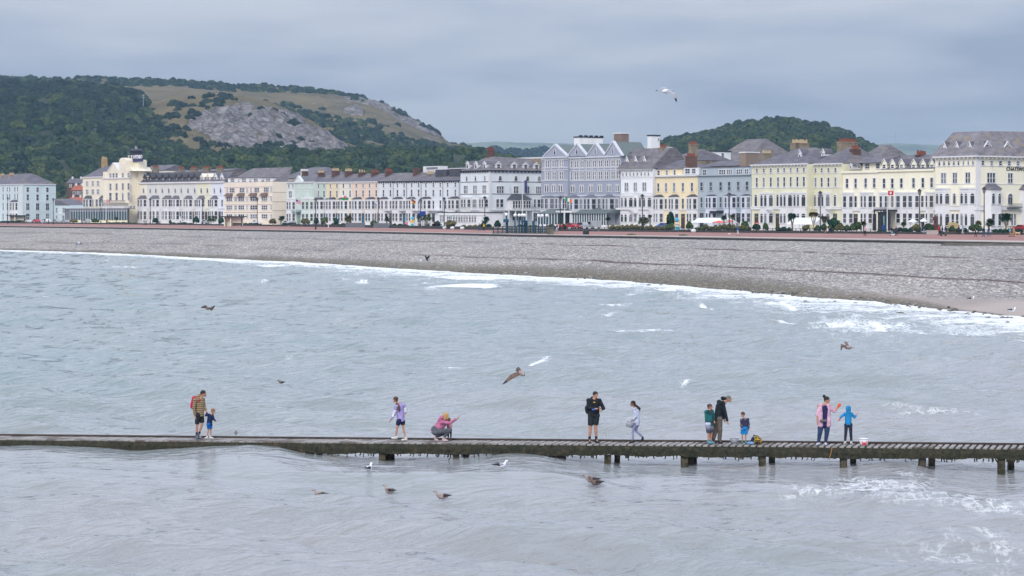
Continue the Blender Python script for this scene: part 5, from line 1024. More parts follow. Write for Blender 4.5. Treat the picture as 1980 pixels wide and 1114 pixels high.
# cottages in the gap at the left
M_RT = mat('red_tiles', (.36,.12,.08), .9, .2, .8)
for lab, xl, xr, ye, yt, D, rm, wm in (('red-roofed white cottage in the gap left of the hydro hotel', 131, 162, 389, 381, 960, M_RT, M_WHITE), ('orange-tiled house above the trees left of the hydro hotel', 138, 164, 368, 358, 1000, M_RT, M_BRICK), ('grey-roofed brick house with a white gable high in the gap left of the hydro hotel', 129, 165, 354.5, 345, 1030, M_SLATE, M_BRICK)):
    p = PX(xl, ye, D); wd = (xr-xl)/F*D; t = empty('cottage', (p.x, D, 5), 0, label=lab, cat='house', group='houses on the slope behind the seafront'); h = p.z-5; rh = (ye-yt)/F*D
    g = MB(); g.box(0, wd, 0, 7, 0, h); g.build('wall', wm, t); g = MB(); g.add([(-.3,-.3,h),(wd+.3,-.3,h),(wd+.3,7.3,h),(-.3,7.3,h),(.8,3.5,h+rh),(wd-.8,3.5,h+rh)], [(0,1,5,4),(1,2,5),(2,3,4,5),(3,0,4),(0,3,2,1)]); r_ = g.build('roof', rm, t)
    for i in range(2): g = MB(); xx = wd*(.2+.45*i); g.box(xx, xx+.7, 3, 4, h+rh*.5, h+rh+.9); g.build('chimney', M_TRIM, r_)
    for i in range(3): put_win(t, wd*(i+.7)/3.4, 0, h-1.8, .9, 1.2, 'sash', 0, M_WHITE, False)
# ---------------------------------------------------------------- the timber jetty
ZD = HC-8.4                                    # deck level
def jn(x): return 35616/(curve([(-600,844),(0,848),(500,853),(1000,857.6),(1480,861.5),(1980,866.5),(2600,872)])(x)-YH)   # near edge
def jf(x): return jn(x)+1.05
M_PLANK = mat('weathered_planks', (.31,.29,.28), .8, .25, 1.6, stretch=(1,1,1), var2=((.15,.13,.115), .52, .9))
M_WETW = mat('wet_dark_timber', (.055,.042,.036), .6, .35, 1.5, spec=.4)
m = bpy.data.materials.new('seaweed_beam'); m.use_nodes = True; nt = m.node_tree; bb = nt.nodes['Principled BSDF']; bb.inputs['Roughness'].default_value = .75
t = nt.nodes.new('ShaderNodeTexCoord'); a = node(nt, 'ShaderNodeTexNoise', Scale=5.0, Detail=8.0, Roughness=.7); nt.links.new(t.outputs['Object'], a.inputs['Vector'])
a2 = node(nt, 'ShaderNodeTexNoise', Scale=.9, Detail=4.0); nt.links.new(t.outputs['Object'], a2.inputs['Vector'])
r = nt.nodes.new('ShaderNodeValToRGB'); nt.links.new(a.outputs[0], r.inputs[0]); e = r.color_ramp.elements; e[0].position = .33; e[0].color = (.006,.007,.005,1); e[1].position = .72; e[1].color = (.14,.105,.06,1)
for p_, c_ in ((.45,(.018,.022,.010)), (.56,(.036,.036,.017)), (.64,(.07,.052,.03))): q = e.new(p_); q.color = (*c_, 1)
c = mixc(nt, mapr(nt, a2.outputs[0], .42, .62), r.outputs[0], (.06,.045,.03)); mmx = nt.nodes.new('ShaderNodeMix'); mmx.data_type = 'RGBA'; mmx.inputs[0].default_value = .25; nt.links.new(r.outputs[0], mmx.inputs[6]); nt.links.new(c, mmx.inputs[7])
nt.links.new(mmx.outputs[2], bb.inputs['Base Color']); bp = node(nt, 'ShaderNodeBump', Strength=1.0, Distance=.08); nt.links.new(a.outputs[0], bp.inputs['Height']); nt.links.new(bp.outputs[0], bb.inputs['Normal']); M_WEED = m
J = empty('jetty', (0, 80, 0), 0, label='long low seaweed-covered timber jetty standing in the sea on short piles', cat='jetty'); JO = Vector((0, 80, 0))
def jp(x, D, z): return (((x-CX)/F*D), D-80, z)
def beam(name, Df, z0, z1, th, m, rag=0, x0=-700, x1=2700, step=3):
    xs_ = np.arange(x0, x1, step); vs = []; n = 6
    for x in xs_:
        D = Df(x); X = (x-CX)/F*D; bot = z0+rag*(float(fbm(np.array([x*.03]), np.array([0.]), 3, 6)[0])-.5)
        for k, (dy, zz) in enumerate(((0, z1), (-.02, z1-.10), (-.03, (bot+z1)/2), (0, bot), (th, bot+.03), (th, z1))):
            j = rag*.16*(random.random()-.5) if k in (1, 2, 3) else 0
            vs.append((X, D-80+dy+j, zz+(rag*.22*(random.random()-.5) if k == 3 else 0)))
    fs = []
    for i in range(len(xs_)-1):
        for k in range(n): k2 = (k+1) % n; fs.append((i*n+k, (i+1)*n+k, (i+1)*n+k2, i*n+k2))
    g = MB(); g.add(vs, fs); return g.build(name, m, J)
beam('front_beam', jn, ZD-.425, ZD-.03, .22, M_WEED, .13)
beam('rear_beam', jf, ZD-.42, ZD-.03, .2, M_WEED, .25, step=8)
beam('rear_kerb', jf, ZD+.015, ZD+.062, .08, M_WETW, .05, step=6)
beam('kerb_bearer', lambda x: jf(x)+.02, ZD-.02, ZD+.02, .06, M_WETW, .0, step=30)
g = MB(); x = -700.0; k = 0      # planks, laid a little askew; spacing as in the photo
while x < 2700:
    pitch = 13.2; w_ = pitch*float(np.interp(x, [0,700,1400,1980], [.93,.86,.66,.60])); z = ZD-.012*random.random(); D0, D1 = jn(x)-.03, jf(x)+.02; off = .36
    X0, X1 = (x-CX)/F*D0, (x+w_-CX)/F*D0; y0, y1 = D0-80, D1-80
    g.add([(X0,y0,z-.05),(X1,y0,z-.05),(X1+off,y1,z-.05),(X0+off,y1,z-.05),(X0,y0,z),(X1,y0,z),(X1+off,y1,z),(X0+off,y1,z)], [(0,3,2,1),(4,5,6,7),(0,1,5,4),(1,2,6,5),(2,3,7,6),(3,0,4,7)]); x += pitch; k += 1
g.build('deck', M_PLANK, J)
def pile(x, D, w_, parent=J, top=ZD-.4):
    g = MB(); X = (x-CX)/F*D; vs = []; zs_ = np.arange(-.9, top+.1, .12)
    for i, z in enumerate(zs_):
        for (sx, sy) in ((-1,-1),(1,-1),(1,1),(-1,1)): j = w_*.06*(random.random()-.5); vs.append((X+sx*w_/2+j, D-80+sy*w_/2+j, z))
    fs = [(i*4+k, i*4+(k+1)%4, (i+1)*4+(k+1)%4, (i+1)*4+k) for i in range(len(zs_)-1) for k in range(4)]
    g.add(vs, fs); g.build('pile', M_WEEDP, parent)
M_WEEDP = mat('wet_pile', (.085,.07,.05), .7, .4, 2.5, bump=.5, var2=((.03,.035,.015), .5, 3))
for xa in (-300,-150,0,150,300,450,600,739,882,1175,1323,1474,1631,1783,1936,2090,2240): pile(xa, jn(xa)+.22, .24); pile(xa+18.5, jf(xa)+.0, .21)
for xa in (1326, 741): pile(xa+7, jn(xa)+.7, .30)
beam('lower_rail', lambda x: jn(x)+.25, ZD-.66, ZD-.55, .1, M_WEEDP, .25, 190, 330, 5); beam('lower_rail', lambda x: jf(x)+.05, ZD-.66, ZD-.55, .1, M_WEEDP, .25, 960, 1100, 5)
for i in range(150):    # strands of weed hanging under the front beam
    xa = rng.uniform(560, 1990); D = jn(xa)+rng.uniform(.0, .15); l = rng.uniform(.04, .10)*(2.0 if rng.random() > .9 else 1); X = (xa-CX)/F*D
    if i == 0: sw = MB()
    sw.loft([(X,D-80,ZD-.40),(X+rng.normal()*.02,D-80,ZD-.45-l*.6),(X+rng.normal()*.03,D-80,ZD-.45-l)], [.03, .022, .012], 5)
o = sw.build('hanging_weed', M_WEED, J); o['kind'] = 'stuff'
# two lines dangling over the edge
def line(pts, r, m, label, name='rope'):
    g = MB(); p0 = Vector(pts[0]); g.loft([Vector(p)-p0 for p in pts], r, 5); o = g.build(name, m, None, True); o.location = p0; tag(o, label, 'rope'); return o
D = jn(1607)-.05; P_ = lambda x, y, D=D: tuple(PX(x, y, D)); line([P_(1609,864), P_(1608,872), P_(1605,882), P_(1603,890)], .014, mat('orange_rope', (.42,.20,.06), .7), 'thin orange crab line hanging over the side below the woman in pink')
D = jf(1950); line([tuple(PX(1942,884,D)), tuple(PX(1950,887,D)), tuple(PX(1957,893,D)), tuple(PX(1962,891,D))], .05, mat('teal_rope', (.02,.17,.18), .7), 'teal rope caught on the last pile at the right end of the jetty')
# little floating tern of foam is water; standing and flying gulls follow
TS = bpy.data.scenes.new('workbench')
# ---------------------------------------------------------------- people
def capsule(mb, a, b, ra, rb, n=12, flat=0):
    a, b = Vector(a), Vector(b); d = (b-a); L_ = d.length
    if L_ < 1e-4: mb.sphere(a, ra, n, 8); return
    t = d/L_; path = []; rad = []
    fa = lambda r: r if isinstance(r, tuple) else (r, r)
    A_, B_ = fa(ra), fa(rb); ma, mb_ = min(A_), min(B_)
    for u in (() if flat & 1 else (0, .15, .4, .7)): s_ = math.sin(u*math.pi/2+.05); c_ = math.cos(u*math.pi/2); path.append(a-t*ma*c_); rad.append((A_[0]*s_, A_[1]*s_))
    path.append(a); rad.append(A_); path.append(b); rad.append(B_)
    for u in (() if flat & 2 else (.7, .4, .15, 0)): s_ = math.sin(u*math.pi/2+.05); c_ = math.cos(u*math.pi/2); path.append(b+t*mb_*c_); rad.append((B_[0]*s_, B_[1]*s_))
    mb.loft(path, rad, n, up=(0, 1, 0.001))
def fuse(mb, name, mats, parent, voxel, smooth=4, loc=None):
    me = mb.mesh('tmp', mats); o = bpy.data.objects.new('tmp', me); TS.collection.objects.link(o)
    r = o.modifiers.new('r', 'REMESH'); r.mode = 'VOXEL'; r.voxel_size = voxel; r.use_smooth_shade = True
    s = o.modifiers.new('s', 'SMOOTH'); s.iterations = smooth; s.factor = .5
    TS.view_layers[0].update(); ev = o.evaluated_get(TS.view_layers[0].depsgraph); m2 = bpy.data.meshes.new_from_object(ev); m2.name = name
    bpy.data.objects.remove(o); 
    if not m2.materials: 
        for x in (mats if isinstance(mats, list) else [mats]): m2.materials.append(x)
    q = bpy.data.objects.new(name, m2); COL.objects.link(q); q.parent = parent
    if loc is not None: q.location = loc
    return q
SKIN = mat('skin', (.46,.24,.165), .55, .05, 4, spec=.4); SKIN2 = mat('tanned_skin', (.40,.20,.13), .55, .05, 4, spec=.4); SKIN3 = mat('brown_skin', (.25,.12,.08), .55, .05, 4, spec=.4)
def cloth(name, c, **k): return mat('cloth_'+name, c, .85, k.get('var', .30), k.get('scale', 6), bump=.6, spec=.15, var2=k.get('var2'))
def striped(name, c, c2, sc, axis='Z'):
    m = bpy.data.materials.new('cloth_'+name); m.use_nodes = True; nt = m.node_tree; b = nt.nodes['Principled BSDF']; b.inputs['Roughness'].default_value = .7
    t = nt.nodes.new('ShaderNodeTexCoord'); wv = node(nt, 'ShaderNodeTexWave', Scale=sc, Distortion=.6); wv.bands_direction = axis; nt.links.new(t.outputs['Object'], wv.inputs['Vector'])
    nt.links.new(mixc(nt, mapr(nt, wv.outputs[0], .08, .30), c2, c), b.inputs['Base Color']); bp = node(nt, 'ShaderNodeBump', Strength=.6, Distance=.03); nt.links.new(wv.outputs[0], bp.inputs['Height']); nt.links.new(bp.outputs[0], b.inputs['Normal']); return m
def spotted(name, c, spots, sc=13, th=.36):
    m = bpy.data.materials.new('cloth_'+name); m.use_nodes = True; nt = m.node_tree; b = nt.nodes['Principled BSDF']; b.inputs['Roughness'].default_value = .8
    t = nt.nodes.new('ShaderNodeTexCoord'); v = node(nt, 'ShaderNodeTexVoronoi', Scale=float(sc)); nt.links.new(t.outputs['Object'], v.inputs['Vector'])
    s = nt.nodes.new('ShaderNodeSeparateColor'); nt.links.new(v.outputs['Color'], s.inputs[0]); r = nt.nodes.new('ShaderNodeValToRGB'); r.color_ramp.interpolation = 'CONSTANT'; nt.links.new(s.outputs[0], r.inputs[0])
    e = r.color_ramp.elements; e[0].color = (*spots[0], 1); e[1].position = .5; e[1].color = (*spots[1 % len(spots)], 1)
    nt.links.new(mixc(nt, mapr(nt, v.outputs['Distance'], th-.04, th), r.outputs[0], c), b.inputs['Base Color']); return m
def gradz(name, c0, c1, z0, z1):
    m = bpy.data.materials.new('cloth_'+name); m.use_nodes = True; nt = m.node_tree; b = nt.nodes['Principled BSDF']; b.inputs['Roughness'].default_value = .8
    t = nt.nodes.new('ShaderNodeTexCoord'); s = nt.nodes.new('ShaderNodeSeparateXYZ'); nt.links.new(t.outputs['Object'], s.inputs[0]); nt.links.new(mixc(nt, mapr(nt, s.outputs[2], z0, z1), c0, c1), b.inputs['Base Color']); return m
HAIRB = mat('dark_hair', (.022,.014,.012), .6, .3, 20); HAIRM = mat('brown_hair', (.085,.045,.026), .6, .3, 20); HAIRG = mat('grey_hair', (.17,.165,.16), .6, .3, 20); HAIRF = mat('sandy_hair', (.26,.14,.06), .6, .3, 20); HAIRY = mat('blonde_hair', (.50,.30,.12), .6, .25, 20)
SHW = mat('white_shoes', (.6,.6,.6), .5, .1, 5); SHD = mat('dark_shoes', (.02,.02,.03), .5, .1, 5); SHG = mat('grey_blue_shoes', (.10,.14,.20), .6, .4, 12)
class P:
    """a figure whose joints are read off an enlarged crop of the photo; third value is depth (m, away from the viewer)"""
    def __init__(s, label, s_, ox, oy, D, face, J, skin=SKIN, cat='person', vox=.009, hs=1.0, name='person', ground=None):
        s.D = D; s.J = {}; s.skin = skin; s.vox = vox; feet = min(J[k][1] for k in J) if False else None
        conv = lambda q: PX(ox+q[0]/s_, oy+q[1]/s_, D)+Vector((0, (q[2] if len(q) > 2 else 0), 0))
        W_ = {k: conv(v) for k, v in J.items()}; low = min(v.z for v in W_.values()); gz = ZD if ground is None else ground
        base = Vector((W_['pelvis'].x, D, gz)); s.base = base; s.root = empty(name, base, 0, label=label, cat=cat)
        for k, v in W_.items(): v.z += (gz+.035-low); s.J[k] = v-base
        s.h = hs; s.face = Vector((*face, 0)).normalized() if len(face) == 2 else Vector(face).normalized()
    def body(s, leg=(.078,.052,.036), arm=(.045,.036,.026), torso=(.15,.10), head=.112, hands=('wl','wr'), fingers=True, barefoot=False, curl=.5):
        J = s.J; g = MB(); h = s.h; up = (J['head']-J['neck']).normalized()
        hc = J['head']; f = s.face; side = f.cross(Vector((0,0,1))).normalized()
        capsule(g, J['neck'], J['head']-up*.04*h, .052*h, .048*h)
        hr = head*h
        R = Matrix((side, f, Vector((0,0,1)))).transposed(); g.sphere(hc+Vector((0,0,.012*h)), (hr*.72, hr*.90, hr*.98), 14, 10, 0, R)
        capsule(g, hc+f*hr*.35-Vector((0,0,hr*.45)), hc+f*hr*.55-Vector((0,0,hr*.72)), hr*.48, hr*.34)       # jaw
        capsule(g, hc+f*hr*.80+Vector((0,0,hr*.10)), hc+f*hr*1.10-Vector((0,0,hr*.22)), hr*.08, hr*.15)      # nose
        g.sphere(hc+f*hr*.84-Vector((0,0,hr*.50)), (hr*.22, hr*.12, hr*.08), 8, 6, 0, R)                          # lips
        for sg in (-1, 1): g.sphere(hc+side*sg*hr*.74-Vector((0,0,hr*.06)), (hr*.10, hr*.17, hr*.27), 8, 6, 0, R)
        capsule(g, J['chest'], J['neck']-up*.02, (torso[0]*h*.85, torso[1]*h*.85), .07*h); capsule(g, J['pelvis'], J['chest'], (torso[0]*.85*h, torso[1]*h*.95), (torso[0]*h, torso[1]*h))
        for a in 'lr':
            if 's'+a in J:
                capsule(g, J['chest']*.5+J['neck']*.5, J['s'+a], .06*h, arm[0]*h*1.1); capsule(g, J['s'+a], J['e'+a], arm[0]*h, arm[1]*h); capsule(g, J['e'+a], J['w'+a], arm[1]*h, arm[2]*h); s.hand(g, a, h, curl)
            if 'h'+a in J:
                capsule(g, J['h'+a], J['k'+a], leg[0]*h, leg[1]*h); capsule(g, J['k'+a], J['a'+a], leg[1]*h, leg[2]*h); m_ = J['k'+a]*.65+J['a'+a]*.35; capsule(g, m_, m_+(J['a'+a]-m_)*.25, leg[1]*h*1.02, leg[1]*.85*h)
                capsule(g, J['a'+a]-Vector((0,0,.01)), J['t'+a], .026*h, .02*h)
        s.b = fuse(g, 'body', s.skin, s.root, s.vox, 3)
        for sg in (-1, 1):   # eyes
            e = MB(); e.sphere(hc+f*hr*.80+side*sg*hr*.30+Vector((0,0,hr*.12)), hr*.10, 8, 6); e.build('eye', HAIRB, s.root)
        return s
    def hand(s, g, a, h, curl):
        w_ = s.J['w'+a]; d = (w_-s.J['e'+a]).normalized(); n = d.cross(Vector((0,1,0)));
        if n.length < .1: n = d.cross(Vector((1,0,0)))
        n.normalize(); sd = d.cross(n).normalized(); pal = w_+d*.055*h
        capsule(g, w_, pal+d*.02*h, (.022*h, .024*h), (.038*h, .018*h))
        for i, (o_, l) in enumerate(((-.030,.062),(-.010,.072),(.010,.068),(.029,.052))):
            b0 = pal+d*.03*h+sd*o_*h; b1 = b0+(d*math.cos(curl*.6)+n*math.sin(curl*.6))*l*.5*h+sd*o_*.25*h; b2 = b1+(d*math.cos(curl*1.5)+n*math.sin(curl*1.5))*l*.5*h
            capsule(g, b0, b1, .0095*h, .009*h, 7); capsule(g, b1, b2, .009*h, .0078*h, 7)
        t0 = w_+d*.02*h-sd*.022*h; t1 = t0-sd*.035*h+d*.03*h; t2 = t1+d*.03*h+n*.012; capsule(g, t0, t1, .013*h, .011*h, 7); capsule(g, t1, t2, .011*h, .009*h, 7)
    def hair(s, m, back=0, front=.0, top=1.0, kind='short', tail=None):
        J = s.J; hc = J['head']; hr = .114*s.h; f = s.face; side = f.cross(Vector((0,0,1))).normalized(); g = MB(); R = Matrix((side, f, Vector((0,0,1)))).transposed()
        g.sphere(hc-f*hr*.14+Vector((0,0,hr*.34)), (hr*.84, hr*.98, hr*.86*top), 14, 10, 0, R)
        if kind != 'cap': capsule(g, hc-f*hr*.35-Vector((0,0,hr*.15)), hc-f*hr*.45-Vector((0,0,hr*.4)), hr*.62, hr*.48)
        if kind == 'bun': g.sphere(hc-f*hr*1.0+Vector((0,0,hr*1.15)), hr*.52, 10, 8)
        if kind == 'bob': 
            for sg in (-1, 1): capsule(g, hc+side*sg*hr*.62+Vector((0,0,hr*.2)), hc+side*sg*hr*.66-Vector((0,0,hr*.75)), hr*.35, hr*.28)
            capsule(g, hc-f*hr*.4, hc-f*hr*.55-Vector((0,0,hr*.85)), hr*.75, hr*.55)
        if tail: 
            pts = [s.cv(q) for q in tail[0]]
            for i in range(len(pts)-1): capsule(g, pts[i], pts[i+1], tail[1][i], tail[1][i+1])
        # carve the face: keep hair behind and above the face by fusing only the cap
        return fuse(g, 'hair', m, s.root, s.vox*1.1, 2)
    def cv(s, q): return Vector(q)
    def chain(s, name, m, segs, vox=None, sm=3):
        g = MB(); J = s.J
        for sg_ in segs:
            a, b, ra, rb = sg_[:4]
            A_ = J[a] if isinstance(a, str) else Vector(a); B_ = J[b] if isinstance(b, str) else Vector(b); k = s.h
            sc = lambda r: tuple(x*k for x in r) if isinstance(r, tuple) else r*k
            capsule(g, A_, B_, sc(ra), sc(rb), 12, sg_[4] if len(sg_) > 4 else 0)
        return fuse(g, name, m, s.root, vox or s.vox*1.1, sm)
    def lerp(s, a, b, t): return s.J[a]*(1-t)+s.J[b]*t
    def jacket(s, m, tor=(.18,.125), arm=(.066,.056,.044), hem=.06, cuff=.94, sleeves='lr', name='jacket', open_=False, hood=None):
        J = s.J; up = (J['chest']-J['pelvis']).normalized(); segs = [('chest', s.lerp('chest','neck',.55), (tor[0]*.93, tor[1]), (tor[0]*.46, tor[1]*.6)), (J['pelvis']-up*(hem+.06)*s.h, 'chest', (tor[0]*.97, tor[1]*1.02), tor, 1)]
        for a in sleeves: segs += [(s.lerp('chest','neck',.4), 's'+a, tor[1]*.75, arm[0]*1.12), ('s'+a, 'e'+a, arm[0], arm[1]), ('e'+a, s.lerp('e'+a,'w'+a,cuff), arm[1], arm[2], 2)]
        if hood: segs += [(J['neck']+Vector(hood[0])*s.h, J['neck']+Vector(hood[1])*s.h, hood[2], hood[3])]
        return s.chain(name, m, segs)
    def legs(s, m, r=(.098,.066,.05), to=.96, name='trousers', seat=(.155,.12)):
        J = s.J; segs = [(J['pelvis']+Vector((0,0,.05*s.h)), 'pelvis', seat, seat)]
        for a in 'lr':
            segs += [('pelvis', 'h'+a, r[0]*1.15, r[0]*1.08)]
            if to > 1: segs += [('h'+a, 'k'+a, r[0], r[1]), ('k'+a, s.lerp('k'+a,'a'+a,to-1), r[1], r[2])]
            else: segs += [('h'+a, s.lerp('h'+a,'k'+a,to), r[0], r[1], 2)]
        return s.chain(name, m, segs)
    def shoes(s, m, name='shoe', r=.046):
        for a in 'lr':
            if 't'+a in s.J:
                A_ = s.J['a'+a].copy(); T_ = s.J['t'+a]; heel = Vector((A_.x, A_.y, T_.z+.0))-(T_-A_)*Vector((1,1,0))*.25; g = MB(); capsule(g, heel+Vector((0,0,.01)), T_+(T_-heel)*.10, r*s.h, r*.86*s.h); capsule(g, heel+Vector((0,0,.04)), A_, r*1.05*s.h, .046*s.h); fuse(g, name, m, s.root, s.vox*1.1, 2)
def lineD(x, t=.75): return float(jn(x)+min(t*.8, .88))
# -- man with the red rucksack
p = P('bearded man in a tan striped padded jacket and black shorts holding the small boy\'s hand', 7.957, 350, 740, lineD(384,.7), (.85,-.3), dict(head=(345,182), neck=(308,232), chest=(285,320), pelvis=(282,500), sl=(222,272,-.12), el=(208,400,-.16), wl=(228,520,-.14), sr=(332,275,.1), er=(352,380,.10), wr=(385,440,.0), hl=(262,510,-.07), kl=(250,655,-.06), al=(243,805,-.04), tl=(258,862,-.07), hr=(305,510,.08), kr=(325,640,.02), ar=(278,800,0), tr=(318,862,-.08)))
p.body(); p.hair(HAIRB); tanj = striped('tan_padded', (.30,.21,.11), (.13,.095,.06), 4.2); p.jacket(tanj, (.175,.125), (.072,.062,.05), .02, hood=((-.08,0,.02),(-.02,.02,.06),.085,.07)); p.legs(cloth('black_shorts', (.025,.03,.035)), (.105,.085,.08), .92, 'shorts'); p.shoes(SHG)
for a in 'lr': p.chain('sock', cloth('navy_sock', (.02,.025,.05)), [(p.lerp('k'+a,'a'+a,.82), 'a'+a, .045, .042)])
p.chain('beard', HAIRB, [(p.J['head']+p.face*.055-Vector((0,0,.055)), p.J['head']+p.face*.065-Vector((0,0,.085)), .045, .035)])
RED = cloth('red_rucksack', (.52,.015,.07)); bk = p.J['chest']+Vector((-.22,.02,.0)); rk = p.chain('rucksack', RED, [(bk+Vector((.03,0,.15)), bk+Vector((-.01,0,-.12)), (.10,.14), (.12,.14))])
p.chain('strap', RED, [(p.J['sr']+Vector((-.08,-.16,.03)), p.J['chest']+Vector((.0,-.17,.06)), .022, .02)])
# -- small boy in navy
p = P('small boy in a navy jacket and blue shorts led by the man with the rucksack', 7.957, 350, 740, lineD(405,.7), (.8,-.5), dict(head=(497,445), neck=(470,490), chest=(450,530), pelvis=(435,640), sl=(420,500,-.06), el=(385,512,-.05), wl=(398,470,0), sr=(480,505,.06), er=(505,575,.02), wr=(538,598,-.04), hl=(425,655,-.04), kl=(428,725,-.04), al=(402,830,-.02), tl=(378,858,-.05), hr=(452,655,.04), kr=(458,725,.03), ar=(452,830,.02), tr=(490,860,-.04)), hs=.62)
p.body(head=.135); NAVY = cloth('navy', (.018,.03,.085)); p.jacket(NAVY, (.17,.12), (.072,.062,.052), .04); p.legs(cloth('royal_blue', (.015,.12,.42)), (.115,.09,.085), .9, 'shorts'); p.shoes(SHW, r=.055)
hh = p.h; p.h = .8; p.hair(HAIRF); p.h = hh
# -- girl in lavender
p = P('girl with a long brown ponytail in a lavender and white hooded top', 8.567, 740, 750, lineD(772,.7), (-.75,.45), dict(head=(212,232), neck=(245,285), chest=(280,370), pelvis=(300,560), sl=(225,345,-.12), el=(200,470,-.14), wl=(135,565,-.12), sr=(350,330,.06), er=(385,420,.06), wr=(368,470,-.02), hl=(265,600,-.05), kl=(238,700,-.05), al=(220,850,-.04), tl=(165,872,-.02), hr=(330,600,.05), kr=(338,700,.03), ar=(378,860,.0), tr=(330,900,-.04)), hs=.86)
LAV = cloth('lavender', (.36,.31,.60)); p.body(leg=(.075,.05,.036)); p.jacket(LAV, (.165,.12), (.066,.058,.046), .04, name='hooded_top', hood=((.05,.05,-.06),(.07,.03,-.02),.08,.06)); 
for a in 'lr': p.chain('white_sleeve', cloth('white', (.66,.66,.74)), [(p.lerp('s'+a,'e'+a,.55), p.lerp('e'+a,'w'+a,.35), .068, .062)])
p.legs(cloth('navy_shorts', (.02,.025,.07)), (.105,.095,.09), .55, 'shorts'); p.shoes(SHW, r=.05)
T = lambda q, D, dz=0: PX(740+q[0]/8.567, 750+q[1]/8.567, D)-p.base+Vector((0,dz,0)); p.hair(HAIRM, tail=([T((235,265),p.D,-.03), T((270,310),p.D,-.10), T((278,350),p.D,-.14), T((272,382),p.D,-.15)], [.05,.05,.045,.02]))
# -- crouching woman in pink
p = P('blonde woman crouching in a pink jacket and grey trousers, pointing out to sea', 8.567, 740, 750, lineD(857,.7), (.55,.6), dict(head=(1050,500), neck=(1015,560), chest=(985,610), pelvis=(885,745), sl=(985,600,-.12), el=(1115,610,-.12), wl=(1225,540,-.10), sr=(1060,590,.12), er=(1090,660,.18), wr=(1110,720,.12), hl=(880,760,-.09), kl=(1100,735,-.12), al=(1015,850,-.08), tl=(1060,900,-.10), hr=(880,765,.08), kr=(1080,760,.15), ar=(880,850,.05), tr=(905,900,.02)))
p.body(leg=(.088,.062,.04)); PINK = cloth('rose_pink', (.47,.16,.28)); p.jacket(PINK, (.185,.14), (.068,.058,.048), .06, hood=((-.14,-.05,.02),(-.08,-.05,.08),.075,.09)); p.legs(cloth('grey_trousers', (.105,.115,.135)), (.125,.085,.055), 1.85, seat=(.19,.16)); p.hair(HAIRY, kind='bob'); p.shoes(mat('pale_pink_shoes', (.55,.42,.42), .6, .2, 9))
# -- toddler hidden in front of her
p = P('toddler in dark leggings half hidden behind the crouching woman in pink', 8.567, 740, 750, lineD(857,.95), (.2,.9), dict(head=(1105,560), neck=(1105,610), chest=(1105,640), pelvis=(1105,715), sl=(1075,630,0), el=(1070,680,0), wl=(1080,715,0), sr=(1135,630,0), er=(1145,680,0), wr=(1130,715,0), hl=(1090,725), kl=(1088,790), al=(1085,860), tl=(1085,890,-.05), hr=(1125,725), kr=(1130,790), ar=(1128,860), tr=(1115,890,-.05)), hs=.5)
p.body(head=.13); p.jacket(cloth('cream_jumper', (.50,.44,.36)), (.17,.13)); p.legs(cloth('navy_leggings', (.02,.02,.05)), (.10,.07,.055), 1.9, 'leggings'); p.shoes(SHD); hh = p.h; p.h = .6; p.hair(HAIRF); p.h = hh
# -- man looking at his hands
p = P('stocky dark-haired man in a black jacket and shorts looking down at his hands', 7.957, 1110, 740, lineD(1147,.45), (.45,-.75), dict(head=(330,225), neck=(312,275), chest=(305,360), pelvis=(300,520), sl=(225,310,-.02), el=(215,420,-.10), wl=(320,428,-.26), sr=(390,315,.02), er=(450,425,-.08), wr=(415,440,-.25), hl=(262,540,0), kl=(250,720,-.02), al=(238,905,.02), tl=(242,950,-.12), hr=(345,540,0), kr=(332,710,-.02), ar=(342,905,.02), tr=(375,950,-.12)))
p.body(leg=(.092,.064,.042), torso=(.18,.12), curl=.9); BLK = cloth('black_jacket', (.02,.024,.03)); p.jacket(BLK, (.215,.145), (.080,.070,.052), .02, hood=((-.07,.05,.0),(.03,.06,.01),.065,.06)); p.legs(cloth('charcoal_shorts', (.024,.03,.036)), (.118,.10,.10), .85, 'shorts', seat=(.18,.13)); p.shoes(SHD); p.hair(HAIRB)
for a in 'lr': p.chain('sock', cloth('dark_sock', (.02,.02,.045)), [(p.lerp('k'+a,'a'+a,.78), 'a'+a, .05, .045)])
p.chain('chest_badge', mat('yellow_badge', (.6,.35,.02), .5), [(p.J['chest']+Vector((-.01,-.155,.06)), p.J['chest']+Vector((.03,-.155,.06)), .022, .022)], .006); p.chain('sleeve_patch', mat('blue_patch', (.02,.12,.45), .5), [(p.J['wl']+Vector((-.09,-.03,-.03)), p.J['wl']+Vector((-.03,-.04,-.03)), .036, .03)])
p.chain('bag', BLK, [(p.J['el']+Vector((-.02,.16,-.02)), p.J['el']+Vector((0,.16,-.14)), .10, .10)])
# -- girl with the bucket
p = P('girl in a pale grey hooded top and lilac leggings walking with a clear bucket', 7.957, 1110, 740, lineD(1230,.7), (-.95,-.15), dict(head=(905,348), neck=(932,400), chest=(955,460), pelvis=(960,640), sl=(920,430,-.1), el=(948,540,-.14), wl=(895,592,-.14), sr=(975,440,.08), er=(985,550,.1), wr=(930,600,.1), hl=(930,660,-.05), kl=(905,780,-.05), al=(905,910,-.04), tl=(862,936,-.04), hr=(980,655,.05), kr=(955,765,.05), ar=(1055,865,.05), tr=(1045,905,.05)), skin=SKIN3, hs=.84)
p.body(leg=(.07,.048,.034), torso=(.13,.10)); p.jacket(cloth('pale_blue_grey', (.50,.54,.66)), (.15,.12), (.062,.054,.044), .06, name='hooded_top', hood=((.05,.0,-.04),(.09,.0,-.08),.07,.05)); p.legs(cloth('lilac_leggings', (.27,.29,.45)), (.088,.058,.044), 1.95, 'leggings', seat=(.12,.11)); p.shoes(SHD, r=.05)
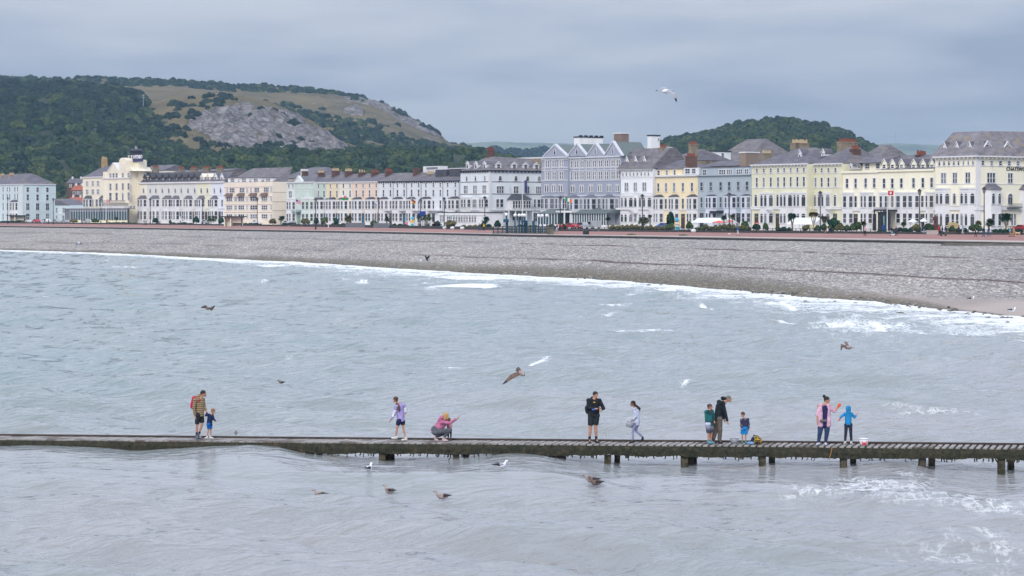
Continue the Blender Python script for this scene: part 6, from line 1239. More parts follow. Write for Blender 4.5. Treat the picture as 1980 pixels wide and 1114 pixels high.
T = lambda q, dy=0: PX(1110+q[0]/7.957, 740+q[1]/7.957, p.D)-p.base+Vector((0,dy,0)); p.hair(HAIRB, tail=([T((940,350)), T((968,372)), T((1000,400)), T((1005,425))], [.055,.055,.06,.03]))
p.chain('hair_band', cloth('white_band', (.7,.75,.8)), [(T((950,356)), T((958,364)), .058, .055)], .006)
# -- teal boy
p = P('boy in a teal jacket and grey shorts standing close behind the stooping man', 8.567, 1350, 750, lineD(1372,.5), (.9,-.2), dict(head=(195,350), neck=(185,400), chest=(185,460), pelvis=(185,620), sl=(130,435,-.08), el=(130,530,-.10), wl=(165,610,-.10), sr=(230,430,.08), er=(255,520,.04), wr=(265,585,-.02), hl=(160,640,-.05), kl=(175,790,-.04), al=(168,905,-.02), tl=(200,950,-.06), hr=(215,640,.06), kr=(215,790,.05), ar=(212,905,.05), tr=(255,950,-.0)), hs=.86)
p.body(leg=(.085,.06,.04), torso=(.16,.12)); p.jacket(mat('cloth_teal', (.01,.12,.12), .7, .3, 5, var2=((.01,.05,.06), .5, 3)), (.19,.14), (.078,.068,.052), .05); p.legs(gradz('ombre', (.05,.05,.08), (.50,.52,.66), -.05+.55, .75), (.12,.105,.10), .92, 'shorts', seat=(.17,.13)); p.shoes(mat('teal_trainers', (.10,.28,.36), .6, .5, 14), r=.052); p.hair(HAIRM, top=.9)
# -- stooping older man
p = P('grey-haired man in a black jacket and brown-grey trousers stooping forward', 8.567, 1350, 750, lineD(1392,.75), (.85,-.35), dict(head=(505,212), neck=(452,245), chest=(370,330), pelvis=(335,520), sl=(400,270,-.14), el=(440,430,-.16), wl=(478,580,-.16), sr=(350,265,.12), er=(390,420,.18), wr=(440,560,.2), hl=(350,540,-.08), kl=(358,710,-.10), al=(350,890,-.08), tl=(385,930,-.14), hr=(310,545,.08), kr=(300,720,.08), ar=(245,895,.08), tr=(290,930,.02)))
p.body(); p.jacket(cloth('black_coat', (.018,.024,.030)), (.175,.14), (.075,.062,.05), .03, hood=((-.10,0,.10),(-.03,0,.09),.075,.07)); p.legs(cloth('taupe', (.135,.115,.10)), (.108,.088,.075), 1.95); p.shoes(SHD); p.hair(HAIRG)
# -- boy in patterned coat
p = P('small boy in a navy coat with yellow spots and bright blue shorts looking down', 8.567, 1350, 750, lineD(1439,.5), (-.45,-.75), dict(head=(738,468), neck=(760,515), chest=(770,570), pelvis=(768,690), sl=(715,550,-.0), el=(708,630,-.05), wl=(715,685,-.10), sr=(825,545,.02), er=(838,640,-.02), wr=(828,720,-.04), hl=(738,710,0), kl=(732,805,0), al=(732,895,.02), tl=(722,940,-.08), hr=(795,710,0), kr=(785,805,0), ar=(788,895,.02), tr=(795,940,-.08)), hs=.62)
p.body(head=.135); p.jacket(spotted('spotty_navy', (.022,.02,.06), ((.45,.40,.12), (.35,.38,.42)), 11, .28), (.165,.13), (.074,.066,.058), .04, name='coat'); p.legs(cloth('cyan_blue', (.01,.22,.55)), (.12,.11,.105), .85, 'shorts', seat=(.18,.14)); p.shoes(mat('green_shoes', (.02,.20,.16), .6, .3, 12), r=.055); hh = p.h; p.h = .8; p.hair(HAIRM); p.h = hh
# -- woman in the pink cardigan
p = P('woman with a hair bun in a long pink cardigan raising an orange-gloved hand', 8.567, 1560, 750, lineD(1594,.45), (.75,-.45), dict(head=(335,238), neck=(308,300), chest=(300,390), pelvis=(290,600), sl=(200,335,0), el=(178,490,-.04), wl=(172,590,-.06), sr=(385,340,.0), er=(455,430,-.06), wr=(515,350,-.06), hl=(238,630,0), kl=(215,790,-.02), al=(195,930,.0), tl=(165,968,-.08), hr=(340,630,0), kr=(330,790,-.02), ar=(312,930,0), tr=(308,968,-.12)))
p.body(leg=(.10,.066,.042), torso=(.17,.12), arm=(.055,.045,.03)); p.legs(cloth('navy_jeans', (.038,.06,.13)), (.125,.085,.058), 1.95, seat=(.17,.13)); p.chain('vest_top', cloth('navy_vest', (.028,.03,.11)), [(p.J['pelvis']-Vector((0,0,.08)), 'chest', (.165,.15), (.165,.155)), ('chest', p.lerp('chest','neck',.45), (.165,.15), (.09,.10))])
CARD = cloth('pink_cardigan', (.68,.42,.55))
for a, sg in (('l', -1), ('r', 1)):
    p.chain('cardigan', CARD, [(p.J['s'+a]+Vector((-sg*.07,.0,.02)), p.J['pelvis']+Vector((sg*.135,.0,-.10)), (.080,.13), (.115,.17)), (p.J['s'+a]+Vector((-sg*.03,0,0)), p.lerp('s'+a,'e'+a,.92), .070, .068)])
p.chain('cardigan_back', CARD, [(p.J['chest']+Vector((0,.08,.1)), p.J['pelvis']+Vector((0,.08,-.15)), (.17,.09), (.2,.10))])
p.hair(HAIRM if False else HAIRB, kind='bun'); p.shoes(mat('pale_blue_socks', (.55,.60,.75), .7, .1, 9)); p.chain('glove', mat('orange_glove', (.75,.10,.02), .5), [(p.J['wr'], p.J['wr']+Vector((.05,0,.085)), .042, .052), (p.J['wr']+Vector((.05,0,.05)), p.J['wr']+Vector((.085,0,.04)), .02, .015)])
p.chain('camera_bag', mat('grey_camera', (.13,.12,.14), .5, .6, 14), [(p.J['pelvis']+Vector((-.13,-.19,.05)), p.J['pelvis']+Vector((.02,-.19,.06)), .06, .055)]); p.chain('bag_strap', HAIRB, [(p.J['sl']+Vector((.10,-.17,.0)), p.J['pelvis']+Vector((-.06,-.2,.1)), .012, .012)], .006)
# -- child in the blue hood
p = P('child seen from behind in a bright blue hooded top and dark jogging bottoms', 8.567, 1560, 750, lineD(1640,.85), (.15,.95), dict(head=(688,372), neck=(688,430), chest=(688,480), pelvis=(686,610), sl=(632,458,0), el=(580,492,-.02), wl=(548,530,-.04), sr=(742,458,0), er=(790,515,.02), wr=(822,482,.06), hl=(655,640,0), kl=(645,770,-.02), al=(635,905,0), tl=(625,945,.02), hr=(722,640,0), kr=(728,770,-.02), ar=(738,905,0), tr=(748,945,.02)), hs=.80)
p.body(leg=(.07,.048,.036), torso=(.13,.10)); BLU = cloth('bright_blue', (.02,.24,.52)); p.jacket(BLU, (.155,.125), (.068,.06,.05), .02, name='hooded_top'); p.chain('hood', BLU, [(p.J['head']+Vector((0,-.01,.02)), p.J['neck']+Vector((0,-.03,-.02)), (.12,.13), (.10,.11))]); p.legs(cloth('dark_joggers', (.03,.033,.06)), (.095,.072,.056), 1.92, 'jogging_bottoms', seat=(.14,.12)); p.shoes(SHW, r=.05)
p.chain('glove', mat('orange_glove', (.75,.10,.02), .5), [(p.J['wl']+Vector((-.0,0,.0)), p.J['wl']+Vector((-.02,0,-.07)), .035, .03)])
# ---------------------------------------------------------------- things on the deck and in hands
def bucket(name, label, x, y, D, r, h, m, ground=True, tilt=0, cat='bucket', mrim=None):
    g = MB(); n = 20; vs = []
    for (rr, zz) in ((r*.72, 0), (r, h), (r*.93, h), (r*.67, .02)):
        vs += [(rr*math.cos(2*math.pi*i/n), rr*math.sin(2*math.pi*i/n), zz) for i in range(n)]
    fs = [(k*n+i, k*n+(i+1)%n, (k+1)*n+(i+1)%n, (k+1)*n+i) for k in range(3) for i in range(n)]+[tuple(range(n))[::-1], tuple(3*n+i for i in range(n))]
    g.add(vs, fs); p_ = PX(x, y, D); t = empty(name, (p_.x, D, ZD if ground else p_.z), 0, label=label, cat=cat); t.rotation_euler = (0, tilt, 0); g.build('pail', m, t, True)
    q = MB(); q.loft([(r*1.04*math.cos(2*math.pi*i/n), r*1.04*math.sin(2*math.pi*i/n), h) for i in range(n+1)], .012, 6); q.build('rim', mrim or m, t, True)
    w_ = MB(); w_.loft([(r*math.cos(a), -.01, h+ (r*.9*math.sin(a) if not ground else -.35*r*math.sin(a))) for a in np.linspace(0, math.pi, 12)], .008, 5); w_.build('handle', M_WHITE, t); return t
M_CLEAR = mat('clear_plastic', (.62,.66,.72), .25, .05, 4); M_CLEAR.node_tree.nodes['Principled BSDF'].inputs['Transmission Weight'].default_value = .55
D = lineD(1215, .55); bucket('bucket', 'clear plastic bucket carried by the girl in lilac leggings', 1215.5, 826, D, .15, .22, M_CLEAR, False, .35)
D = lineD(1420, .8); bucket('bucket', 'translucent empty tub standing on the deck beside the small boy', 1420, 860, D, .17, .20, M_CLEAR)
D = lineD(1670, .35); t = bucket('bucket', 'white crabbing bucket with a red crab picture on its side', 1670, 862, D, .17, .25, mat('white_bucket', (.72,.72,.76), .4, .04, 4))
MRC = mat('crab_red', (.62,.02,.03), .5)
def crab(t, mm):
    g = MB(); f = lambda u, v: (u, -.160-.018*(v/.2), v)
    g.prismy([(-.055+.0,.075),(-.035,.05),(.035,.05),(.055,.075),(.05,.115),(.02,.13),(-.02,.13),(-.05,.115)], -.175, -.135)
    for sg in (-1, 1):
        g.prismy([(sg*.05,.11),(sg*.075,.13),(sg*.085,.17),(sg*.065,.175),(sg*.06,.14)][::sg], -.178, -.138)
        for dz in (.055, .085): g.prismy([(sg*.05,dz),(sg*.085,dz-.03),(sg*.09,dz-.02),(sg*.055,dz+.012)][::sg], -.172, -.13)
    g.build('crab_picture', mm, t)
crab(t, MRC)
D = lineD(1460, .4); p_ = PX(1451, 856, D); g = MB(); g.loft([(0,0,0),(0,0,.01),(0,0,.09),(0,0,.10)], [.07,.14,.13,.09], 16); o = g.build('bag', cloth('pale_blue_bag', (.20,.32,.52)), None, True); o.location = (p_.x, D, ZD); tag(o, 'small pale blue bag lying beside the yellow patterned rucksack', 'bag')
t = empty('rucksack', (PX(1462, 856, D).x, D+.1, ZD), 0, label='yellow and black patterned rucksack slumped on the deck beside the small boy', cat='rucksack')
g = MB(); capsule(g, (.05,0,.13), (.02,0,.22), (.17,.12), (.12,.10)); capsule(g, (.16,-.02,.09), (.1,-.02,.12), .09, .1); fuse(g, 'pack', spotted('yellow_spots', (.02,.018,.015), ((.72,.50,.03), (.66,.42,.05)), 22, .40), t, .012)
g = MB(); capsule(g, (-.10,0,.22), (-.17,0,.08), (.05,.09), (.05,.08)); capsule(g, (-.02,0,.28), (-.08,.0,.33), .05, .02); fuse(g, 'flap', NAVY, t, .012)
D = lineD(1153, .6); line([tuple(PX(1160,797,D-.2)), tuple(PX(1168,820,D-.1)), tuple(PX(1174,850,D+.5)), tuple(PX(1176,856,D+1.0))], .004, M_TRIM, 'almost invisible fishing line running down from the stocky man\'s hands', 'fishing_line')

# ---------------------------------------------------------------- gulls
GW = mat('gull_white', (.74,.75,.78), .7, .05, 9); GG = mat('gull_grey', (.34,.36,.42), .7, .08, 9); GB = mat('gull_brown', (.17,.12,.10), .8, .45, 14); GD = mat('gull_dark', (.035,.03,.035), .7, .2, 9); GBK = mat('gull_beak', (.55,.38,.10), .5, .1, 9); GP2 = mat('gull_pale_brown', (.36,.29,.27), .8, .35, 18)
def gull_fly(label, D, tail, head, wings, body, w1, w2, r=.075, chord=.2, hd=0):
    """a gull in flight; tail, head and wing joints are pixels of the photo with a depth in metres, at distance D"""
    c_ = lambda q: PX(q[0], q[1], D)+Vector((0, q[2] if len(q) > 2 else 0, 0))
    A_, H_ = c_(tail), c_(head); mid = (A_+H_)/2; t = empty('gull', mid, 0, label=label, cat='gull', group='gulls in flight'); ax = (H_-A_).normalized(); L_ = max((H_-A_).length, .3); up = Vector((0,0,1))
    A_ = mid-ax*L_/2-mid; H_ = mid+ax*L_/2-mid; f = lambda u: A_+(H_-A_)*u
    g = MB(); g.loft([f(0), f(.2), f(.45), f(.7), f(.85), f(.95), f(1.04)], [r*.25, r*.75, r, r*.9, r*.6, r*.56, r*.2], 10); g.build('body', body, t, True)
    sd = ax.cross(up).normalized(); g = MB(); b0 = f(.08); e_ = f(-.28); q = [b0+sd*.02, b0-sd*.02, e_-sd*.09, e_+sd*.09]; g.add([v+up*.006 for v in q]+[v-up*.006 for v in q], [(0,1,2,3),(4,7,6,5),(0,3,7,4),(1,5,6,2),(2,6,7,3),(0,4,5,1)]); g.build('tail', w2, t)
    g = MB(); g.loft([f(1.0), f(1.13), f(1.17)-up*.01], [.016, .011, .004], 6); g.build('beak', GBK if body == GW else GD, t)
    for w_ in wings:
        st = [c_(q)-mid for q in w_]; st = [st[0], st[1], st[1]*.45+st[2]*.55+ax*chord*.05, st[2]]; ch = [chord, chord*.95, chord*.6, .02]; vs = []; sp = (st[3]-st[0]).normalized(); pp = sp.cross(Vector((0,1,0))); pp = pp if pp.dot(ax) >= 0 else -pp; ca = ax*.35+pp*.8; ca = (ca-sp*ca.dot(sp)).normalized(); nn = (st[2]-st[0]).cross(ca).normalized()
        for p_, cc_ in zip(st, ch):
            for (dx, dz) in ((.4, 0), (.1, .014), (-.6, 0), (.1, -.012)): vs.append(p_+ca*dx*cc_+nn*dz)
        n = 4; g = MB(); g.add(vs, [(i*n+k, i*n+(k+1)%n, (i+1)*n+(k+1)%n, (i+1)*n+k) for i in range(3) for k in range(n)]+[(0,3,2,1),(12,13,14,15)]); g.m = [0]*8+[1]*4+[0, 1]; g.build('wing', [w1, w2], t)
    return t
gull_fly('white gull with black wing tips gliding high in the grey sky', 66, (1295,176,.1), (1281.5,177,-.05), [[(1290,175,-.03),(1302,183.5,-.15),(1307.5,198,-.2)],[(1287,173,.05),(1279,170,.35),(1271,174,.6)]], GW, GG, GD, .07, .14)
gull_fly('large brown gull with one wing stretched down, flying before a white wave crest', 68, (1004,719,.15), (1013,724,-.25), [[(1004,722,-.05),(989,729,-.12),(972,743,-.1)],[(1007,720,.05),(1002,716,.4),(998,717,.7)]], GP2, GB, GD, .085, .15)
gull_fly('brown gull banking low over the water at the right, wings spread', 95, (1648,672.6,.1), (1633,671.5,-.05), [[(1637,670.5,-.05),(1626,667,-.2),(1624,677,-.3)],[(1639,669,.05),(1636,662.5,.25),(1642,663.5,.5)]], GP2, GB, GD, .09, .17)
gull_fly('brown gull skimming the waves at the left with raised wings', 150, (401,598.5,.3), (403.5,594.5,-.1), [[(401.5,596,0),(397,592.5,0),(388,594.8,.1)],[(405,597,0),(408.5,597,0),(415.2,591,.1)]], GP2, GB, GD, .11, .26)
gull_fly('dark bird with raised wings flying against the pebble bank', 290, (826.5,504,.2), (824,498.5,-.1), [[(825,500,0),(828,497,0),(831.5,493.5,.1)],[(825,500,0),(823,496,.3),(821,494.5,.6)]], GD, GD, GD, .12, .3)
gull_fly('pale blue-grey gull beside the dark bird, low over the pebble bank', 290, (815,502.5,.2), (812,504.5,-.1), [[(813.5,503.5,0),(811,501.5,0),(809,504,.1)],[(813.5,503.5,0),(816,500.5,.2),(815.5,499,.6)]], GW, GG, GD, .11, .28)
gull_fly('white gull with black wing tips flying low over the pebbles at the far left', 420, (154,471,.2), (151.5,468.5,-.1), [[(153,470,0),(150,471.5,0),(146.8,474,.1)],[(153.5,470,0),(155.5,471,.3),(158,472.8,.6)]], GW, GG, GD, .2, .4)
def gull_sit(label, x, y, D, rz, body, back, z=None, sc=1.0, legs=False, up=0):
    p_ = PX(x, y, D); zz = wz(x, D)+.06 if z is None else z; t = empty('gull', (p_.x, D, zz), rz, label=label, cat='gull', group='gulls on the water' if z is None else None); t.scale = (sc,)*3; L_ = .12 if legs else 0
    g = MB(); g.loft([(-.24,0,.09+L_),(-.16,0,.07+L_),(-.04,0,.05+L_),(.08,0,.055+L_),(.15,0,.10+L_),(.175,0,.16+L_),(.20,0,.20+L_),(.245,0,.205+L_),(.27,0,.20+L_)], [.015,.055,.09,.085,.055,.04,.042,.036,.012], 10); g.build('body', body, t, True)
    for sg in (-1, 1): g = MB(); g.loft([(.08,sg*.06,.08+L_),(-.05,sg*.075,.085+L_),(-.2,sg*.03,.09+L_),(-.32,sg*.01,.10+L_)], [(.02,.045),(.025,.06),(.02,.03),.008], 8); g.m = [0]*(len(g.m)-18)+[1]*18; g.build('wing', [back, GD], t, True)
    g = MB(); g.loft([(.265,0,.20+L_),(.32,0,.19+L_)], [.014,.006], 6); g.build('beak', GD, t)
    if legs:
        for sg in (-1, 1): g = MB(); g.loft([(.0,sg*.03,.15),(.01,sg*.03,0)], .008, 5); g.build('leg', GBK, t)
    return t
def WD(y, z=WZ): return F*(HC-z)/(y-YH)
for lab, x, y, rz, b_, k_ in (('white gull floating nearest below the left pile of the jetty', 713, 909, 1.2, GW, GW), ('brown speckled gull floating, farthest left of the three brown ones near the camera', 620, 960, 2.9, GP2, GB),
    ('brown gull swimming between the two other brown gulls, its back to the jetty', 753, 952, 2.4, GP2, GB), ('pale brown gull with tucked head, right one of the three near the camera', 855, 963, 3.0, GP2, GP2),
    ('white and grey gull floating on the swell under the middle of the jetty', 968, 903, .2, GW, GG), ('brown gull, rear one of the two in the dark reflection under the stocky man', 1144, 931, 2.9, GP2, GB), ('brown gull, front one of the two in the dark reflection under the stocky man', 1152, 936, 2.6, GB, GB),
    ('small dark duck-like bird alone on the open water at the left', 544, 741, 3.1, GB, GD)):
    D = WD(y)
    for _ in range(12): D = D*.6+.4*min(F*(HC-wz(x, D)-.06)/(y-YH), jn(x)-.5 if y > 880 else 999)
    gull_sit(lab, x, y, D, rz, b_, k_, sc=.75 if x == 544 else 1.0)
gull_sit('pale grey gull standing on the far edge of the jetty right of the small boy', 456, 848, jf(456)+.04, -1.4, GG, GG, ZD+.062, .7, True)
for x, y, lab in ((1126,529,'below the playground tower'),(1082,527,'below the grey gabled hotel'),(1878,585,'on bare sand, the higher one'),(1957,608,'on bare sand, the lower one')):
    D = F*(HC-.7)/(y-YH); gull_sit('small white gull at the water\'s edge '+lab, x, y, D, .3, GW, GG, .9-.1, 1.5, True)['group'] = 'gulls at the water\'s edge'
# ---------------------------------------------------------------- along the promenade
def onprom(x, y): p = GP(x, y, GZ); return p
def back(x, t=1.5): D = prom_back(x)+t; return Vector(((x-CX)/F*D, D, GZ))
# long low wall with a rail behind the red tarmac
M_DG = mat('dark_green_paint', (.02,.045,.035), .6, .2, 2); M_LOWW = mat('dark_low_wall', (.06,.06,.058), .9, .3, .8)
def wallrun(name, label, x0, x1, h, m, off, th=.35, rail=True, cat='wall', base=0):
    o0 = back(x0, off); t = empty(name, o0, 0, label=label, cat=cat); xs_ = np.linspace(x0, x1, max(3, int((x1-x0)/25))); P_ = [back(x, off)-o0 for x in xs_]
    def rib(z0, z1, y0, y1):
        vs = []; 
        for q in P_: vs += [(q.x,q.y+y0,z0),(q.x,q.y+y1,z0),(q.x,q.y+y1,z1),(q.x,q.y+y0,z1)]
        n = 4; return vs, [(i*n+k, i*n+(k+1)%n, (i+1)*n+(k+1)%n, (i+1)*n+k) for i in range(len(P_)-1) for k in range(n)]+[(0,3,2,1), tuple(len(P_)*4-4+k for k in range(4))]
    g = MB(); g.add(*rib(base, h, 0, th)); g.build('wall_body' if not rail or True else name, m, t)
    if rail:
        g = MB(); g.add(*rib(h+.42, h+.5, .1, .2)); g.build('rail', M_DG, t)
        n = int((x1-x0)/9)
        for i in range(n+1): q = back(x0+(x1-x0)*i/n, off+.15)-o0; g = MB(); g.box(q.x-.06, q.x+.06, q.y-.06, q.y+.06, h-.05, h+.5); g.build('post', M_DG, t)
    return t
wallrun('garden_wall', 'dark low wall with a green rail running behind the promenade at the right', 1160, 1990, .42, M_LOWW, .6)
wallrun('garden_wall', 'dark low wall behind the promenade in front of the middle terrace', 560, 955, .7, M_LOWW, .6, rail=False)
wallrun('garden_wall', 'dark low kerb wall along the back of the promenade at the left', -60, 556, .45, M_LOWW, .6, rail=False)
wallrun('garden_wall', 'short dark low wall behind the round bin and parked silver car', 1074, 1156, .35, M_LOWW, .6, rail=False)
wallrun('fence', 'grey mesh construction fence panels, left run before the oat and peach houses', 668, 706, 1.25, mat('grey_mesh', (.16,.18,.20), .7, .3, 2), .2, .08, False, 'fence')
wallrun('fence', 'grey mesh construction fence panels, right run before the pale blue terrace', 722, 752, 1.25, MATS['grey_mesh'], .2, .08, False, 'fence')
# lamp posts
lamp_me = None
def lamp(x, yb, yt, label, m=M_IRON):
    global lamp_me
    p = onprom(x, yb) if yb > prom_y(x) else back(x, 3); H = HC-(yt-YH)*p.y/F-GZ; t = empty('lamp_post', p, 0, label=label, cat='lamp post', group='tall lamp posts along the promenade')
    g = MB(); g.loft([(0,0,0),(0,0,.9),(0,0,1.0),(0,0,H-1.2)], [.20,.17,.11,.085], 8); g.build('post', m, t)
    g = MB(); g.loft([(0,0,H-1.25),(0,0,H-1.1),(0,0,H-.45)], [.12,.22,.34], 8); g.build('lantern', GL[2], t); g = MB(); g.loft([(0,0,H-.45),(0,0,H-.35),(0,0,H-.1),(0,0,H)], [.46,.42,.16,.05], 8); g.build('lamp_cap', m, t); return t
def prom_y(x): return YH+F*(HC-GZ)/prom_back(x)
for x, yb, yt, lab in ((15,433,381,'lamp post in front of the far-left blue hotel, left of the shelter'),(103,434,383,'lamp post at the right corner of the far-left blue hotel'),(195,434,384,'lamp post left of the Canadian flag at the hydro hotel'),(290.5,433,384,'thick dark lamp post before the first grey-white terraced house'),
    (392,434,384,'lamp post in front of the lemon-coloured terraced house'),(497.5,436,382,'lamp post in front of the beige flats, right of the cream shelter'),(610.5,444,382,'dark lamp post standing at the beach edge before the mint house'),(731.5,436,381,'lamp post in front of the join between apricot and pale blue houses'),
    (813,436,384,'lamp post between the two bushy palms in the middle'),(859,434,381,'lamp post in front of the left end of the sun lounge'),(937.5,440,379,'lamp post in front of the right end of the sun lounge'),(1083.5,442,379,'lamp post in front of the hotel porch with timber doors'),
    (1242,440,375,'lamp post in front of the steep-roofed white house'),(1410,442,372,'lamp post behind the red parasols at the grey-blue house'),(1586,444,369,'lamp post in front of the pale lime hotel'),(1778,448,365,'lamp post beside the white gazebos'),(1903,449,361,'lamp post in front of the big corner hotel at the right')):
    lamp(x, yb, yt, lab)
# flagpoles and flags
M_POLE = mat('white_pole', (.72,.73,.76), .5, .04, 2); flagc = {k: mat('flag_'+k, c, .8, .05, 3) for k, c in dict(red=(.55,.02,.04), white=(.74,.75,.78), blue=(.02,.05,.30), green=(.01,.28,.10), black=(.02,.02,.03), gold=(.75,.48,.03), orange=(.75,.22,.03)).items()}
def flag(x, yb, y0, y1, fx0, fx1, label, fn, drop=0):
    """fn(u, v) gives the colour key over the cloth, u from the hoist, v from the top"""
    p = back(x, 8) if yb is None else onprom(x, yb); k = p.y/F; H = HC-(min(y0, y1)-YH)*k-GZ+.3; sg = 1
    t = empty('flagpole', p, 0, label='white flagpole flying the '+label, cat='flagpole', group='flagpoles on the seafront'); g = MB(); g.loft([(0,0,0),(0,0,H)], [.11,.06], 8); g.build('pole', M_POLE, t); g = MB(); g.sphere((0,0,H+.08), .12, 8, 6); g.build('finial', flagc['gold'], t)
    w_, h_ = (fx1-fx0)*k, abs(y1-y0)*k; x_0 = (fx0-x)*k; nx, nz = 30, 18; keys = list(flagc); g = MB()
    P_ = lambda i, j, d: (x_0+w_*i/nx, .16*math.sin(i*.55+j*.1)*(i/nx)**.5+d, H-.25-h_*j/nz-drop*k*(i/nx)**1.2+.05*math.sin(i*.5))
    for i in range(nx):
        for j in range(nz):
            mi = keys.index(fn((i+.5)/nx, (j+.5)/nz)); g.add([P_(i,j,-.012),P_(i+1,j,-.012),P_(i+1,j+1,-.012),P_(i,j+1,-.012)], [(0,3,2,1)], mi); g.add([P_(i,j,.012),P_(i+1,j,.012),P_(i+1,j+1,.012),P_(i,j+1,.012)], [(0,1,2,3)], mi)
    g.build('flag', [flagc[q] for q in keys], t)
def canada(u, v): return 'red' if u < .25 or u > .75 else ('red' if abs(u-.5) < .13*(1-abs(v-.45)*1.6) and .2 < v < .78 else 'white')
def wales(u, v): 
    d = ((u-.5)/.24)**2+((v-.48)/.30)**2; return 'red' if (d < 1 and ((math.sin(u*34)*math.cos(v*22)) > -.45)) else ('white' if v < .5 else 'green')
flag(205.5, 432, 386, 394, 206.5, 212, 'Canadian flag at the hydro hotel', canada)
flag(571, 437, 386, 393, 572, 582, 'American flag in front of the mint guest house', lambda u, v: 'blue' if u < .42 and v < .5 else ('red' if int(v*9) % 2 == 0 else 'white'), 3)
flag(635, 440, 377.5, 387.5, 660.5, 674, 'Welsh flag with its red dragon before the oat-coloured house', wales)
flag(796, 438, 384, 390.5, 794.5, 803.5, 'black, red and gold flag above the blue kiosk', lambda u, v: 'black' if v < .33 else ('red' if v < .66 else 'gold'), 6)
flag(728, 438, 389, 396, 725, 729, 'small limp pale flag by the apricot house', lambda u, v: 'white' if v < .6 else 'blue', 3)
flag(1092, 442, 382, 389, 1093, 1106, 'green, white and orange Irish flag', lambda u, v: 'green' if u < .33 else ('white' if u < .66 else 'orange'), 4)
flag(1361, 440, 376, 384, 1362, 1373, 'French flag in front of the grey-blue house', lambda u, v: 'blue' if u < .33 else ('white' if u < .66 else 'red'), 6)
flag(1715.5, 447, 369.5, 378, 1717, 1727.5, 'red flag with a white cross by the ironwork porch', lambda u, v: 'white' if (abs(u-.5) < .09 and .2 < v < .8) or (abs(v-.5) < .13 and .25 < u < .75) else 'red')
p = W(s_at(1010, -14), -14); g = MB(); H = HC-(346-YH)*p.y/F-GZ; t = empty('flagpole', p, 0, label='plain white pole with a navy banner at the corner hotel\'s porch', cat='flagpole', group='flagpoles on the seafront'); g.loft([(0,0,0),(0,0,H)], [.12,.07], 8); g.build('pole', M_POLE, t)
# shelters
def shelter(x0, x1, yt, yb, label):
    p = onprom(x0, yb); k = p.y/F; w_ = (x1-x0)*k; H = (yb-yt)*k; t = empty('promenade_shelter', p, 0, label=label, cat='shelter', group='cream promenade shelters'); m = wallm('shelter', (226,216,190))
    g = MB(); g.box(0, w_*.34, 0, .2, 0, H); g.box(w_*.34, w_*.40, -1.4, .2, 0, H); g.box(w_*.40, w_, -.3, .0, 0, H); g.box(0, .25, -1.4, 2.6, 0, H); g.box(w_-.2, w_, -.3, 2.6, 0, H); g.box(0, w_, 2.4, 2.6, 0, H); g.build('walls', m, t)
    g = MB(); g.box(-1.1, w_+1.1, -2.0, 3.2, H, H+.28); g.build('roof', M_IRON, t); g = MB(); g.box(w_*.46, w_*.95, -.85, -.35, .42, .5); g.box(w_*.46, w_*.95, -.4, -.34, .5, 1.05); g.build('bench', mat('bench_wood', (.10,.07,.05), .7, .2, 2), t)
shelter(20, 48, 417.5, 431.5, 'cream shelter with a flat dark roof before the far-left blue hotel'); shelter(434.5, 468, 420, 438, 'cream shelter with a flat dark roof and bench before the beige flats')
# cars
def car_mesh(L_=4.2, kind=0):
    W_ = 1.72; H = 1.45 if kind == 0 else (1.9 if kind == 2 else 1.6)
    prof = {0: [(-2.1,.35),(-2.1,.75),(-1.9,.9),(-1.2,.95),(-.55,1.42),(.75,1.45),(1.45,1.0),(2.0,.9),(2.1,.55),(2.1,.35)], 1: [(-2.1,.35),(-2.1,.85),(-1.2,1.0),(-.6,1.6),(1.5,1.62),(2.0,1.05),(2.1,.6),(2.1,.35)], 2: [(-2.3,.35),(-2.3,.9),(-1.6,1.15),(-1.0,1.95),(2.3,2.0),(2.35,.6),(2.35,.35)]}[kind]
    g = MB(); n = len(prof)
    def sec(y, ins): return [(x*(1-ins*.02), y*(1-(.16 if z > 1.0 else .0)), z) for x, z in prof]
    rings = [sec(-W_/2, 0), sec(W_/2, 0)]; vs = rings[0]+rings[1]; g.add(vs, [tuple(range(n))[::-1], tuple(range(n,2*n))]+[(i,i+n,(i+1)%n+n,(i+1)%n)[::-1] for i in range(n)])
    return g
car_cache = {}
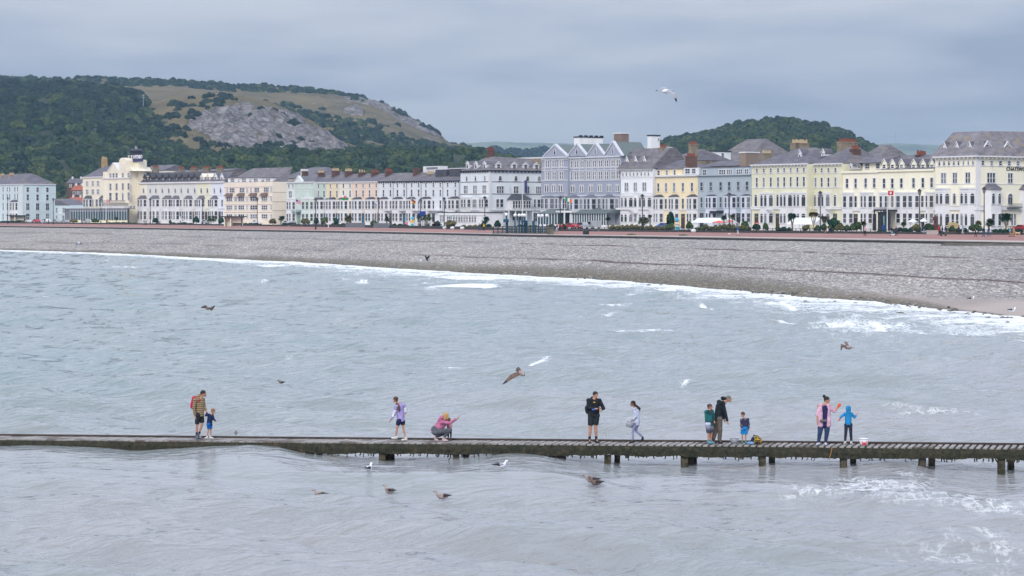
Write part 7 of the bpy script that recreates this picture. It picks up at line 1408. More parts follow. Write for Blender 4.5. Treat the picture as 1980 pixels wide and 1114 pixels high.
def car(x, yb, col, label, rz=RZ, kind=0, tint=None, d=None):
    p = back(x, 12) if yb is None else GP(x, yb, GZ); 
    if d is not None: p = W(s_at(x, d), d, GZ)
    key = (kind,)
    if key not in car_cache:
        b_ = car_mesh(kind=kind); w_ = MB(); zt = {0: 1.38, 1: 1.55, 2: 1.85}[kind]; x0, x1 = {0: (-.95, 1.05), 1: (-.85, 1.6), 2: (-1.2, .2)}[kind]
        for sg in (-1, 1): w_.prismy([(x0,1.0),(x1,1.02),(x1-.4,zt),(x0+.45,zt-.03)] if kind != 2 else [(-1.45,1.15),(.2,1.15),(.2,1.75),(-1.0,1.75)], sg*.83-.02, sg*.83+.02)
        w_.add([(-1.15,-.66,.98),(-1.15,.66,.98),(-.62,.58,zt-.0),(-.62,-.58,zt-.0)], [(0,1,2,3)]); 
        wh = MB(); wh.loft([(0,-.1,0),(0,.1,0)], .32, 14); hb = MB(); hb.loft([(0,-.12,0),(0,.12,0)], .16, 10); hl = MB(); hl.box(-.03,.03,-.16,.16,-.08,.08)
        car_cache[key] = (b_, w_.mesh('window_glass', GL[0]), wh.mesh('wheel', mat('tyre', (.02,.02,.02), .9)), hb.mesh('rim', mat('rim', (.35,.36,.38), .3, .05, 3)), hl.mesh('headlight', mat('lamp_glass', (.6,.62,.65), .2, .05, 3)))
    b_, gl_, wh, hb, hl = car_cache[key]; m = mat('car_'+col[0], col[1], .3, .04, 2, spec=.6); ck = (kind, col[0])
    if ck not in car_cache: car_cache[ck] = b_.mesh('body', m)
    t = empty('parked_car', p, rz, label=label, cat='car', group='cars parked along the seafront'); inst('body', car_cache[ck], t); inst('window_glass', gl_, t)
    for sx in (-1.32, 1.3):
        for sy in (-.78, .78): q = inst('wheel', wh, t, (sx, sy, .32)); inst('rim', hb, q)
    for sy in (-.6, .6): inst('headlight', hl, t, (-2.1, sy, .65))
    return t
WHT, SIL, REDc, BLK_, BLUc, DBL, GRN, MAR = ('white',(.65,.66,.68)), ('silver',(.35,.37,.40)), ('red',(.40,.02,.03)), ('black',(.02,.02,.025)), ('blue',(.03,.10,.35)), ('navy',(.02,.03,.08)), ('green',(.04,.12,.08)), ('maroon',(.16,.02,.03))
sl_ = lambda y, x: None
for x, y, c_, lab, kd in ((53,431.5,WHT,'white car just right of the left shelter',0),(70,431,REDc,'red car second right of the left shelter',0),(91,431.5,WHT,'white car behind the group at the far left',1),(110,431.8,SIL,'silver car before the low blue annexe',0),(127,431.8,SIL,'grey car right of the one at the blue annexe',0),(166,432,SIL,'grey car left of the shrub under the hydro lounge',1),
    (232,432,WHT,'white car in front of the hydro hotel\'s lemon plinth',0),(247,432,WHT,'white car left of the round dark bin at the hydro hotel',0),(303,432.5,SIL,'silver car before the first grey-white house',0),(319,432.5,SIL,'silver car behind the second grey-white house\'s shrub',1),(341,432.5,REDc,'red car in front of the glazed porch house',1),(359,433,WHT,'white car right of the red one',0),(372,433,SIL,'grey car before the stepped porches',0),
    (398,433.5,SIL,'grey car by the small palm before the icy blue house',0),(416,433.5,SIL,'silver car left of the cream shelter at the flats',0),(478,434,MAR,'dark maroon car behind the cream shelter at the flats',1),(496,434.5,WHT,'white car behind the lamp post before the flats',0),(513,434.5,SIL,'silver-blue car before the right end of the flats',0),(556,436,SIL,'light car half hidden left of the black round bin',0),
    (616,437.5,SIL,'silver car behind the hedge before the mint house',0),(653,438,WHT,'white car behind the low wall at the butter-yellow house',0),(1107,442.5,REDc,'pinkish red low car left of the silver one',0),(1124,442.5,SIL,'silver car behind the round bin on the promenade',1),(1146,442.5,SIL,'silver van before the gabled hotel lounge',2),(1285,442.5,BLUc,'blue car before the yellow house',0),
    (1470,443.5,WHT,'white car behind the red life-ring post',0),(1530,443.5,WHT,'white car partly under the left end of the marquee',0),(1505,443,SIL,'pale car behind the rail left of the tall cordyline',0),(1700,445.5,DBL,'dark blue hatchback in front of the ironwork porch',1),(1976,448,REDc,'red and silver car at the right edge of the picture',0),(1962,446,SIL,'silver car behind the walkers at the right edge',0),(1740,445.5,BLK_,'black car right of the ironwork porch',0)):
    car(x, y, c_, lab, RZ+math.pi*(1 if x % 2 else 0)+.0, kd)
# round dark kiosks or bins
def drum(x0, x1, yt, yb, label, m=M_IRON, onp=True):
    p = onprom((x0+x1)/2, yb); k = p.y/F; r = (x1-x0)/2*k; H = (yb-yt)*k; t = empty('litter_bin', p, 0, label=label, cat='bin'); g = MB(); g.loft([(0,0,0),(0,0,H*.72)], r, 16); g.build('bin_body', m, t); g = MB(); g.loft([(0,0,H*.82),(0,0,H*.9),(0,0,H)], [r*1.02,r*1.02,r*.6], 16); g.build('lid', m, t)
    for a in range(4): g = MB(); g.loft([(r*.85*math.cos(a*1.57),r*.85*math.sin(a*1.57),H*.7),(r*.85*math.cos(a*1.57),r*.85*math.sin(a*1.57),H*.83)], .05, 5); g.build('strut', M_GT, t)
drum(1127, 1139, 443, 453.5, 'big round dark litter bin standing alone on the promenade'); drum(251, 259, 424, 432, 'round dark drum at the back of the promenade by the hydro hotel'); drum(820, 832, 430.5, 440.5, 'round dark drum in front of the middle palms', M_DG); drum(563, 573, 428.5, 437.5, 'black round drum before the mint guest house'); drum(1829, 1838, 437.5, 449.5, 'round dark drum behind the people with the pushchair')
# red life-ring posts
def lifering(x, yt, yb, label):
    p = onprom(x, yb); k = p.y/F; H = (yb-yt)*k; t = empty('life_ring_post', p, 0, label=label, cat='life ring', group='red life-ring posts'); g = MB(); g.box(-.12, .12, -.1, .1, 0, H*.5); g.build('post', flagc['red'], t); g = MB(); g.box(-.42, .42, -.2, .12, H*.45, H); g.build('housing', flagc['red'], t)
    g = MB(); g.loft([(.26*math.cos(a), -.24, H*.74+.26*math.sin(a)) for a in np.linspace(0, 6.283, 15)], .05, 6); g.build('ring', flagc['white'], t)
lifering(263, 425, 432, 'red life-ring post by the hydro hotel'); lifering(785.5, 429, 438, 'red life-ring post left of the blue kiosk in the middle'); lifering(1463.5, 430, 446, 'red life-ring post in front of the lime hotel')
# play towers with blue roofs
def play(x0, x1, yt, yb, label):
    p = onprom((x0+x1)/2, yb); k = p.y/F; w_ = (x1-x0)*k/2; H = (yb-yt)*k; t = empty('play_tower', p, 0, label=label, cat='play tower'); MB_ = mat('sky_blue_plastic', (.02,.36,.60), .4, .08, 3)
    g = MB(); g.loft([(0,0,H*.74),(0,0,H*.78),(0,0,H)], [w_*.95,w_*.9,w_*.15], 6); g.build('roof', MB_, t)
    for sx in (-1,1):
        for sy in (-1,1): g = MB(); g.loft([(sx*w_*.7,sy*w_*.7,0),(sx*w_*.7,sy*w_*.7,H*.78)], .08, 6); g.build('post', flagc['gold'], t)
    g = MB(); g.box(-w_*.7, w_*.7, -w_*.7, w_*.7, H*.42, H*.47); g.build('platform', mat('purple_plastic', (.18,.12,.40), .5), t); g = MB(); g.box(-w_*.65, w_*.65, -w_*.75, -w_*.68, 0, H*.3); g.build('panel', MB_, t)
    g = MB(); g.box(-w_*.65, w_*.65, -w_*.78, -w_*.70, H*.47, H*.62); g.build('front_panel', M_WHITE if x0 > 1000 else flagc['gold'], t)
    g = MB(); g.add([(w_*.7,-.5,H*.45),(w_*.7,.5,H*.45),(w_*1.9,.5,.2),(w_*1.9,-.5,.2),(w_*.7,-.5,H*.38),(w_*.7,.5,H*.38),(w_*1.9,.5,.1),(w_*1.9,-.5,.1)], [(0,1,2,3),(4,7,6,5),(0,3,7,4),(1,5,6,2),(2,6,7,3),(0,4,5,1)]); g.build('slide', MB_, t)
play(1303, 1315, 420.5, 446, 'play tower with a bright blue roof before the yellow house'); play(793, 802, 418.5, 438.5, 'kiosk-like play tower with a blue cone roof in the middle of the seafront')
# marquees, gazebos, parasols
def marquee(x0, x1, yr, ye, yb, d, label, m=M_WHITE, side=True):
    s0, s1 = s_at(x0, d), s_at(x1, d); zr, ze = z_at(yr, (s0+s1)/2, d)-GZ, z_at(ye, (s0+s1)/2, d)-GZ; t = empty('marquee', W(s0, d), RZ, label=label, cat='marquee'); w_ = s1-s0; dp = 5.0; g = MB(); g.add([(0,0,ze),(w_,0,ze),(w_,dp,ze),(0,dp,ze),(0,dp/2,zr),(w_,dp/2,zr)], [(0,1,5,4),(1,2,5),(2,3,4,5),(3,0,4),(0,3,2,1)]); g.build('canopy', m, t)
    for i in range(5):
        for y in (.1, dp-.1): g = MB(); g.box(w_*i/4-.06, w_*i/4+.06, y-.06, y+.06, 0, ze); g.build('leg', M_WHITE, t)
    if side: g = MB(); g.box(0, w_, dp-.05, dp, 0, ze); g.build('back_sheet', m, t)
marquee(1334, 1395, 421.5, 431, 440, -22, 'long white marquee in front of the yellow and grey-blue houses', side=False); marquee(1519, 1572, 421, 434, 442, -26, 'white marquee with a sloping roof between the cabbage palms at the lime hotel', side=False)
def gazebo(x, w_, yt, ye, yb, label, m=M_WHITE, name='gazebo', cat='gazebo', n=4, D=None):
    p = back(x, 16); k = p.y/F; r = w_/2*k; zt, ze = HC-(yt-YH)*k-GZ, HC-(ye-YH)*k-GZ; t = empty(name, p, .4, label=label, cat=cat); g = MB(); g.loft([(0,0,ze),(0,0,ze+.15),(0,0,zt)], [r*1.2,r*1.15,.08], n if name == 'gazebo' else 10); g.build('canopy', m, t)
    if name == 'gazebo':
        for a in range(4): g = MB(); g.loft([(r*.8*math.cos(a*1.57),r*.8*math.sin(a*1.57),0),(r*.8*math.cos(a*1.57),r*.8*math.sin(a*1.57),ze)], .05, 5); g.build('leg', M_WHITE, t)
    else: g = MB(); g.loft([(0,0,0),(0,0,zt)], .05, 6); g.build('pole', M_WHITE, t)
gazebo(1765, 20, 423, 430, 440, 'white pointed gazebo left of the lamp post at the dormered hotel'); gazebo(1786, 18, 422, 429, 440, 'white pointed gazebo right of the lamp post at the dormered hotel')
M_PAR = mat('coral_parasol', (.70,.13,.10), .7, .08, 2); gazebo(1391, 24, 426.5, 431, 440, 'larger coral parasol at the right end of the long marquee', M_PAR, 'parasol', 'parasol'); gazebo(1412, 11, 425.5, 429.5, 440, 'smaller coral parasol right of the marquee', M_PAR, 'parasol', 'parasol')
gazebo(348, 4, 418, 427, 433, 'folded white parasol standing at the glazed porch house', M_WHITE, 'parasol', 'parasol'); gazebo(1432, 4.5, 429, 437, 442, 'folded white parasol in the garden left of the lime hotel', M_WHITE, 'parasol', 'parasol')
# paddling pool platform with blue posts and white globes
o0 = onprom(955, 451.3); k0 = o0.y/F; t = empty('viewing_platform', o0, 0, label='railed concrete platform with blue lamp posts jutting over the pebbles', cat='platform')
x_ = lambda px: (px-955)*k0; zz_ = lambda py: HC-(py-YH)*k0-GZ
g = MB(); g.hull([(x_(958),-.5,-1.6),(x_(1063),-5,-1.9),(x_(1063),16,-1.6),(x_(958),16,-1.6)], [(x_(952),-1.2,.03),(x_(1063),-6.2,.03),(x_(1063),16,.03),(x_(952),16,.03)]); g.build('slab', mat('mossy_concrete', (.075,.075,.06), .9, .35, .6), t)
for px in np.linspace(954, 1062, 13): yy_ = -1.1-5*(px-954)/108; g = MB(); g.box(x_(px)-.09, x_(px)+.09, yy_-.05, yy_+.05, 0, 1.35); g.build('rail_post', M_IRON, t)
for h_ in (.25, .75, 1.28): g = MB(); g.hull([(x_(954),-1.14,h_),(x_(1062),-6.14,h_),(x_(1062),-6.04,h_),(x_(954),-1.04,h_)], [(x_(954),-1.14,h_+.12),(x_(1062),-6.14,h_+.12),(x_(1062),-6.04,h_+.12),(x_(954),-1.04,h_+.12)]); g.build('rail', M_IRON, t)
g = MB(); g.box(x_(980), x_(1062), 6, 6.3, 0, 1.3); g.build('back_wall', mat('pale_aqua', (.32,.35,.32), .8, .1, .6), t)
M_TURQ = mat('turquoise_blue_paint', (.008,.07,.13), .5, .1, 2)
for px, yt in ((979,418),(996,419.5),(1004,419.5),(1014,419.5),(1010,419.5),(1049,420.5),(1042,420.5),(1058,420)):
    g = MB(); zt = zz_(yt); g.loft([(x_(px),4,-.1),(x_(px),4,zt)], [.16,.12], 8); o = g.build('lamp_column', M_TURQ, t); q = MB(); q.sphere((x_(px),4,zt+.3), .34, 12, 8); q.build('globe', mat('white_globe', (.78,.80,.84), .3, .03, 2), o)
for px in (980, 1018, 1032): g = MB(); g.box(x_(px)-.25, x_(px)+.25, 4.5, 5, -.1, zz_(427)); g.build('blue_pillar', M_TURQ, t)
g = MB(); g.box(x_(973), x_(984), 3.5, 5, zz_(430), zz_(424)); g.box(x_(1008), x_(1018), 3.5, 5, zz_(430), zz_(426)); g.build('blue_canopy', M_TURQ, t)
o = GP(1066, 452, GZ); g = MB(); g.box(-.6, .6, -1, 2, -1.5, 1.1); g.box(-.7, .7, -1.1, 2.1, 1.1, 1.25); q = g.build('stone_pier', mat('lichen_stone', (.13,.12,.085), .9, .4, 1)); q.location = GP(1064, 453, GZ); tag(q, 'lichen-covered stone pier at the right end of the railed platform', 'stone pier')
# dark statue on its plinth, pale stone block, yellow board
p = back(1808, 9); k = p.y/F; t = empty('statue', p, 0, label='brown standing statue on a rusty plinth among plants at the right', cat='statue'); M_BRZ = mat('bronze_brown', (.13,.05,.04), .6, .2, 3)
g = MB(); g.box(-.9, .9, -.8, .8, 0, 1.6); g.box(-1.2, 1.2, -1, 1, 0, .5); g.box(-1.05, 1.05, -.95, .95, 1.5, 1.75); g.build('plinth', M_BRZ, t); g = MB(); zt = (HC-(421-YH)*k)-GZ
for a, b_, ra, rb in (((-.15,0,1.7),(-.12,0,2.4),.12,.16),((.15,0,1.7),(.12,0,2.4),.12,.16),((0,0,2.4),(0,0,3.1),.26,.3),((0,0,3.1),(0,0,3.35),.12,.1),((-.3,0,3.05),(-.4,-.1,2.5),.11,.08),((.3,0,3.05),(.42,-.25,2.6),.11,.08)): capsule(g, a, b_, ra, rb)
g.sphere((0,0,3.5), (.15,.17,.2), 10, 8); fuse(g, 'figure', M_BRZ, t, .04)
g = MB(); g.box(-1.1, 1.1, 0, .8, 0, .65); g.box(-1.15, 1.15, -.05, .85, .65, .75); o = g.build('stone_block', M_KERB); o.location = back(1804, -1); tag(o, 'long pale stone block at the back of the promenade near the pushchair', 'stone block')
g = MB(); g.prismy([(-1.0,0),(1.0,0),(1.2,.9),(.9,1.9),(.1,2.2),(-.9,2.1)], 0, .9); o = g.build('rock', mat('yellow_rock', (.48,.38,.20), .9, .2, 1)); o.location = back(1844, 6); tag(o, 'large yellowish upright boulder behind the people with the pushchair', 'boulder')
# white skiff shapes: small rocks painted white along the low wall
for i, x in enumerate((860,875,894,1341)): g = MB(); g.sphere((0,0,.3), (.55,.4,.38), 8, 6); o = g.build('white_stone', M_WHITE); o.location = back(x, -.6); tag(o, ('first','second','third','lone')[i]+' white stone along the foot of the low wall, '+('left of the sun lounge planting','before the sun lounge door','before the sun lounge windows','before the long marquee')[i], 'white stone', 'white stones along the low wall')
p = back(1709, 3); g = MB(); k = p.y/F; t = empty('blue_banner_post', p, 0, label='turquoise oval sign on a thick blue post at the ironwork porch', cat='sign'); g.box(-.3,.3,-.15,.15,0,1.6); g.build('post', mat('deep_blue_paint', (.01,.06,.25), .5), t); g = MB(); g.loft([(0,-.05,1.5),(0,-.05,2.0),(0,-.05,3.0),(0,-.05,3.4)], [(.3,.05),(.6,.06),(.6,.06),(.3,.05)], 10); g.build('sign_panel', mat('turquoise', (.16,.42,.42), .6), t)
# ---------------------------------------------------------------- planting
M_SHR = foliage('shrub_leaves', (.035,.07,.025), (.06,.11,.035), (.11,.15,.05), 1.5); M_SHD = foliage('dark_shrub_leaves', (.012,.045,.028), (.018,.06,.034), (.03,.075,.04), 1.5); M_OLV = foliage('olive_leaves', (.09,.10,.04), (.13,.13,.05), (.17,.15,.07), 1.5)
SHM = [crown_mesh(90+i, 30, .8, .13, .8) for i in range(4)]
def shrub(x, yb, w_, yt, label, m=M_SHR, off=4, name='shrub', cat='shrub', group='shrubs and hedges behind the promenade'):
    p = back(x, off); k = p.y/F; hx = w_/2*k; H = HC-(yt-YH)*k-GZ; t = empty(name, p, 0, label=label, cat=cat, group=group)
    me = random.choice(SHM).copy(); me.materials.clear(); me.materials.append(m); me.name = 'foliage'; inst('foliage', me, t, (0,0,H*.5), random.random()*6, (hx, max(hx*.6, 1.2), H*.55)); g = MB(); g.loft([(0,0,0),(.1,0,H*.5)], [.12,.06], 6); g.build('stem', M_WETW, t); return t
def hedge(x0, x1, yt, label, m=M_SHR, off=4):
    p = back((x0+x1)/2, off); k = p.y/F; t = empty('hedge', p, 0, label=label, cat='hedge', group='shrubs and hedges behind the promenade'); n = max(2, int((x1-x0)/9)); V = []; g = MB(); H = HC-(yt-YH)*k-GZ; q0 = p
    bs = []
    for i in range(n):
        x = x0+(x1-x0)*(i+.5)/n; q = back(x, off)-q0; base = random.choice(SHM); h_ = H*random.uniform(.75, 1.1)
        vs = [(q.x+v.co.x*9*k*.8, q.y+v.co.y*1.6, h_*.5+v.co.z*h_*.58) for v in base.vertices]; g.add(vs, [tuple(f.vertices) for f in base.polygons])
    g.build('foliage', m, t)
def palm(x, yb, yt, w_, label, m=None, heads=((0,0,1.0),), off=5, trunk=None):
    """cabbage palm: pale trunk carrying rosettes of sword leaves"""
    p = back(x, off); k = p.y/F; H = HC-(yt-YH)*k-GZ; R = w_/2*k; t = empty('cabbage_palm', p, 0, label=label, cat='palm', group='cabbage palms on the seafront'); m = m or M_SHR; r = np.random.default_rng(int(x))
    for hx, hy, sc in heads:
        c = Vector((hx*R, hy, H-R*sc*.85)); g = MB(); g.loft([(0,0,0),(0,0,H*.35),tuple(Vector((c.x*.7,0,(H*.35+c.z)/2))),tuple(c)], [.17,.14,.11,.09], 7); g.build('trunk', trunk or mat('palm_trunk', (.20,.17,.13), .9, .2, 3), t)
        q = MB()
        for i in range(150):
            d = Vector(r.normal(size=3)); d.z = d.z*.8+.15; d.normalize(); L_ = R*sc*r.uniform(.75, 1.1); s_ = d.cross(Vector((0,0,1))); s_ = (s_ if s_.length > .1 else Vector((1,0,0))).normalized()*.09; m1 = c+d*L_*.55; e_ = c+d*L_-Vector((0,0,L_*.22))
            q.add([c, m1-s_, e_, m1+s_], [(0,1,2,3)])
        q.build('leaf_crown', m, t)
palm(1532, 441, 411, 21, 'dark green cabbage palm standing against the left marquee at the lime hotel', M_SHD, ((-.2,0,.8),(.3,.5,.7),(-.35,.3,.55)), 8)
palm(1573, 443, 409, 20, 'tall cabbage palm with pale forked trunks and two heads', M_OLV, ((-.45,0,.6),(.5,.5,.6),(.1,.2,.5)), 6, mat('pale_palm_trunk', (.36,.33,.30), .9, .2, 3)); palm(1595, 443, 416, 17, 'cabbage palm under the right lime hotel lamp post', M_OLV, ((0,0,1),(-.5,.3,.6)), 7)
palm(1945, 446, 410, 31, 'big cabbage palm at the right edge before the corner hotel', M_SHD, ((-.3,0,.75),(.4,.4,.75),(0,.2,.6)), 6); palm(1912, 446, 421, 22, 'bushy cabbage palm right of the last lamp post', M_SHR, ((0,0,1),(.4,.3,.7)), 6)
palm(1892, 446, 424, 16, 'low palm with an orange-green crown before the corner hotel', M_OLV, ((0,0,1),), 8); palm(1244, 440, 418, 27, 'wide cabbage palm in front of the steep-roofed white house', M_SHR, ((-.3,0,.8),(.4,.3,.7)), 6); palm(1257, 440, 414, 9, 'narrow cabbage palm right of the wide one', M_SHR, ((0,0,1),), 7)
palm(1176, 441, 418, 12, 'small round-headed tree before the gabled hotel lounge', M_SHD, ((0,0,1),), 2); palm(938, 439, 417, 20, 'dark spiky cabbage palm before the end of the sun lounge', M_SHD, ((0,0,1),(.35,.3,.7)), 3)
palm(824, 437, 412, 24, 'bushy cabbage palm right of the middle lamp post', M_SHR, ((-.2,0,.8),(.4,.3,.8)), 5); palm(810, 437, 412, 14, 'bushy palm left of the middle lamp post', M_SHR, ((0,0,1),), 5); palm(408, 432, 415, 22, 'palm before the icy blue terraced house', M_SHR, ((-.3,0,.8),(.4,.3,.8)), 3)
palm(672, 437, 414, 20, 'leaning palm before the oat-coloured house', M_OLV, ((0,0,1),(.4,.3,.7)), 5); palm(1400, 441, 414, 15, 'palm left of the lamp post at the grey-blue house', M_SHR, ((0,0,1),), 10); palm(1416, 441, 413, 12, 'olive palm right of the lamp post at the grey-blue house', M_OLV, ((0,0,1),), 10)
palm(1670, 444, 426, 14, 'small palm before the cream hotel with the parapet', M_OLV, ((0,0,1),), 6); palm(1747, 446, 427, 13, 'small palm left of the white gazebos', M_SHR, ((0,0,1),), 8); palm(225, 432, 419, 7, 'thin palm before the hydro hotel', M_SHR, ((0,0,1),), 1)
palm(543, 435, 416, 14, 'dark palm leaning before the flats\' white garage', M_SHD, ((0,0,1),(.5,.2,.7)), 3); palm(748, 437, 417, 0+15, 'grey-green conifer-like palm before the first pale blue house', M_SHD, ((0,0,1),), 5)
for a in ((1297,441,19,405.5,'tall dark evergreen bush left of the blue-roofed play tower',M_SHD,5),(1612,443,30,416,'broad rounded dark green bush at the right end of the lime hotel',M_SHD,5),(379,432,9,417,'upright dark bush before the stepped porches',M_SHD,1),(301,432,6,420,'small upright bush before the first grey-white house',M_SHD,1),(329,432,7,424,'small round bush left of the red car',M_SHR,1),
          (142,431,22,422,'grey-green mound of shrubs under the glass conservatory',M_OLV,1),(184,431,20,421,'dark olive shrub under the hydro lounge',M_SHR,1),(428,433,14,419,'dark shrub left of the cream shelter at the flats',M_SHD,2),(527,434,15,421,'yellow-green shrub at the right end of the flats',M_OLV,2),(590,436,22,421,'bright yellow-green shrub before the mint guest house',M_OLV,3),
          (612,436,12,419,'dark round shrub behind the beach-edge lamp post',M_SHD,3),(628,436,14,417,'bushy shrub between the mint and butter-yellow houses',M_SHR,3),(650,436,13,419,'dark shrub before the butter-yellow house',M_SHD,4),(722,436,17,425,'low shrub before the apricot house',M_SHR,3),(846,436,12,424,'dark shrub right of the middle palms',M_SHD,6),(872,437,32,423,'orange-tinged shrub before the sun lounge door',M_OLV,3),
          (962,439,14,424,'dull shrub left of the railed platform',M_SHD,4),(1066,441,15,432,'olive shrub at the right end of the railed platform',M_OLV,3),(1090,441,12,431,'dark shrub right of the red-clad group',M_SHD,2),(1333,441,15,426,'green shrub at the left end of the long marquee',M_SHR,4),(1440,441,16,425,'green shrub in the garden of the grey-blue house',M_SHR,5),(1462,442,20,431,'dark green shrubs behind the red life-ring post',M_SHD,5),
          (1558,443,18,432,'yellow-green shrub below the white marquee',M_OLV,3),(1625,443,20,431,'rusty-tipped shrub at the foot of the cream hotel',M_OLV,3),(1771,446,20,430,'golden-brown shrub below the gazebos',M_OLV,4),(1795,447,22,430,'olive bank of plants left of the statue',M_SHR,3),(1900-15,447,32,432,'grey-green sloping mound before the corner hotel',M_SHR,4),(1480,443,8,428,'small shrub before the lime hotel door',M_SHR,8)):
    shrub(a[0], a[1], a[2], a[3], a[4], a[5], a[6])
for a in ((890,925,431.5,'low yellow-green hedge in front of the sun lounge windows',M_OLV),(1180,1290,432,'long loose hedge in front of the steep-roofed and yellow houses',M_OLV),(1360,1450,433,'long grassy hedge in front of the grey-blue house',M_OLV),(1632,1665,427,'tall mixed planting before the cream hotel with the parapet',M_SHR),(545,566,429,'low dark hedge before the flats\' garage',M_SHD),
          (680,700,431,'rusty low hedge before the peach house',M_OLV),(757,790,432,'low dark hedge left of the blue kiosk',M_SHD),(1725,1765,439,'low dark hedge right of the ironwork porch',M_SHD),(1920,1975,440,'low green hedge behind the walkers at the right edge',M_SHD),(1500,1530,438,'low green hedge left of the tall cordyline',M_SHD),(470,498,430,'low dark hedge behind the parked cars at the flats',M_SHD),(1000,1040,433,'dark low planting behind the railed platform',M_SHD),(1290,1302,431,'small hedge left of the blue-roofed play tower',M_SHR),(1345,1362,434,'short green hedge left of the French flagpole',M_SHR),(1575,1610,433,'mixed low hedge between the forked palm and the round bush',M_SHR),(1700,1712,440,'short low hedge under the turquoise sign',M_SHD),(1835,1870,436,'low green hedge around the boulder at the right',M_SHR),(928,950,431,'spiky low planting at the right end of the sun lounge',M_SHD),(330,372,429,'low dark hedge behind the red car',M_SHD),(640,668,430,'green low hedge at the foot of the Welsh flagpole',M_SHR),(0,40,425,'dark hedge before the far-left blue hotel',M_SHD),(205,262,429,'low lavender-grey hedge before the hydro hotel',M_SHR)):
    hedge(*a)
# two small clumps of weed growing on the sea wall
for x, lab in ((1221,'left'),(1321,'right')): p = GP(x, 455.5+(x-1221)*.012, GZ-.1); me = SHM[0].copy(); me.materials.clear(); me.materials.append(M_SHR); me.name = 'foliage'; t = empty('sea_wall_plant', p, 0, label=f'{lab} one of the two green tufts growing on the sea wall edge', cat='plant', group='tufts on the sea wall'); inst('foliage', me, t, (0,0,.1), 0, (.9,.5,.35))
# people on the promenade
COLS = dict(navy=(.02,.03,.08), black=(.02,.02,.025), blue=(.02,.09,.35), yellow=(.72,.50,.02), white=(.62,.63,.66), red=(.50,.02,.03), pink=(.62,.38,.45), purple=(.10,.05,.14), grey=(.16,.17,.19), jeans=(.03,.10,.22), tan=(.36,.26,.16), green=(.03,.10,.05), sky=(.20,.35,.50), brown=(.12,.06,.04), skin=None)
def walker(x, yb, h, top, bot, label, side=1, hair=HAIRB, hm=1.72, stride=.18, sit=False, D=None):
    p = onprom(x, yb) if yb > prom_y(x)+.4 else back(x, -1.2); q = P.__new__(P); q.D = p.y; q.skin = SKIN; q.vox = .028; q.h = hm/1.74; q.base = p; q.root = empty('person', p, 0, label=label, cat='person', group='people on the promenade'); q.face = Vector((side, -.4, 0)).normalized(); k = q.h; st = stride
    V = lambda a, b, c: Vector((a*side*k, b*k, c*k))
    q.J = dict(head=V(.03,0,1.62), neck=V(0,0,1.46), chest=V(0,0,1.28), pelvis=V(0,0,.94), sl=V(-.03,-.19,1.40), el=V(-.10,-.23,1.12), wl=V(.02,-.26,.90), sr=V(.03,.19,1.40), er=V(.06,.23,1.12), wr=V(.16,.22,.92), hl=V(0,-.09,.9), kl=V(.10+st*.4,-.09,.5), al=V(st,-.09,.09), tl=V(st+.14,-.09,.04), hr=V(0,.09,.9), kr=V(.02,.09,.5), ar=V(-st,.09,.11), tr=V(-st+.13,.09,.04))
    if sit: 
        for a in 'lr': q.J['k'+a] = V(.42, -.1 if a == 'l' else .1, .92); q.J['a'+a] = V(.45, -.1 if a == 'l' else .1, .5); q.J['t'+a] = V(.58, -.1 if a == 'l' else .1, .46)
        q.root.location.z -= .42
    q.body(); q.jacket(cloth('p_'+top, COLS[top]), (.18,.13), (.07,.06,.05)); q.legs(cloth('p_'+bot, COLS[bot]) if bot != 'skin' else SKIN, (.10,.07,.055), 1.9); q.hair(hair); q.shoes(SHD); return q
for a in ((926.5,446.5,'navy','jeans','person in navy walking left of the one in the yellow coat',1),(935.5,446.5,'yellow','black','person in a bright yellow coat walking on the promenade',-1),(1070.5,449.5,'blue','jeans','person in a blue jacket at the left of the group by the platform',1),(1077,448,'navy','white','person in navy and white shorts beside the blue jacket',-1),(1082,444,'red','black','person in red standing right of the platform group',-1),
    (1087,444,'red','brown','second person in red at the right of the platform group',1),(1426,455.5,'blue','white','man in a blue top and white shorts alone on the promenade',1),(1673,456,'pink','black','woman in a pink top walking before the cream hotel',-1),(1724,456,'black','sky','person in black walking a small white dog',1),(1733,456,'purple','black','person in purple right of the dog walker',-1),
    (1786.5,451,'navy','sky','person in navy with pale blue trousers near the stone block',1),(1815.5,455.5,'red','black','person in red at the left of the pushchair',1),(1822,455,'navy','grey','person in navy pushing the pushchair',1),(1828,455,'navy','grey','person in navy right of the pushchair',-1),(1886,458.5,'brown','black','smaller person in dark maroon walking alone at the right',1),(1902,458,'navy','jeans','person in navy and jeans, left of the couple at the right',-1),
    (1912,457,'navy','jeans','person in navy and bright jeans, right of the couple at the right',1),(1953,458,'sky','tan','person in pale blue shorts with two dogs at the right edge',1),(1960,457.5,'tan','skin','person in a tan top beside the dog owner at the right edge',-1),(278.5,435.5,'navy','navy','left one of two people in navy near the hydro hotel',1),(282.5,435.5,'navy','black','right one of two people in navy near the hydro hotel',-1),
    (82,433,'pink','white','person in pink with the group at the far left',1),(86.5,433.5,'purple','grey','person in purple in the middle of the far-left group',-1),(94,433.5,'navy','navy','person in navy at the right of the far-left group',-1),(208.5,433,'yellow','tan','person in yellow before the hydro hotel',1),(206,433,'navy','black','person in navy beside the one in yellow at the hydro hotel',1),(158,431.5,'navy','navy','person in navy before the conservatory',1),
    (590.5,438,'grey','navy','person in grey pushing something before the mint guest house',1),(1854,449,'navy','black','person in navy by the boulder at the right',1),(1862,450,'sky','white','person in pale blue sitting at the boulder\'s right',-1),(630,437.5,'pink','black','person in pink before the butter-yellow house',1)):
    walker(a[0], a[1], 0, a[2], a[3], a[4], a[5], random.choice([HAIRB, HAIRM, HAIRG, HAIRB]), 1.72 if a[0] != 1886 else 1.4)
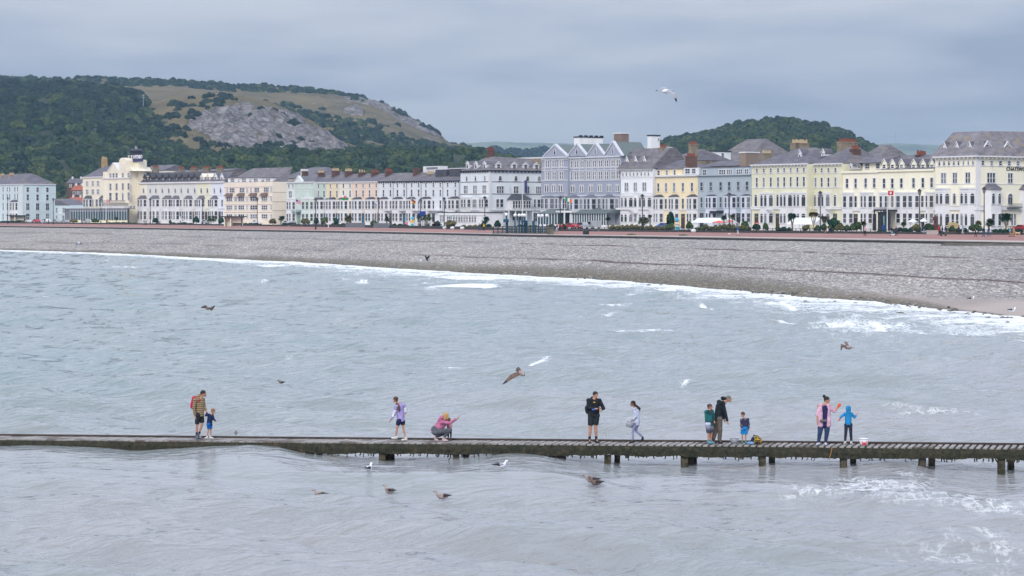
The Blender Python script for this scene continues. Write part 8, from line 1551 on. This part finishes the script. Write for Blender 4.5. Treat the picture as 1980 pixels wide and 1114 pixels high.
walker(1600, 452, 0, 'white', 'tan', 'person in white sitting on the low wall before the lime hotel', -1, HAIRF, sit=True); walker(1603.5, 452, 0, 'navy', 'navy', 'person in navy sitting on the low wall beside the one in white', 1, HAIRB, sit=True)
# dogs
def dog(x, yb, m, label, sc=1.0, side=1):
    p = onprom(x, yb); t = empty('dog', p, 0, label=label, cat='dog', group='dogs on the promenade'); g = MB(); k = sc*side; V = lambda a, b, c: Vector((a*k, b*sc, c*sc))
    for a, b_, ra, rb in (((-.28,0,.42),(.22,0,.42),.11,.14),((.22,0,.45),(.36,0,.60),.09,.07),((.36,0,.62),(.42,0,.62),.085,.075),((.44,0,.60),(.54,0,.57),.045,.03),((-.3,0,.46),(-.42,0,.62),.035,.02)): capsule(g, V(*a), V(*b_), ra*sc, rb*sc)
    for sy in (-.08, .08):
        capsule(g, V(.2,sy,.36), V(.2,sy,.18), .05*sc, .035*sc); capsule(g, V(.2,sy,.18), V(.23,sy,.03), .035*sc, .035*sc); capsule(g, V(-.26,sy,.38), V(-.18,sy,.26), .07*sc, .045*sc); capsule(g, V(-.18,sy,.26), V(-.30,sy,.16), .04*sc, .03*sc); capsule(g, V(-.30,sy,.16), V(-.26,sy,.03), .03*sc, .035*sc)
        capsule(g, V(.36,sy*.8,.68), V(.34,sy*1.1,.58), .03*sc, .02*sc)
    fuse(g, 'body', m, t, .022)
dog(1726.5, 457.5, mat('white_fur', (.7,.68,.64), .9, .1, 8), 'small white dog at the feet of the walker in black', .7); dog(1776, 452.5, mat('black_fur', (.02,.02,.02), .9, .1, 8), 'black dog left of the person in navy near the stone block', 1.2, -1)
dog(1967, 457, mat('cream_fur', (.55,.38,.24), .9, .15, 8), 'large cream dog at the right edge of the picture', 1.3, -1); dog(1957, 458, mat('tan_fur', (.30,.18,.10), .9, .15, 8), 'tan dog between the two people at the right edge', 1.1); dog(1410, 455, MATS['white_fur'], 'tiny white dog alone left of the man in the blue top', .6)
# pushchair
p = onprom(1824, 456.5); t = empty('pushchair', p, 0, label='dark pushchair between the people in red and navy', cat='pushchair'); g = MB(); g.hull([(-.3,-.25,.4),(.25,-.25,.35),(.25,.25,.35),(-.3,.25,.4)], [(-.45,-.25,.95),(.3,-.25,.55),(.3,.25,.55),(-.45,.25,.95)]); g.build('seat', M_IRON, t); g = MB(); g.loft([(-.3,0,.4),(-.7,0,1.05)], .03, 6); g.build('handle', M_IRON, t)
for sx in (-.35, .4):
    for sy in (-.25, .25): g = MB(); g.loft([(sx,sy-.03,.14),(sx,sy+.03,.14)], .14, 10); g.build('wheel', MATS['tyre'], t)
for i, (x, c) in enumerate(((836,'white'),(842,'red'),(848,'sky'),(807,'white'),(815,'white'))): g = MB(); p = onprom(x, 440.5); g.box(-.9,.9,-.4,.4,.45,1.0); g.box(-.6,.6,-.35,.35,0,.45); g.box(-.5,.5,.0,.4,1.0,1.5); t = empty('fairground_ride', p, 0, label=('white toy ride right of the round drum','red and white toy ride among those right of the drum','pale blue toy ride, rightmost by the low wall','white toy ride left of the lamp post in the middle','white toy ride just left of the round drum')[i], cat='toy ride', group='children\'s toy rides in the middle of the seafront'); g.build('ride_body', cloth('p_'+c, COLS[c]), t)
g = MB(); g.box(-.05,.05,-.05,.05,0,3.0); p = back(817.5, 4); k = p.y/F; t = empty('parking_sign', p, 0, label='blue square sign on a pole between the two bushy palms', cat='sign'); g.build('post', M_IRON, t); g = MB(); g.box(-.75,.75,-.1,-.05,3.0,4.3); g.build('sign_panel', flagc['blue'], t)
# ---------------------------------------------------------------- the damp sea air
bpy.data.scenes.remove(TS)
m = bpy.data.materials.new('haze'); m.use_nodes = True; nt = m.node_tree; nt.nodes.clear()
o_ = nt.nodes.new('ShaderNodeOutputMaterial'); v = nt.nodes.new('ShaderNodeVolumePrincipled'); nt.links.new(v.outputs[0], o_.inputs['Volume'])
v.inputs['Color'].default_value = (.42, .66, 1.0, 1); v.inputs['Density'].default_value = 1.05e-4; v.inputs['Absorption Color'].default_value = (1, 1, 1, 1); v.inputs['Anisotropy'].default_value = .2
g = MB(); g.box(-9100, 9100, -400, 12100, -5, 330); tag(g.build('haze', m), kind='stuff')
